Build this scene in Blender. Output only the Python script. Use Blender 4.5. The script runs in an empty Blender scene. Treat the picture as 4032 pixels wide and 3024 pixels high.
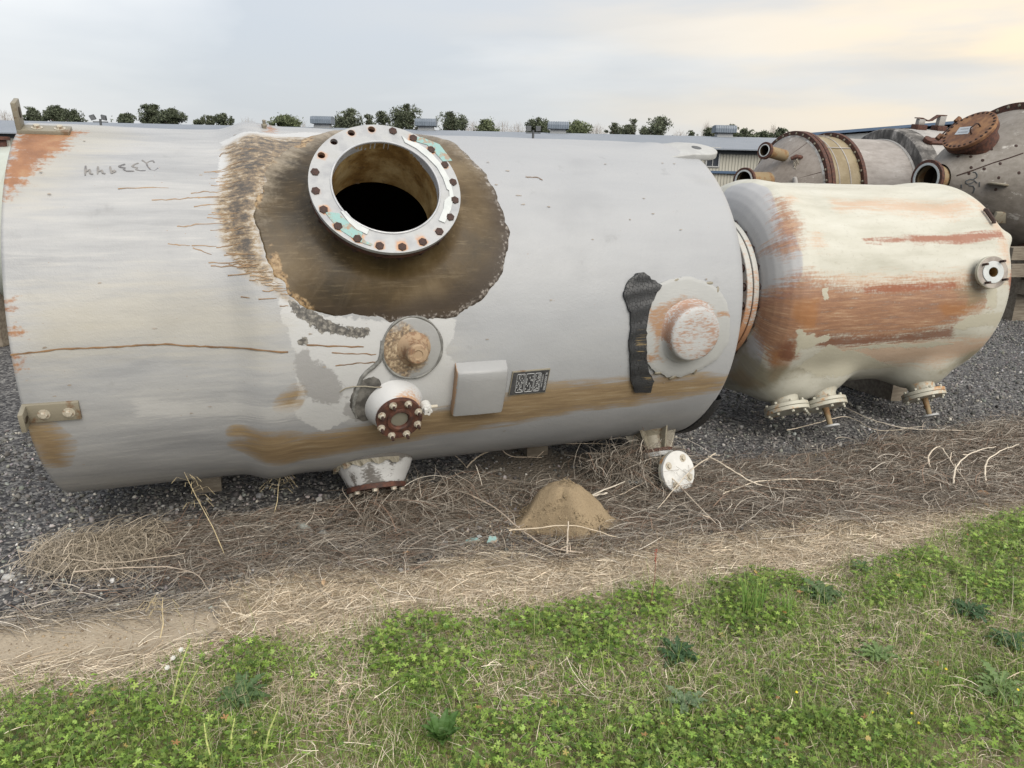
import bpy, bmesh, math, random
import numpy as np
from mathutils import Matrix, Vector
random.seed(7); RNG = np.random.default_rng(11)
SC = bpy.context.scene; COL = SC.collection
PI = math.pi; R_ = math.radians

# ------------------------------------------------------------------ camera
EYE = 2.13; PITCH = R_(15.77); ROLL = R_(1.3); FPX = 2912.0; PCX, PCY = 2016.0, 1512.0
_up = np.array([math.sin(ROLL)*math.cos(PITCH), -math.cos(ROLL)*math.cos(PITCH), -math.sin(PITCH)])
_fw = np.array([0, 0, 1.0]) - _up*_up[2]; _fw /= np.linalg.norm(_fw)
_rt = np.cross(_fw, _up)
C2W = np.stack([_rt, _fw, _up]); ORI = np.array([0, 0, EYE])
cam = bpy.data.cameras.new('camera'); camo = bpy.data.objects.new('camera', cam); COL.objects.link(camo)
cam.sensor_width = 36; cam.lens = 36*FPX/4032; cam.clip_start = .05; cam.clip_end = 3000
_m = C2W @ np.diag([1.0, -1.0, -1.0])
camo.matrix_world = Matrix([list(_m[0])+[0], list(_m[1])+[0], list(_m[2])+[EYE], [0, 0, 0, 1]])
SC.camera = camo

# ------------------------------------------------------------------ sky, sun, exposure
SUN_EL = R_(38); SUN_AZ = R_(152)          # azimuth clockwise from the view direction (+Y)
W = bpy.data.worlds.new('World'); SC.world = W; W.use_nodes = True
nt = W.node_tree; nt.nodes.clear()
def wn(t, **k):
    n = nt.nodes.new(t)
    for a, b in k.items(): setattr(n, a, b)
    return n
sky = wn('ShaderNodeTexSky', sky_type='NISHITA', sun_disc=False); sky.sun_elevation = SUN_EL; sky.sun_rotation = SUN_AZ
sky.air_density = 1.2; sky.dust_density = 3.0
def wmath(op, a, b=None, c=None):
    n = wn('ShaderNodeMath', operation=op)
    for i, x in enumerate((a, b, c)):
        if x is None: continue
        if isinstance(x, (int, float)): n.inputs[i].default_value = x
        else: nt.links.new(x, n.inputs[i])
    return n.outputs[0]
tc = wn('ShaderNodeTexCoord'); sep = wn('ShaderNodeSeparateXYZ'); nt.links.new(tc.outputs['Generated'], sep.inputs[0])
zc = wmath('MAXIMUM', sep.outputs[2], 0.0)
# cloud sheet: directions projected on a flat layer overhead
den = wmath('ADD', zc, 0.12)
cx_ = wmath('DIVIDE', sep.outputs[0], den); cy_ = wmath('DIVIDE', sep.outputs[1], den)
cmb = wn('ShaderNodeCombineXYZ'); nt.links.new(cx_, cmb.inputs[0]); nt.links.new(cy_, cmb.inputs[1])
mp = wn('ShaderNodeMapping'); mp.inputs['Rotation'].default_value = (0, R_(24), 0); mp.inputs['Scale'].default_value = (1.5, 1.5, 6.0); mp.inputs['Location'].default_value = (1.35, .2, .4)
nt.links.new(tc.outputs['Generated'], mp.inputs[0])
nz = wn('ShaderNodeTexNoise'); nz.inputs['Scale'].default_value = 1.0; nz.inputs['Detail'].default_value = 6; nz.inputs['Roughness'].default_value = .48; nz.inputs['Distortion'].default_value = .5
nt.links.new(mp.outputs[0], nz.inputs['Vector'])
cr = wn('ShaderNodeValToRGB'); cr.color_ramp.elements[0].position = .40; cr.color_ramp.elements[1].position = .66
cr.color_ramp.elements[0].color = (.315, .337, .368, 1); cr.color_ramp.elements[1].color = (.485, .49, .495, 1)
nt.links.new(nz.outputs[0], cr.inputs[0])
# glow of the veiled low sun, to the right of the view
sd = Vector((math.sin(R_(48))*math.cos(R_(14)), math.cos(R_(48))*math.cos(R_(14)), math.sin(R_(14))))
vd = wn('ShaderNodeVectorMath', operation='DOT_PRODUCT'); nt.links.new(tc.outputs['Generated'], vd.inputs[0]); vd.inputs[1].default_value = sd
g1 = wmath('POWER', wmath('MAXIMUM', vd.outputs['Value'], 0.0), 5.0)
mixw = wn('ShaderNodeMix', data_type='RGBA'); mp2 = wn('ShaderNodeMapping'); mp2.inputs['Rotation'].default_value = (0, R_(30), 0); mp2.inputs['Scale'].default_value = (2.2, 2.2, 13.0); mp2.inputs['Location'].default_value = (.2, .6, .1); nt.links.new(tc.outputs['Generated'], mp2.inputs[0])
nz2 = wn('ShaderNodeTexNoise'); nz2.inputs['Scale'].default_value = 1.0; nz2.inputs['Detail'].default_value = 5; nz2.inputs['Roughness'].default_value = .5; nt.links.new(mp2.outputs[0], nz2.inputs['Vector'])
stk = wn('ShaderNodeMapRange', interpolation_type='SMOOTHSTEP'); nt.links.new(nz2.outputs[0], stk.inputs[0]); stk.inputs[1].default_value = .40; stk.inputs[2].default_value = .60; stk.inputs[3].default_value = .35; stk.inputs[4].default_value = 1.15
glow = wmath('MINIMUM', wmath('MULTIPLY', g1, stk.outputs[0]), 1.0)
nt.links.new(glow, mixw.inputs[0])
nt.links.new(cr.outputs[0], mixw.inputs[6]); mixw.inputs[7].default_value = (.62, .50, .34, 1)
hz = wmath('POWER', wmath('SUBTRACT', 1.0, zc), 9.0)
mixh = wn('ShaderNodeMix', data_type='RGBA'); nt.links.new(wmath('MULTIPLY', hz, .45), mixh.inputs[0])
nt.links.new(mixw.outputs[2], mixh.inputs[6]); mixh.inputs[7].default_value = (.40, .405, .405, 1)
# overcast dome: brighter towards the zenith
zb = wmath('MULTIPLY_ADD', zc, .60, .61)
vs = wn('ShaderNodeVectorMath', operation='SCALE'); nt.links.new(mixh.outputs[2], vs.inputs[0]); nt.links.new(zb, vs.inputs['Scale'])
bg1 = wn('ShaderNodeBackground'); nt.links.new(sky.outputs[0], bg1.inputs[0]); bg1.inputs[1].default_value = .05
bg2 = wn('ShaderNodeBackground'); nt.links.new(vs.outputs[0], bg2.inputs[0]); bg2.inputs[1].default_value = 1.0
ms = wn('ShaderNodeMixShader'); ms.inputs[0].default_value = .88
nt.links.new(bg1.outputs[0], ms.inputs[1]); nt.links.new(bg2.outputs[0], ms.inputs[2])
wo = wn('ShaderNodeOutputWorld'); nt.links.new(ms.outputs[0], wo.inputs[0])
sun = bpy.data.lights.new('sun', 'SUN'); sun.energy = 1.5; sun.angle = R_(50); sun.color = (1.0, .93, .82)
suno = bpy.data.objects.new('sun', sun); COL.objects.link(suno)
suno.rotation_euler = Vector((math.sin(SUN_AZ)*math.cos(SUN_EL), math.cos(SUN_AZ)*math.cos(SUN_EL), math.sin(SUN_EL))).to_track_quat('Z', 'Y').to_euler()
SC.view_settings.view_transform = 'Standard'; SC.view_settings.look = 'None'
SC.view_settings.exposure = 1.58; SC.view_settings.gamma = 1; SC.view_settings.use_curve_mapping = False
SC.render.engine = 'CYCLES'; SC.cycles.use_denoising = True; SC.cycles.max_bounces = 6
SC.cycles.use_adaptive_sampling = True; SC.cycles.adaptive_threshold = .008

# ------------------------------------------------------------------ survey: how the photograph's points fall on the real surfaces
K = 4032/2212                                   # survey points are read off a 2212-wide view of the photograph
def ray(x, y):
    d = C2W @ np.array([(x*K-PCX)/FPX, (y*K-PCY)/FPX, 1.0]); return d/np.linalg.norm(d)
def proj(P):
    c = (np.asarray(P)-ORI) @ C2W
    return np.stack([(PCX+FPX*c[..., 0]/c[..., 2])/K, (PCY+FPX*c[..., 1]/c[..., 2])/K], -1)
def gnd(x, y, z=0.0):
    d = ray(x, y); return ORI+d*(z-EYE)/d[2]
def at_depth(x, y, Y):
    d = ray(x, y); return ORI+d*(Y/d[1])
class Cyl:
    """a lying cylinder: s along its axis, th degrees up from the side that faces the camera"""
    def __init__(s, A, yaw, R):
        s.A = np.array(A, float); s.R = R; y = R_(yaw); s.yaw = y
        s.u = np.array([math.cos(y), math.sin(y), 0]); s.b = np.array([-math.sin(y), math.cos(y), 0]); s.w = np.array([0, 0, 1.0])
    def hit(s, x, y, R=None):
        R = R or s.R; d = ray(x, y); o = ORI-s.A
        db, dw, ob, ow = d @ s.b, d @ s.w, o @ s.b, o @ s.w
        a = db*db+dw*dw; b = ob*db+ow*dw; c = ob*ob+ow*ow-R*R
        t = (-b-math.sqrt(max(b*b-a*c, 0)))/a; P = o+d*t
        return P @ s.u, math.atan2(P @ s.w, -(P @ s.b))
    def uv(s, x, y):
        q = s.hit(x, y); return (q[0], q[1]*s.R)
    def loc(s, P):                              # world -> tank coordinates (origin on the ground below the axis point)
        d = np.asarray(P)-np.array([s.A[0], s.A[1], 0]); return np.array([d @ s.u, d @ s.b, d[2]])
    def p(s, S, th, r=None):                    # tank coordinates of a point
        r = s.R if r is None else r; return np.array([S, -r*math.cos(th), s.A[2]+r*math.sin(th)])
    def frame(s, S, th, r=None):                # x along the axis, y up round the shell, z outwards
        o = s.p(S, th, r); z = (0, -math.cos(th), math.sin(th)); y = (0, math.sin(th), math.cos(th))
        return Matrix(((1, y[0], z[0], o[0]), (0, y[1], z[1], o[1]), (0, y[2], z[2], o[2]), (0, 0, 0, 1)))
def frame_at(o, z, x=(1, 0, 0)):
    z = Vector(z).normalized(); x = Vector(x); y = z.cross(x).normalized(); x = y.cross(z)
    return Matrix(((x[0], y[0], z[0], o[0]), (x[1], y[1], z[1], o[1]), (x[2], y[2], z[2], o[2]), (0, 0, 0, 1)))
def sdf(poly, X, Y):
    """signed distance to a polygon, positive inside"""
    P = np.asarray(poly, float); d = np.full(X.shape, 1e9); ins = np.zeros(X.shape, bool)
    for i in range(len(P)):
        a = P[i]; b = P[(i+1) % len(P)]; e = b-a; L = max(e @ e, 1e-12)
        t = np.clip(((X-a[0])*e[0]+(Y-a[1])*e[1])/L, 0, 1)
        d = np.minimum(d, np.hypot(X-a[0]-t*e[0], Y-a[1]-t*e[1]))
        c = ((a[1] > Y) != (b[1] > Y)) & (X < (b[0]-a[0])*(Y-a[1])/(b[1]-a[1]+1e-12)+a[0]); ins ^= c
    return np.where(ins, d, -d)

# ------------------------------------------------------------------ node materials
class NB:
    def __init__(s, name):
        s.m = bpy.data.materials.new(name); s.m.use_nodes = True; s.t = s.m.node_tree; s.t.nodes.clear(); s._c = {}
    def n(s, t, **k):
        x = s.t.nodes.new(t)
        for a, b in k.items(): setattr(x, a, b)
        return x
    def put(s, v, sock):
        if v is None: return
        if isinstance(v, bpy.types.NodeSocket): s.t.links.new(v, sock)
        elif isinstance(v, (tuple, list)) and sock.type == 'RGBA': sock.default_value = (*v[:3], 1)
        else: sock.default_value = v
    def coord(s, kind='Object', scale=(1, 1, 1), loc=(0, 0, 0)):
        c = s.n('ShaderNodeTexCoord'); m = s.n('ShaderNodeMapping'); m.inputs['Scale'].default_value = scale; m.inputs['Location'].default_value = loc
        s.t.links.new(c.outputs[kind], m.inputs[0]); return m.outputs[0]
    def noise(s, scale=5, detail=4, rough=.55, vec=None, dist=0):
        x = s.n('ShaderNodeTexNoise'); x.inputs['Scale'].default_value = scale; x.inputs['Detail'].default_value = detail
        x.inputs['Roughness'].default_value = rough; x.inputs['Distortion'].default_value = dist
        s.t.links.new(vec if vec is not None else s.coord(), x.inputs['Vector']); return x.outputs[0]
    def vor(s, scale=5, feature='F1', vec=None, rnd=1):
        x = s.n('ShaderNodeTexVoronoi', feature=feature); x.inputs['Scale'].default_value = scale; x.inputs['Randomness'].default_value = rnd
        s.t.links.new(vec if vec is not None else s.coord(), x.inputs['Vector']); return x
    def math(s, op, a, b=None, c=None):
        x = s.n('ShaderNodeMath', operation=op)
        for i, v in enumerate((a, b, c)): s.put(v, x.inputs[i])
        return x.outputs[0]
    def step(s, f, lo, hi):
        x = s.n('ShaderNodeMapRange', interpolation_type='SMOOTHSTEP'); s.put(f, x.inputs[0]); x.inputs[1].default_value = lo; x.inputs[2].default_value = hi
        return x.outputs[0]
    def mask(s, attr, noise, amp=.6, soft=.1, k=1.0):
        a = s.attr(attr); f = s.math('ADD', a, s.math('MULTIPLY', s.math('SUBTRACT', noise, .5), amp))
        r = s.step(f, .5-soft, .5+soft)
        r = s.math('MULTIPLY', r, s.step(a, .01, .12))
        return s.math('MULTIPLY', r, k) if k != 1 else r
    def mix(s, f, a, b, mode='MIX'):
        x = s.n('ShaderNodeMix', data_type='RGBA', blend_type=mode); s.put(f, x.inputs[0]); s.put(a, x.inputs[6]); s.put(b, x.inputs[7]); return x.outputs[2]
    def ramp(s, f, stops):
        x = s.n('ShaderNodeValToRGB'); e = x.color_ramp.elements
        while len(e) < len(stops): e.new(.5)
        for i, (p, c) in enumerate(stops): e[i].position = p; e[i].color = (*c, 1)
        s.put(f, x.inputs[0]); return x.outputs[0]
    def attr(s, name, out=2):
        if (name, out) not in s._c:
            x = s.n('ShaderNodeAttribute', attribute_name=name); s._c[(name, out)] = x.outputs[out]
        return s._c[(name, out)]
    def bump(s, h, strength=.3, dist=.01, normal=None):
        x = s.n('ShaderNodeBump'); x.inputs['Strength'].default_value = strength; x.inputs['Distance'].default_value = dist
        s.put(h, x.inputs['Height']); s.put(normal, x.inputs['Normal']); return x.outputs[0]
    def out(s, col, rough=.6, bump=None, metal=0, spec=.4, trans=0, alpha=None, coat=0):
        b = s.n('ShaderNodeBsdfPrincipled'); s.put(col, b.inputs['Base Color']); s.put(rough, b.inputs['Roughness']); s.put(metal, b.inputs['Metallic'])
        b.inputs['Specular IOR Level'].default_value = spec; s.put(bump, b.inputs['Normal'])
        if coat: b.inputs['Coat Weight'].default_value = coat
        if alpha is not None: s.put(alpha, b.inputs['Alpha'])
        o = s.n('ShaderNodeOutputMaterial'); sh = b.outputs[0]
        if trans:
            t = s.n('ShaderNodeBsdfTranslucent'); s.put(col, t.inputs[0]); mx = s.n('ShaderNodeMixShader'); mx.inputs[0].default_value = trans
            s.t.links.new(sh, mx.inputs[1]); s.t.links.new(t.outputs[0], mx.inputs[2]); sh = mx.outputs[0]
        s.t.links.new(sh, o.inputs[0]); return s.m

def m_simple(name, c1, c2, scale=6, rough=.6, bump=.2, metal=0, stretch=(1, 1, 1), bd=.004, lo=.35, hi=.65, detail=5):
    b = NB(name); n = b.noise(scale, detail, .6, b.coord('Object', stretch)); n2 = b.noise(scale*9, 3, .6, b.coord('Object', stretch))
    c = b.mix(b.step(n, lo, hi), c1, c2); c = b.mix(b.math('MULTIPLY', n2, .35), c, [x*.6 for x in c1])
    return b.out(c, rough, b.bump(n2, bump, bd), metal)
def m_rusty(name, base, rust=(.22, .075, .03), amount=.5, dark=(.07, .028, .018), scale=4, rough=.75):
    b = NB(name); n = b.noise(scale, 7, .65); n2 = b.noise(scale*6, 5, .6)
    f = b.step(n, .62-amount*.35, .74-amount*.35)
    r = b.mix(b.step(n2, .35, .65), rust, dark); c = b.mix(f, base, r); c = b.mix(b.math('MULTIPLY', n2, .3), c, [x*.55 for x in base])
    return b.out(c, rough, b.bump(n2, .35, .004))

def m_grey_shell():
    b = NB('grey gelcoat paint'); uv = b.coord('UV')
    st = b.noise(1, 6, .6, b.coord('UV', (.55, 3.2, 1))); st2 = b.noise(1, 6, .62, b.coord('UV', (2.6, 26, 1), (3, 1, 0)))
    fine = b.noise(38, 4, .6, uv); mid = b.noise(6, 6, .6, uv); cloud = b.noise(1.4, 4, .5, b.coord('UV', (1, 1.4, 1), (7, 2, 0)))
    c = b.ramp(st, [(.28, (.175, .181, .191)), (.44, (.243, .249, .258)), (.58, (.29, .293, .296)), (.76, (.325, .31, .272))])
    sx = b.n('ShaderNodeSeparateXYZ'); b.t.links.new(uv, sx.inputs[0]); plain = b.step(b.math('ADD', sx.outputs[0], b.math('MULTIPLY', mid, .5)), .35, .95)
    c = b.mix(b.math('MULTIPLY', plain, .75), c, b.mix(cloud, (.232, .242, .259), (.266, .275, .288)))
    c = b.mix(b.math('MULTIPLY', b.math('MULTIPLY', b.step(st2, .5, .72), b.math('SUBTRACT', 1.0, plain)), .42), c, (.35, .35, .345))
    c = b.mix(b.math('MULTIPLY', b.math('MULTIPLY', b.step(st2, .5, .30), b.math('SUBTRACT', 1.0, plain)), .22), c, (.14, .144, .15))
    c = b.mix(b.math('MULTIPLY', b.step(cloud, .52, .72), .35), c, (.165, .172, .184))
    c = b.mix(b.math('MULTIPLY', b.step(mid, .62, .75), .35), c, (.16, .163, .167))
    # bright repaint, grey filler smears, bare rust, ochre run-off, resin crust, dark exposed laminate
    c = b.mix(b.mask('m_white', b.math('ADD', b.math('MULTIPLY', mid, .6), b.math('MULTIPLY', fine, .4)), 1.3, .06, .85), c, (.36, .365, .368))
    c = b.mix(b.mask('m_patch', b.math('ADD', b.math('MULTIPLY', mid, .6), b.math('MULTIPLY', fine, .4)), 1.7, .10, .6), c, (.142, .138, .136))
    yel = b.mix(mid, (.27, .245, .185), (.30, .285, .24)); c = b.mix(b.mask('m_yellow', st2, .9, .3, .45), c, yel)
    st3 = b.noise(1, 6, .7, b.coord('UV', (5, 75, 1), (1, 8, 0)))
    och = b.ramp(b.math('ADD', b.math('MULTIPLY', st2, .6), b.math('MULTIPLY', st3, .4)), [(.34, (.115, .072, .028)), (.47, (.17, .108, .042)), (.57, (.225, .155, .07)), (.66, (.27, .24, .19))])
    sn = b.math('ADD', b.math('MULTIPLY', st2, .75), b.math('MULTIPLY', mid, .25))
    c = b.mix(b.mask('m_ochre', b.math('ADD', b.math('MULTIPLY', sn, .8), b.math('MULTIPLY', st3, .4)), 3.0, .45, .85), c, och)
    rus = b.ramp(mid, [(.3, (.145, .062, .028)), (.5, (.22, .10, .043)), (.7, (.29, .185, .10))])
    c = b.mix(b.mask('m_rust', b.math('ADD', b.math('MULTIPLY', st2, .55), b.math('MULTIPLY', fine, .45)), 2.4, .20, .95), c, rus)
    sp = b.math('ADD', b.math('MULTIPLY', b.noise(1, 7, .74, b.coord('UV', (24, 34, 1))), .62), b.math('MULTIPLY', b.noise(1, 6, .7, b.coord('UV', (5, 55, 1))), .38))
    rs = b.ramp(b.math('SUBTRACT', sp, b.math('MULTIPLY', b.math('SUBTRACT', b.attr('m_resin'), .62), .20)), [(.36, (.030, .024, .018)), (.43, (.095, .068, .042)), (.49, (.20, .145, .08)), (.535, (.27, .245, .21)), (.66, (.35, .352, .35))])
    c = b.mix(b.mask('m_resin', b.math('ADD', b.math('MULTIPLY', sp, .5), b.math('MULTIPLY', st2, .5)), 1.3, .14, .92), c, rs)
    dk = b.ramp(fine, [(.38, (.022, .021, .019)), (.52, (.07, .064, .056)), (.62, (.17, .16, .14))])
    c = b.mix(b.mask('m_dark', b.math('ADD', b.math('MULTIPLY', fine, .5), b.math('MULTIPLY', mid, .5)), 2.2, .05, .95), c, dk)
    c = b.mix(b.math('MULTIPLY', b.mask('m_streak', st3, 1.6, .25, .8), .7), c, (.38, .38, .375))
    h = b.math('ADD', b.math('MULTIPLY', b.noise(16, 4, .6, uv), .6), b.math('MULTIPLY', fine, .4))
    h = b.math('ADD', h, b.math('MULTIPLY', b.noise(110, 2, .6, uv), .35))
    spk = b.step(b.noise(60, 2, .5, uv), .735, .76); c = b.mix(b.math('MULTIPLY', spk, .7), c, (.22, .165, .13))
    return b.out(c, b.math('MULTIPLY_ADD', mid, .25, .40), b.bump(h, .42, .006), 0, .42)
def m_cream_shell():
    b = NB('cream peeling paint'); uv = b.coord('UV')
    st2 = b.noise(1, 7, .68, b.coord('UV', (2.4, 30, 1))); mid = b.noise(5, 7, .62, uv); fine = b.noise(40, 4, .6, uv); st = b.noise(1, 5, .6, b.coord('UV', (1.2, 5, 1), (4, 4, 0)))
    fl = b.noise(17, 6, .7, b.coord('UV', (1, 1.8, 1)))
    c = b.ramp(st, [(.3, (.285, .28, .235)), (.5, (.355, .35, .305)), (.68, (.395, .392, .35))])
    c = b.mix(b.math('MULTIPLY', b.step(b.math('ABSOLUTE', b.math('SUBTRACT', fl, .615)), .012, .003), .55), c, (.15, .125, .09)); c = b.mix(b.math('MULTIPLY', b.step(fl, .70, .715), .75), c, (.25, .17, .115))
    c = b.mix(b.mask('m_grey', mid, .45, .06, .95), c, b.mix(st, (.235, .238, .252), (.32, .323, .33)))
    st3 = b.noise(1, 6, .7, b.coord('UV', (6, 85, 1), (2, 5, 0)))
    rust = b.ramp(b.math('ADD', b.math('MULTIPLY', st2, .6), b.math('ADD', b.math('MULTIPLY', st3, .3), b.math('MULTIPLY', b.noise(70, 3, .7, uv), .1))), [(.26, (.10, .035, .018)), (.42, (.135, .05, .022)), (.51, (.20, .082, .034)), (.58, (.27, .15, .08)), (.66, (.34, .295, .23))])
    sn = b.math('ADD', b.math('ADD', b.math('MULTIPLY', st2, .5), b.math('MULTIPLY', fine, .22)), b.math('MULTIPLY', st3, .28))
    c = b.mix(b.mask('m_faint', sn, 2.4, .25, .55), c, (.36, .21, .125))
    c = b.mix(b.mask('m_rust', sn, 3.8, .38, .85), c, rust)
    c = b.mix(b.mask('m_orange', mid, 1.0, .2, .6), c, (.24, .105, .035))
    c = b.mix(b.mask('m_red', sn, 2.6, .22, .9), c, b.mix(fine, (.225, .085, .045), (.17, .058, .032)))
    c = b.mix(b.mask('m_brown', sn, 2.8, .25, .85), c, b.mix(fine, (.09, .04, .028), (.16, .07, .04)))
    c = b.mix(b.mask('m_grime', mid, 1.1, .22, .75), c, b.mix(st2, (.075, .07, .045), (.27, .24, .16)))
    c = b.mix(b.mask('m_flake', b.math('ADD', b.math('MULTIPLY', fl, .6), b.math('MULTIPLY', mid, .4)), 1.6, .03, 1), c, b.mix(st, (.29, .275, .215), (.37, .357, .295)))
    h = b.math('ADD', b.math('MULTIPLY', fl, .8), b.math('MULTIPLY', fine, .3)); h = b.math('ADD', h, b.math('MULTIPLY', b.mask('m_flake', fl, 1.6, .03, 1), .8))
    return b.out(c, .5, b.bump(h, .38, .006), 0, .4)
def m_resin():
    b = NB('brown glassfibre laminate'); n = b.noise(2.2, 6, .62, b.coord('Object', (1, 1, 1))); st = b.noise(1, 6, .65, b.coord('UV', (3, 26, 1))); f = b.noise(45, 4, .6)
    n0 = b.noise(1.7, 4, .55, b.coord('Object', (1, 1, 1), (3, 1, 2))); fib = b.noise(1, 5, .7, b.coord('Object', (5, 60, 60)))
    c = b.ramp(b.math('ADD', b.math('MULTIPLY', n, .5), b.math('MULTIPLY', n0, .5)), [(.36, (.010, .007, .003)), (.45, (.027, .018, .007)), (.54, (.058, .038, .015)), (.64, (.105, .076, .040))])
    c = b.mix(b.math('MULTIPLY', b.step(fib, .52, .7), .22), c, (.21, .165, .10))
    c = b.mix(b.math('MULTIPLY', b.step(st, .5, .75), .10), c, (.22, .175, .115))
    c = b.mix(b.mask('m_pale', b.math('ADD', b.math('MULTIPLY', f, .4), b.math('MULTIPLY', st, .6)), .9, .25, .75), c, b.mix(st, (.20, .165, .115), (.31, .27, .215)))
    c = b.mix(b.mask('m_deep', n0, .9, .3, .9), c, b.mix(fib, (.016, .011, .008), (.040, .028, .018)))
    c = b.mix(b.mask('m_edge', f, 1.0, .12, .9), c, b.ramp(f, [(.35, (.03, .026, .024)), (.5, (.06, .05, .042)), (.66, (.22, .20, .18))]))
    c = b.mix(b.mask('m_tan', b.math('ADD', b.math('MULTIPLY', n, .5), b.math('MULTIPLY', b.noise(11, 5, .65), .5)), 2.4, .10, .85), c, b.ramp(f, [(.38, (.05, .035, .02)), (.48, (.19, .12, .055)), (.62, (.29, .21, .12))]))
    return b.out(c, b.math('MULTIPLY_ADD', n, .3, .30), b.bump(b.math('ADD', f, st), .20, .004), 0, .28)
def m_flange_white():
    b = NB('white liner face'); n = b.noise(9, 5, .6); f = b.noise(50, 4, .6)
    c = b.ramp(n, [(.3, (.20, .207, .222)), (.55, (.28, .287, .293)), (.75, (.255, .26, .255))])
    c = b.mix(b.mask('m_rust', b.math('ADD', b.math('MULTIPLY', f, .5), b.math('MULTIPLY', n, .5)), .75, .22, .9), c, b.mix(f, (.20, .075, .03), (.46, .27, .14)))
    return b.out(c, .34, b.bump(f, .12, .003), 0, .5)
def m_masked(name, base1, base2, rust1=(.17, .08, .04), rust2=(.29, .185, .105), scale=6, rough=.55, amp=1.2, soft=.12):
    b = NB(name); n = b.noise(scale, 6, .62); f = b.noise(scale*7, 4, .62, b.coord('Object', (.5, 2, 2)))
    c = b.mix(n, base1, base2); c = b.mix(b.mask('m_rust', b.math('ADD', b.math('MULTIPLY', f, .6), b.math('MULTIPLY', n, .4)), amp, soft, .95), c, b.mix(f, rust1, rust2))
    return b.out(c, rough, b.bump(b.math('ADD', f, n), .3, .005))
def m_leaf(name, trans=.3, rough=.55):
    b = NB(name); c = b.attr('Col', 0); n = b.noise(60, 2, .5)
    return b.out(b.mix(b.math('MULTIPLY', n, .35), c, b.mix(1.0, c, (.5, .5, .4), 'MULTIPLY')), rough, None, 0, .35, trans)
def m_strap():
    b = NB('cracked black rubber'); uv = b.coord('Object', (1, 1, 1)); v = b.vor(1, 'DISTANCE_TO_EDGE', b.mix(.06, b.coord('Object', (52, 52, 36)), b.n('ShaderNodeTexNoise').outputs[1], 'LINEAR_LIGHT'))
    n = b.noise(30, 5, .6); cr = b.step(v.outputs['Distance'], .0, .06)
    c = b.mix(cr, (.008, .008, .009), b.mix(n, (.012, .013, .015), (.034, .036, .039)))
    c = b.mix(b.math('MULTIPLY', b.step(b.noise(1, 5, .6, b.coord('Object', (6, 6, 70))), .58, .66), b.math('MULTIPLY', b.attr('m_tan'), .7)), c, (.25, .18, .08))
    return b.out(c, .5, b.bump(b.math('ADD', b.math('MULTIPLY', cr, .7), b.math('MULTIPLY', n, .5)), .6, .005))
def m_old_steel(name='weathered grey fibreglass', cols=((.095, .08, .068), (.155, .135, .118), (.215, .195, .178)), stain=(.07, .05, .04)):
    b = NB(name); st = b.noise(1, 6, .62, b.coord('Object', (1.2, 1.2, 1.2))); n = b.noise(4, 7, .66, b.coord('Object', (1, 3, 3))); f = b.noise(28, 4, .6)
    c = b.ramp(b.math('ADD', b.math('MULTIPLY', st, .5), b.math('MULTIPLY', n, .5)), [(.34, cols[0]), (.5, cols[1]), (.66, cols[2])])
    v = b.vor(3.1, 'F1'); sp = b.step(b.math('ADD', v.outputs['Distance'], b.math('MULTIPLY', f, .05)), .075, .045); c = b.mix(b.math('MULTIPLY', sp, .75), c, (.055, .03, .02))
    c = b.mix(b.math('MULTIPLY', b.step(n, .58, .72), .5), c, stain)
    c = b.mix(b.math('MULTIPLY', b.step(b.noise(2.3, 7, .7, b.coord('Object', (.6, 3, 3), (5, 5, 1))), .60, .68), .55), c, (.42, .41, .39))
    return b.out(c, .6, b.bump(f, .25, .006))
M = {}
M['grey'] = m_grey_shell(); M['cream'] = m_cream_shell(); M['resin'] = m_resin(); M['liner'] = m_flange_white()
M['rubber'] = m_strap(); M['old'] = m_old_steel()
M['rust'] = m_rusty('rusted steel', (.085, .034, .022), amount=1.0, rust=(.085, .032, .019), dark=(.03, .014, .011))
M['rustlid'] = m_rusty('orange rusted lid', (.225, .115, .052), amount=.6, rust=(.15, .068, .03), dark=(.09, .042, .026), scale=2.5)
M['bolt'] = m_rusty('rusted bolt', (.035, .017, .013), amount=1.0, rust=(.05, .021, .014), dark=(.014, .009, .008), scale=30)
M['zinc'] = m_rusty('weathered bolt', (.36, .33, .27), amount=.25, rust=(.25, .15, .08), scale=40, rough=.45)
M['bracket'] = m_rusty('stained stainless plate', (.19, .172, .132), amount=.2, rust=(.14, .09, .05), dark=(.12, .07, .04), scale=14, rough=.5)
M['teal'] = m_rusty('teal gasket', (.20, .325, .315), amount=.42, rust=(.30, .17, .10), dark=(.22, .20, .17), scale=26)
M['gasket'] = m_simple('white gasket', (.42, .44, .44), (.36, .385, .385), 14, .5, .2)
M['lip'] = m_simple('pale liner lip', (.42, .43, .45), (.33, .34, .36), 10, .18, .05)
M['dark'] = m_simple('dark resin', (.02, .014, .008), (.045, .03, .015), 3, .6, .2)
M['neck'] = NB('resin stained bore'); _b = M['neck']
_n = _b.noise(3.5, 6, .65); _f = _b.noise(30, 4, .6)
M['neck'] = _b.out(_b.mix(_b.math('MULTIPLY', _b.step(_f, .55, .7), .5), _b.ramp(_n, [(.3, (.07, .035, .012)), (.45, (.19, .115, .04)), (.58, (.34, .25, .12)), (.72, (.46, .38, .23))]), (.10, .06, .03)), .4, _b.bump(_f, .4, .006))
M['whitep'] = m_simple('white paint', (.33, .337, .335), (.275, .28, .28), 9, .45, .2)
M['whiteclean'] = m_simple('clean white plastic', (.50, .50, .485), (.44, .44, .425), 9, .4, .05)
M['creamfl'] = m_rusty('cream flange', (.345, .335, .28), amount=.22, rust=(.38, .20, .07), dark=(.26, .13, .05), scale=9, rough=.5)
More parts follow.
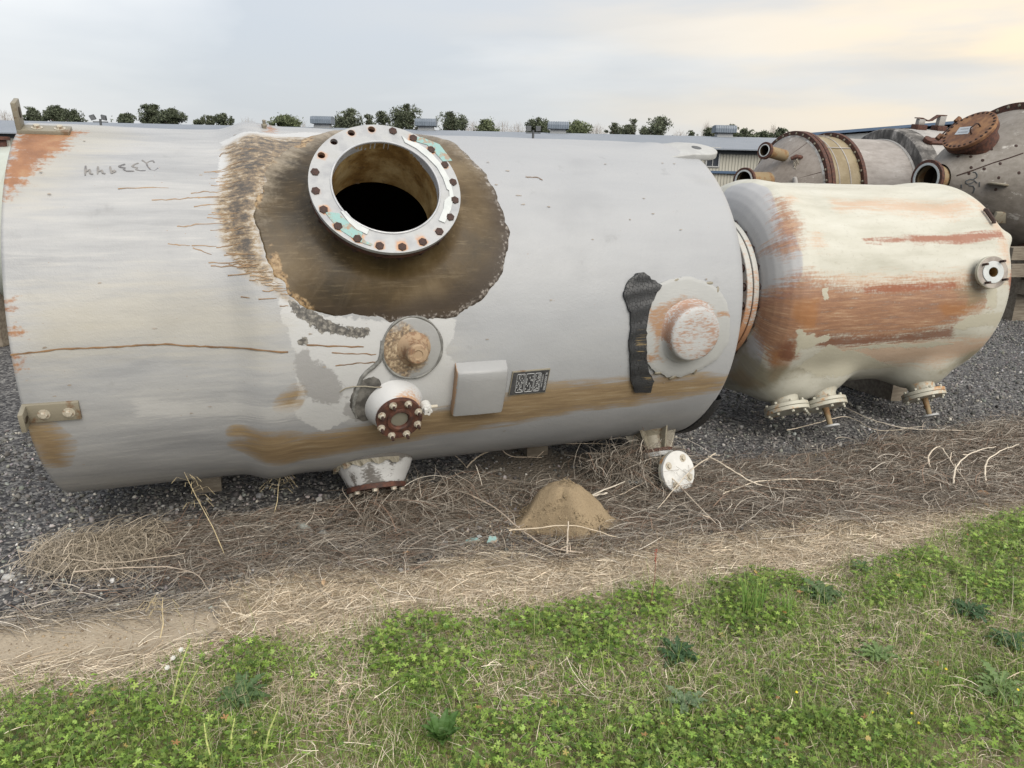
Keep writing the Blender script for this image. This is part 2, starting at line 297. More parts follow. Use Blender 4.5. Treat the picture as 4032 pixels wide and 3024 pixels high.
M['padgrey'] = NB('grey pad under small nozzle'); _b = M['padgrey']; _n = _b.noise(14, 6, .65, _b.coord('Object', (.7, 1.3, 1.3))); _f = _b.noise(60, 4)
M['padgrey'] = _b.out(_b.mix(_b.mask('m_rust', _n, 1.1, .14, .9), _b.mix(_n, (.195, .197, .196), (.262, .266, .266)), _b.ramp(_f, [(.35, (.07, .05, .035)), (.5, (.17, .115, .065)), (.65, (.34, .27, .18))])), .42, _b.bump(_f, .3, .004))
M['capbrown'] = m_rusty('brown nozzle cap', (.27, .195, .125), amount=.4, rust=(.20, .11, .055), dark=(.13, .08, .055), scale=22)
M['padrust'] = m_masked('grey pad with rust run', (.25, .256, .256), (.30, .306, .302), amp=2.2, soft=.28); M['caprust'] = m_masked('white cap with rust', (.285, .29, .293), (.335, .34, .34), (.19, .085, .045), (.29, .19, .135), 7, .5, 2.4, .2)
M['cord'] = m_simple('dark sealing cord', (.10, .10, .095), (.20, .20, .19), 25, .6, .4)
M['blackpad'] = m_simple('charred pad', (.045, .043, .04), (.14, .135, .125), 16, .6, .5)
M['crack'] = m_simple('brown crack', (.12, .07, .035), (.20, .12, .06), 12, .7, .1)
M['drip'] = m_simple('brown resin drip', (.16, .10, .055), (.27, .18, .10), 9, .5, .1)
M['marker'] = m_simple('marker ink', (.09, .09, .10), (.2, .19, .18), 9, .7, 0)
M['plate'] = m_simple('black name plate', (.03, .032, .036), (.06, .062, .066), 12, .35, .1)
M['ink'] = m_simple('pale print', (.42, .43, .44), (.34, .35, .36), 12, .5, 0)
M['glass'] = NB('cloudy sight glass'); M['glass'] = M['glass'].out((.14, .135, .11), .12, None, 0, .6)
M['wood'] = m_simple('grey timber', (.11, .09, .068), (.19, .165, .13), 3, .8, .5, 0, (1, 9, 9))
M['necktan'] = m_rusty('tan nozzle neck', (.20, .15, .085), amount=.4, rust=(.22, .12, .05), dark=(.13, .07, .03), scale=6)
M['spool'] = m_simple('tan fibreglass spool', (.165, .128, .07), (.23, .19, .12), 3, .55, .2)
M['black_ins'] = NB('black stained shoulder'); _b = M['black_ins']; _n = _b.noise(3, 7, .7, _b.coord('Object', (1, 2, .7))); M['black_ins'] = _b.out(_b.ramp(_n, [(.36, (.022, .021, .02)), (.5, (.07, .066, .062)), (.62, (.20, .19, .18)), (.75, (.40, .39, .37))]), .7, _b.bump(_n, .4, .01))
M['shellgrey'] = m_old_steel('grey drum shell', ((.145, .13, .118), (.215, .198, .185), (.295, .28, .268)), (.12, .09, .07))
M['drumwhite'] = m_old_steel('white weathered drum', ((.165, .158, .15), (.25, .242, .233), (.31, .30, .29)), (.2, .16, .12))
M['darkhead'] = m_old_steel('dark cone head', ((.075, .066, .056), (.125, .111, .096), (.185, .17, .155)), (.05, .04, .035))
M['paper'] = m_simple('white notice', (.34, .365, .39), (.30, .325, .35), 4, .5, 0)
M['palegreen'] = m_simple('pale tank paint', (.37, .40, .365), (.32, .34, .30), 2, .5, .1)

# ------------------------------------------------------------------ mesh helpers
class MB:
    def __init__(s): s.v = []; s.f = []
    def add(s, v, f, Mx=None):
        o = len(s.v); Mx = Mx or Matrix.Identity(4)
        s.v += [tuple(Mx @ Vector(p)) for p in v]; s.f += [tuple(i+o for i in q) for q in f]; return s
    def lathe(s, prof, n=32, Mx=None, a0=0.0, a1=2*PI, closed=None, wob=0):
        full = abs(a1-a0-2*PI) < 1e-6; m = n if full else n+1; v = []; f = []
        for r, z in prof:
            for j in range(m):
                a = a0+(a1-a0)*j/n; rr = r*(1+wob*math.sin(3*a+z*20)) if wob else r
                v.append((rr*math.cos(a), rr*math.sin(a), z))
        L = len(prof)
        for i in range(L-1):
            for j in range(n):
                k = (j+1) % m if full else j+1
                f.append((i*m+j, i*m+k, (i+1)*m+k, (i+1)*m+j))
        if full:
            if prof[0][0] > 1e-5 and closed in ('both', 'start'): f.append(tuple(range(m))[::-1])
            if prof[-1][0] > 1e-5 and closed in ('both', 'end'): f.append(tuple((L-1)*m+j for j in range(m)))
        return s.add(v, f, Mx)
    def box(s, lo, hi, Mx=None):
        x0, y0, z0 = lo; x1, y1, z1 = hi
        v = [(x0, y0, z0), (x1, y0, z0), (x1, y1, z0), (x0, y1, z0), (x0, y0, z1), (x1, y0, z1), (x1, y1, z1), (x0, y1, z1)]
        return s.add(v, [(3, 2, 1, 0), (4, 5, 6, 7), (0, 1, 5, 4), (1, 2, 6, 5), (2, 3, 7, 6), (3, 0, 4, 7)], Mx)
    def tube(s, pts, r, n=8, Mx=None, cap=True):
        P = [Vector(p) for p in pts]; m = len(P); rs = r if isinstance(r, (list, tuple)) else [r]*m; v = []; f = []
        t0 = (P[1]-P[0]).normalized(); up = Vector((0, 0, 1)) if abs(t0.z) < .9 else Vector((1, 0, 0)); nx = t0.cross(up).normalized()
        for i in range(m):
            t = (P[min(i+1, m-1)]-P[max(i-1, 0)]).normalized(); nx = (nx-t*nx.dot(t)).normalized(); ny = t.cross(nx)
            for j in range(n):
                a = 2*PI*j/n; v.append(P[i]+(nx*math.cos(a)+ny*math.sin(a))*rs[i])
        for i in range(m-1):
            for j in range(n): f.append((i*n+j, i*n+(j+1) % n, (i+1)*n+(j+1) % n, (i+1)*n+j))
        if cap: f += [tuple(range(n))[::-1], tuple((m-1)*n+j for j in range(n))]
        return s.add(v, f, Mx)
    def prism(s, poly, z0, z1, Mx=None):
        n = len(poly); a = sum(poly[i][0]*poly[(i+1) % n][1]-poly[(i+1) % n][0]*poly[i][1] for i in range(n))
        if a < 0: poly = poly[::-1]
        v = [(x, y, z0) for x, y in poly]+[(x, y, z1) for x, y in poly]
        f = [tuple(range(n))[::-1], tuple(range(n, 2*n))]+[(i, (i+1) % n, n+(i+1) % n, n+i) for i in range(n)]
        return s.add(v, f, Mx)
    def mesh(s, name, mat, smooth=35, bevel=0, seg=2):
        me = bpy.data.meshes.new(name); me.from_pydata(s.v, [], s.f)
        bm = bmesh.new(); bm.from_mesh(me); bmesh.ops.recalc_face_normals(bm, faces=bm.faces)
        if bevel:
            e = [x for x in bm.edges if len(x.link_faces) == 2 and x.calc_face_angle() > .6]
            bmesh.ops.bevel(bm, geom=e, offset=bevel, segments=seg, affect='EDGES', profile=.5)
        bm.to_mesh(me); bm.free()
        fin(me, mat, smooth); return me
    def build(s, name, mat, parent=None, smooth=35, bevel=0, seg=2):
        return link(name, s.mesh(name, mat, smooth, bevel, seg), parent)
def fin(me, mat, smooth=35):
    if mat: me.materials.append(mat)
    if smooth:
        me.shade_smooth(); me.set_sharp_from_angle(angle=R_(smooth))
    me.update()
def link(name, me, parent=None, Mx=None):
    o = bpy.data.objects.new(name, me); COL.objects.link(o); o.parent = parent
    if Mx is not None: o.matrix_local = Mx
    return o
def tag(o, label=None, cat=None, group=None, kind=None):
    for k, v in (('label', label), ('category', cat), ('group', group), ('kind', kind)):
        if v: o[k] = v
    return o
def thing(name, label, cat, loc=(0, 0, 0), yaw=0, group=None):
    o = bpy.data.objects.new(name, None); COL.objects.link(o); o.location = loc; o.rotation_euler = (0, 0, yaw); o.empty_display_size = .1
    return tag(o, label, cat, group)
def attr(me, name, vals):
    a = me.attributes.new(name, 'FLOAT', 'POINT'); a.data.foreach_set('value', np.clip(vals, 0, 1).astype(np.float32))
def npmesh(name, V, F, mat, col=None, smooth=0, parent=None):
    """big triangle mesh from arrays"""
    me = bpy.data.meshes.new(name); nv, nf = len(V), len(F); k = F.shape[1]
    me.vertices.add(nv); me.vertices.foreach_set('co', V.astype(np.float32).ravel())
    me.loops.add(nf*k); me.loops.foreach_set('vertex_index', F.astype(np.int32).ravel())
    me.polygons.add(nf); me.polygons.foreach_set('loop_start', np.arange(0, nf*k, k, dtype=np.int32)); me.polygons.foreach_set('loop_total', np.full(nf, k, dtype=np.int32))
    me.update(calc_edges=True)
    if col is not None:
        a = me.attributes.new('Col', 'FLOAT_COLOR', 'POINT'); c = np.ones((nv, 4), np.float32); c[:, :3] = col; a.data.foreach_set('color', c.ravel())
    me.materials.append(mat)
    if smooth: me.shade_smooth()
    return link(name, me, parent)
def hexbolt(r, h, washer=1.35, dome=False):
    m = MB(); 
    if washer: m.lathe([(r*washer, 0), (r*washer, h*.16), (0.0001, h*.16)], 14)
    v = []
    for z, q in ((h*.16, 1), (h*.85, 1), (h, .86)): v += [(r*q*math.cos(PI/3*i), r*q*math.sin(PI/3*i), z) for i in range(6)]
    m.add(v, [(i, (i+1) % 6, 6+(i+1) % 6, 6+i) for i in range(6)]+[(6+i, 6+(i+1) % 6, 12+(i+1) % 6, 12+i) for i in range(6)]+[tuple(range(12, 18))])
    return m
def stud(r, h):
    m = hexbolt(r, h*.5); m.lathe([(r*.5, h*.5), (r*.5, h*.95), (r*.4, h), (0.0001, h)], 10); return m
def radial_patch(cyl, uvpoly, h, rings=7, n=90, edge=.012, rough=0.0, sag=0.0):
    """a low pad lying on the shell: outline in (s, arc); returns MB in tank coordinates plus (s, arc) of its vertices"""
    P = np.array(uvpoly); c = P.mean(0); seg = np.hypot(*(np.roll(P, -1, 0)-P).T); L = np.concatenate([[0], np.cumsum(seg)]); t = np.linspace(0, L[-1], n, endpoint=False)
    Q = np.concatenate([P, P[:1]]); q = np.stack([np.interp(t, L, Q[:, 0]), np.interp(t, L, Q[:, 1])], 1)
    if rough: q += RNG.normal(0, rough, q.shape)
    m = MB(); st = []; v = []; f = []
    levels = [(1.0, -.004), (1.0, h*.8), (1-edge*2, h)]+[(1-(i+1)/(rings+1), h) for i in range(rings)]
    for k, hh in levels:
        for p in q: 
            s_, a_ = c+(p-c)*k; v.append(cyl.p(s_, a_/cyl.R, cyl.R+hh)); st.append((s_, a_))
    v.append(cyl.p(c[0], c[1]/cyl.R, cyl.R+h)); st.append(tuple(c)); N = len(v)-1
    for i in range(len(levels)-1):
        for j in range(n): f.append((i*n+j, i*n+(j+1) % n, (i+1)*n+(j+1) % n, (i+1)*n+j))
    b = (len(levels)-1)*n
    for j in range(n): f.append((b+j, b+(j+1) % n, N))
    m.add(v, f); return m, np.array(st)
def ribbon(cyl, pts, w, h=.003, m=None, taper=True, sub=3, jit=0.0, rfun=None):
    """a thin raised bead following (s, arc) points on the shell"""
    P = np.array(pts, float); Q = []
    for i in range(len(P)-1):
        for k in range(sub): Q.append(P[i]+(P[i+1]-P[i])*k/sub)
    Q.append(P[-1]); Q = np.array(Q)
    if jit: Q[1:-1] += RNG.normal(0, jit, Q[1:-1].shape)
    m = m or MB(); v = []; f = []; n = len(Q)
    for i in range(n):
        t = Q[min(i+1, n-1)]-Q[max(i-1, 0)]; t = t/(np.hypot(*t)+1e-9); nn = np.array([-t[1], t[0]])
        ww = w*.5*(min(1, .35+1.3*i/n) if taper else 1)*(1+.25*math.sin(i*1.7))
        for o, hh in ((-1, .0005), (0, h), (1, .0005)):
            s_, a_ = Q[i]+nn*ww*o; r0 = rfun(s_, a_) if rfun else cyl.R; v.append(cyl.p(s_, a_/cyl.R, r0+hh))
    for i in range(n-1):
        for j in range(2): f.append((i*3+j, i*3+j+1, (i+1)*3+j+1, (i+1)*3+j))
    return m.add(v, f)

# ------------------------------------------------------------------ ground
def wpoly(pts): return [tuple(gnd(x, y)[:2]) for x, y in pts]
Z_GREEN = wpoly([(-1600, 1720), (-500, 1560), (0, 1490), (150, 1472), (250, 1475), (340, 1452), (430, 1412), (560, 1392), (650, 1398), (760, 1385), (850, 1345), (960, 1350), (1100, 1318), (1200, 1315), (1300, 1295), (1400, 1268), (1500, 1275), (1600, 1245), (1750, 1250), (1850, 1222), (2000, 1190), (2100, 1130), (2212, 1105), (2700, 1020), (3300, 950), (3600, 1500), (2900, 1900), (1106, 2100), (-700, 2000), (-1700, 1900)])
Z_STRAW = wpoly([(-500, 1560), (150, 1480), (300, 1440), (420, 1400), (470, 1340), (450, 1290), (560, 1245), (760, 1225), (900, 1235), (1000, 1200), (1200, 1195), (1440, 1155), (1600, 1150), (1800, 1112), (2000, 1100), (2212, 1065), (2700, 1000), (3300, 930), (3300, 1100), (2700, 1400), (1106, 1500), (400, 1560)])
Z_DIRT = wpoly([(-1500, 1480), (-400, 1385), (0, 1338), (150, 1318), (300, 1300), (440, 1288), (475, 1340), (420, 1400), (300, 1445), (150, 1482), (-500, 1560), (-1600, 1720)])
Z_VINE = wpoly([(60, 1200), (130, 1140), (300, 1110), (500, 1060), (720, 1020), (900, 980), (1060, 955), (1300, 945), (1440, 975), (1560, 1000), (1700, 985), (1900, 955), (2050, 930), (2212, 900), (2500, 860), (2700, 1000), (2212, 1075), (1800, 1125), (1440, 1165), (1000, 1210), (760, 1235), (560, 1255), (430, 1290), (150, 1320), (60, 1290)])
Z_LITTER = wpoly([(1080, 950), (1440, 985), (1560, 1000), (2212, 905), (2600, 850), (2600, 1010), (2212, 1078), (1800, 1130), (1440, 1170), (1000, 1215), (900, 1100)])
def axis(fine0, fine1, step, far0, far1):
    a = list(np.arange(fine0, fine1, step)); d = step*1.5; x = a[-1]
    while x < far1: x += d; d *= 1.35; a.append(x)
    d = step*1.5; x = a[0]
    while x > far0: x -= d; d *= 1.35; a.insert(0, x)
    return np.array(a)
def vnoise(X, Y, s, seed=0):
    r = np.random.default_rng(seed); T = r.random((64, 64)); x = X/s+17.3; y = Y/s+9.1
    i = np.floor(x).astype(int); j = np.floor(y).astype(int); u = x-i; v = y-j; u = u*u*(3-2*u); v = v*v*(3-2*v)
    g = lambda a, b: T[a % 64, b % 64]
    return (g(i, j)*(1-u)+g(i+1, j)*u)*(1-v)+(g(i, j+1)*(1-u)+g(i+1, j+1)*u)*v-.5
def ground_z(X, Y):
    near = np.clip((14-np.hypot(X, Y-4))/8, 0, 1)
    g = np.clip(.5+sdf(Z_GREEN, X, Y)/.5, 0, 1); d = np.clip(.5+sdf(Z_DIRT, X, Y)/.2, 0, 1)
    gr = np.clip(.5-(np.maximum(sdf(Z_GREEN, X, Y), sdf(Z_STRAW, X, Y)))/.4, 0, 1)*(1-d)
    return near*(vnoise(X, Y, .9, 1)*.05+vnoise(X, Y, .28, 2)*.022+vnoise(X, Y, .09, 3)*.008*gr)-.012*gr*near+.02*g-.02
gx = axis(-4.2, 6.2, .045, -900, 900); gy = axis(1.6, 10.5, .045, -60, 900)
GX, GY = np.meshgrid(gx, gy); GZ = ground_z(GX, GY)
nx_, ny_ = len(gx), len(gy); idx = np.arange(nx_*ny_).reshape(ny_, nx_)
F = np.stack([idx[:-1, :-1].ravel(), idx[:-1, 1:].ravel(), idx[1:, 1:].ravel(), idx[1:, :-1].ravel()], 1)
b = NB('yard ground'); pos = b.coord('Object'); n1 = b.noise(1.2, 6, .6, pos); n2 = b.noise(14, 5, .6, pos); n3 = b.noise(70, 4, .6, pos)
v = b.vor(44, 'F1', pos); sepc = b.n('ShaderNodeSeparateColor'); b.t.links.new(v.outputs['Color'], sepc.inputs[0])
gcol = b.ramp(b.math('ADD', b.math('MULTIPLY', n1, .25), b.math('ADD', b.math('MULTIPLY', b.noise(34, 3, .7, pos), .35), b.math('MULTIPLY', b.math('POWER', sepc.outputs[0], 1.6), .40))), [(.28, (.028, .028, .030)), (.42, (.065, .064, .066)), (.56, (.115, .113, .112)), (.70, (.21, .205, .195))])
dirt = b.mix(n2, (.265, .22, .165), (.345, .295, .225)); dirt = b.mix(b.math('MULTIPLY', b.step(n3, .56, .68), .6), dirt, (.17, .125, .08)); dirt = b.mix(b.math('MULTIPLY', b.step(b.noise(22, 4, .6, pos), .66, .72), .7), dirt, (.10, .08, .06))
soil = b.mix(n2, (.085, .073, .06), (.165, .143, .117)); straw = b.mix(n3, (.20, .155, .10), (.40, .33, .225)); grn = b.mix(n3, (.11, .105, .05), (.27, .225, .14))
c = b.mix(b.mask('m_soil', n2, .9, .15), gcol, soil); c = b.mix(b.mask('m_straw', n2, 1.3, .2), c, straw)
c = b.mix(b.mask('m_green', n2, .7, .15), c, grn); c = b.mix(b.mask('m_dirt', n2, .6, .12), c, dirt)
rock = b.math('MULTIPLY', b.math('MULTIPLY', b.math('SUBTRACT', 1.0, b.attr('m_dirt')), b.math('SUBTRACT', 1.0, b.attr('m_green'))), b.math('SUBTRACT', 1.0, b.attr('m_straw'))); hgt = b.math('ADD', b.math('MULTIPLY', b.math('MULTIPLY', v.outputs['Distance'], rock), -.7), b.math('MULTIPLY', n3, .4))
M['ground'] = b.out(c, .9, b.bump(hgt, .9, .022), 0, .2)
g = npmesh('ground', np.stack([GX.ravel(), GY.ravel(), GZ.ravel()], 1), F, M['ground'], None, 1); tag(g, kind='structure')
for nm, poly, w in (('m_green', Z_GREEN, .35), ('m_straw', Z_STRAW, .5), ('m_dirt', Z_DIRT, .16), ('m_soil', Z_LITTER, .5)):
    attr(g.data, nm, .5+sdf(poly, GX.ravel(), GY.ravel())/w)

# ------------------------------------------------------------------ warehouse behind, its roof vents, second shed
BY = 68.0
def up_at(x, y, Y): return at_depth(x, y, Y)
x0, x1 = -75.0, at_depth(1832, 330, BY)[0]
EV = float(np.mean([at_depth(1600, 325, BY)[2], at_depth(20, 284, BY)[2]])); RIDGE_Y = 88.0; RZ = float(np.mean([at_depth(1600, 299, RIDGE_Y)[2], at_depth(60, 258, RIDGE_Y)[2]])); BAND = at_depth(1580, 371, BY)[2]
wh = thing('warehouse', 'long beige metal warehouse with a grey-blue low roof behind the tanks', 'building', ((x0+x1)/2, BY, 0))
ox, oy = (x0+x1)/2, BY
bw = NB('ribbed beige siding'); w_ = bw.n('ShaderNodeTexWave', wave_type='BANDS', bands_direction='X'); w_.inputs['Scale'].default_value = 1.15; bw.t.links.new(bw.coord('Object'), w_.inputs['Vector'])
nn = bw.noise(.6, 4, .6, bw.coord('Object', (1, 1, .3)))
M['siding'] = bw.out(bw.mix(bw.step(w_.outputs['Fac'], .75, .95), bw.mix(nn, (.32, .31, .265), (.38, .37, .32)), (.17, .165, .145)), .55, bw.bump(w_.outputs['Fac'], .5, .03))
M['roofm'] = m_simple('blue grey roof sheet', (.155, .175, .205), (.18, .20, .23), .12, .7, .05, 0, (1, .3, 1)); M['trimblue'] = m_simple('blue trim', (.04, .075, .135), (.05, .09, .155), 1, .5, 0)
M['fascia'] = m_simple('dark eave', (.05, .055, .06), (.07, .075, .08), 1, .6, 0); M['vent'] = m_simple('grey blue vent metal', (.105, .13, .16), (.13, .155, .19), 1, .45, .05); M['ventb'] = m_simple('galvanised vent base', (.185, .197, .21), (.225, .238, .25), 1, .4, .05)
m = MB(); xw = x0-ox
nrib = int((x1-x0)/.45)
m.box((x0-ox, 0, BAND), (x1-ox, 40, EV)); m.box((x0-ox, .12, 0), (x1-ox, 40, BAND-.02)); m.build('wall', M['siding'], wh, 0)
m = MB(); hw = RIDGE_Y-BY
m.add([(x0-ox-.5, -.9, EV-.02), (x1-ox+.4, -.9, EV-.02), (x1-ox+.4, hw, RZ), (x0-ox-.5, hw, RZ), (x0-ox-.5, 2*hw+.9, EV-.02), (x1-ox+.4, 2*hw+.9, EV-.02)]+[(x0-ox-.5, -.9, EV-.12), (x1-ox+.4, -.9, EV-.12), (x0-ox-.5, 2*hw+.9, EV-.12), (x1-ox+.4, 2*hw+.9, EV-.12)], [(0, 1, 2, 3), (3, 2, 5, 4), (6, 7, 1, 0), (4, 5, 9, 8), (0, 3, 4, 8, 6), (1, 7, 9, 5, 2)])
m.build('roof', M['roofm'], wh, 0)
MB().box((x0-ox, -.16, EV-.42), (x1-ox, -.02, EV-.13)).build('eave_shadow_board', M['fascia'], wh, 0)  # gutter board coloured dark to carry the shadow line under the roof edge
MB().box((x0-ox, -.14, BAND-.16), (x1-ox+.1, .1, BAND+.05)).build('blue_trim', M['trimblue'], wh, 0)
wp = at_depth(1540, 337, BY)
wf = MB(); lx = wp[0]-ox; wz = wp[2]
for a in ((lx-.62, wz-.95, lx-.5, wz+.75), (lx+.5, wz-.95, lx+.62, wz+.75), (lx-.5, wz+.65, lx+.5, wz+.75), (lx-.5, wz-.95, lx+.5, wz-.85), (lx-.03, wz-.85, lx+.03, wz+.65)): wf.box((a[0], -.12, a[1]), (a[2], -.01, a[3]))
wfo = wf.build('window', M['whitep'], wh, 0); MB().box((lx-.5, -.05, wz-.85), (lx+.5, -.012, wz+.65)).build('pane', m_simple('dark window pane', (.03, .035, .045), (.05, .055, .065), 1, .1, 0), wfo, 0)
def hood_mesh():
    h = MB(); n = 9; w = 2.3; v = []; f = []
    prof = [(-1.0, 0), (-1.0, .42), (-.85, .72), (0, .80), (.85, .72), (1.0, .42), (1.0, 0)]
    xs = []
    for i in range(n): a = -w/2+w*i/n; b_ = w/n; xs += [(a, 0), (a+b_*.35, 0), (a+b_*.45, .07), (a+b_*.9, .07)]
    xs.append((w/2, 0))
    for x, e in xs:
        for y, z in prof: v.append((x, y*(1+e*.6), z*(1+e*.6)))
    L = len(prof)
    for i in range(len(xs)-1):
        for j in range(L-1): f.append((i*L+j, i*L+j+1, (i+1)*L+j+1, (i+1)*L+j))
    f += [tuple(range(L)), tuple((len(xs)-1)*L+j for j in range(L))]
    return h.add(v, f).mesh('vent_hood', M['vent'], 0)
hm = hood_mesh(); bmsh = MB().add([(-.95, -.7, 0), (.95, -.7, 0), (.95, .7, 0), (-.95, .7, 0), (-.8, -.6, .75), (.8, -.6, .75), (.8, .6, .75), (-.8, .6, .75)], [(0, 1, 5, 4), (1, 2, 6, 5), (2, 3, 7, 6), (3, 0, 4, 7), (4, 5, 6, 7)]).mesh('vent_base', M['ventb'], 0)
for vx, vy in ((698, 273), (921, 281), (1205, 289), (1562, 299)):
    P = at_depth(vx, vy, RIDGE_Y-.5); Z = RZ-.35
    o = link('roof_vent', bmsh, wh, Matrix.Translation((P[0]-ox, hw-.6, Z))); link('vent_hood', hm, o, Matrix.Translation((0, 0, .70)))
# second shed, far right, rising gable with blue trim
SY = 46.0
A1 = at_depth(1735, 292, SY); A2 = at_depth(2055, 266, SY)
sh = thing('metal_shed', 'grey metal shed with blue roof trim behind the white drum', 'building', (A1[0], SY, 0))
dx = A2[0]-A1[0]; m = MB()
m.add([(0, 0, 0), (dx+14, 0, 0), (dx+14, 0, A2[2]+.9), (0, 0, A1[2]-.1), (9.5, 25, 0), (dx+14, 25, 0), (dx+14, 25, A2[2]+.9), (9.5, 25, A1[2]-.1)], [(0, 1, 2, 3), (5, 4, 7, 6), (4, 0, 3, 7), (1, 5, 6, 2)]); m.build('wall', m_simple('grey siding', (.18, .193, .20), (.22, .233, .24), .7, .5, .1, 0, (6, 1, 1)), sh, 0)
sl = (A2[2]-A1[2])/dx; m = MB()
e0, e1 = A1[2]-.2*sl, A2[2]+14.2*sl
m.add([(-.2, -.3, e0-.06), (dx+14.2, -.3, e1-.06), (dx+14.2, -.3, e1+.10), (-.2, -.3, e0+.10), (9.4, 25.3, e0-.06), (dx+14.2, 25.3, e1-.06), (dx+14.2, 25.3, e1+.10), (9.4, 25.3, e0+.10)], [(0, 1, 2, 3), (3, 2, 6, 7), (5, 4, 7, 6), (4, 0, 3, 7), (1, 5, 6, 2), (4, 5, 1, 0)]); m.build('roof', M['trimblue'], sh, 0)
for i in range(3, 8): MB().box((i*1.9-4, -.08, 0), (i*1.9-3.75, -.01, A1[2]-1+i*.25)).build('wall_rib', M['trimblue'] if i % 3 == 0 else M['ventb'], sh, 0)

# ------------------------------------------------------------------ light poles
def light_pole(x, ytop, heads, label):
    Y = 58.0; P = at_depth(x, ytop, Y); t = thing('light_pole', label, 'light pole', (P[0], Y, 0), 0, 'floodlight poles in front of the warehouse')
    MB().lathe([(.12, 0), (.085, P[2]-.1)], 8, None, closed='both').build('pole', M['fascia'], t)
    MB().box((-.55, -.05, P[2]-.34), (.55, .05, P[2]-.27)).build('crossarm', M['fascia'], t, 0)
    for hx, tilt in heads:
        Mx = Matrix.Translation((hx*.62, -.1, P[2])) @ Matrix.Scale(.55, 4) @ Matrix.Rotation(tilt, 4, 'Y') @ Matrix.Rotation(.5, 4, 'X')
        h = MB().box((-.36, -.12, -.34), (.36, .12, .34), Mx).build('floodlight', M['fascia'], t, 0, .03)
        MB().box((-.30, -.135, -.28), (.30, -.122, .28), Mx).build('lens', M['ventb'], h, 0)
light_pole(216, 254, ((-.8, -.25), (.55, .2)), 'dark twin floodlight pole behind the grey tank near its upper left bracket')
light_pole(1152, 278, ((-.55, 0), (.6, 0)), 'twin floodlight pole beside a roof vent, behind the middle of the grey tank')

# ------------------------------------------------------------------ trees beyond the roof
M['needle'] = m_leaf('pine foliage', .15, .7); M['bark'] = m_simple('bark', (.10, .075, .055), (.17, .13, .10), 3, .9, .3); M['twig'] = m_simple('pale bare twigs', (.22, .19, .165), (.28, .245, .215), 2, .9, 0)
def rot_mats(n, rng, full=True):
    q = rng.normal(size=(n, 4)); q /= np.linalg.norm(q, axis=1)[:, None]; w, x, y, z = q.T
    return np.stack([1-2*(y*y+z*z), 2*(x*y-z*w), 2*(x*z+y*w), 2*(x*y+z*w), 1-2*(x*x+z*z), 2*(y*z-x*w), 2*(x*z-y*w), 2*(y*z+x*w), 1-2*(x*x+y*y)], 1).reshape(n, 3, 3)
def scatter(tv, tf, pos, rm, sc):
    n = len(pos); k = len(tv); V = np.einsum('nij,kj->nki', rm, tv)*sc[:, None, None]+pos[:, None, :]
    F = tf[None]+(np.arange(n)*k)[:, None, None]; return V.reshape(-1, 3), F.reshape(-1, tf.shape[1])
LEAFT = np.array([(-.5, 0, 0), (.0, -.28, .06), (.5, 0, 0), (0, .28, .06)]); LEAFF = np.array([(0, 1, 2), (0, 2, 3)]); TRIT = np.array([(-.5, -.22, 0), (.55, 0, .08), (-.4, .36, .02)]); TRIF = np.array([(0, 1, 2)])
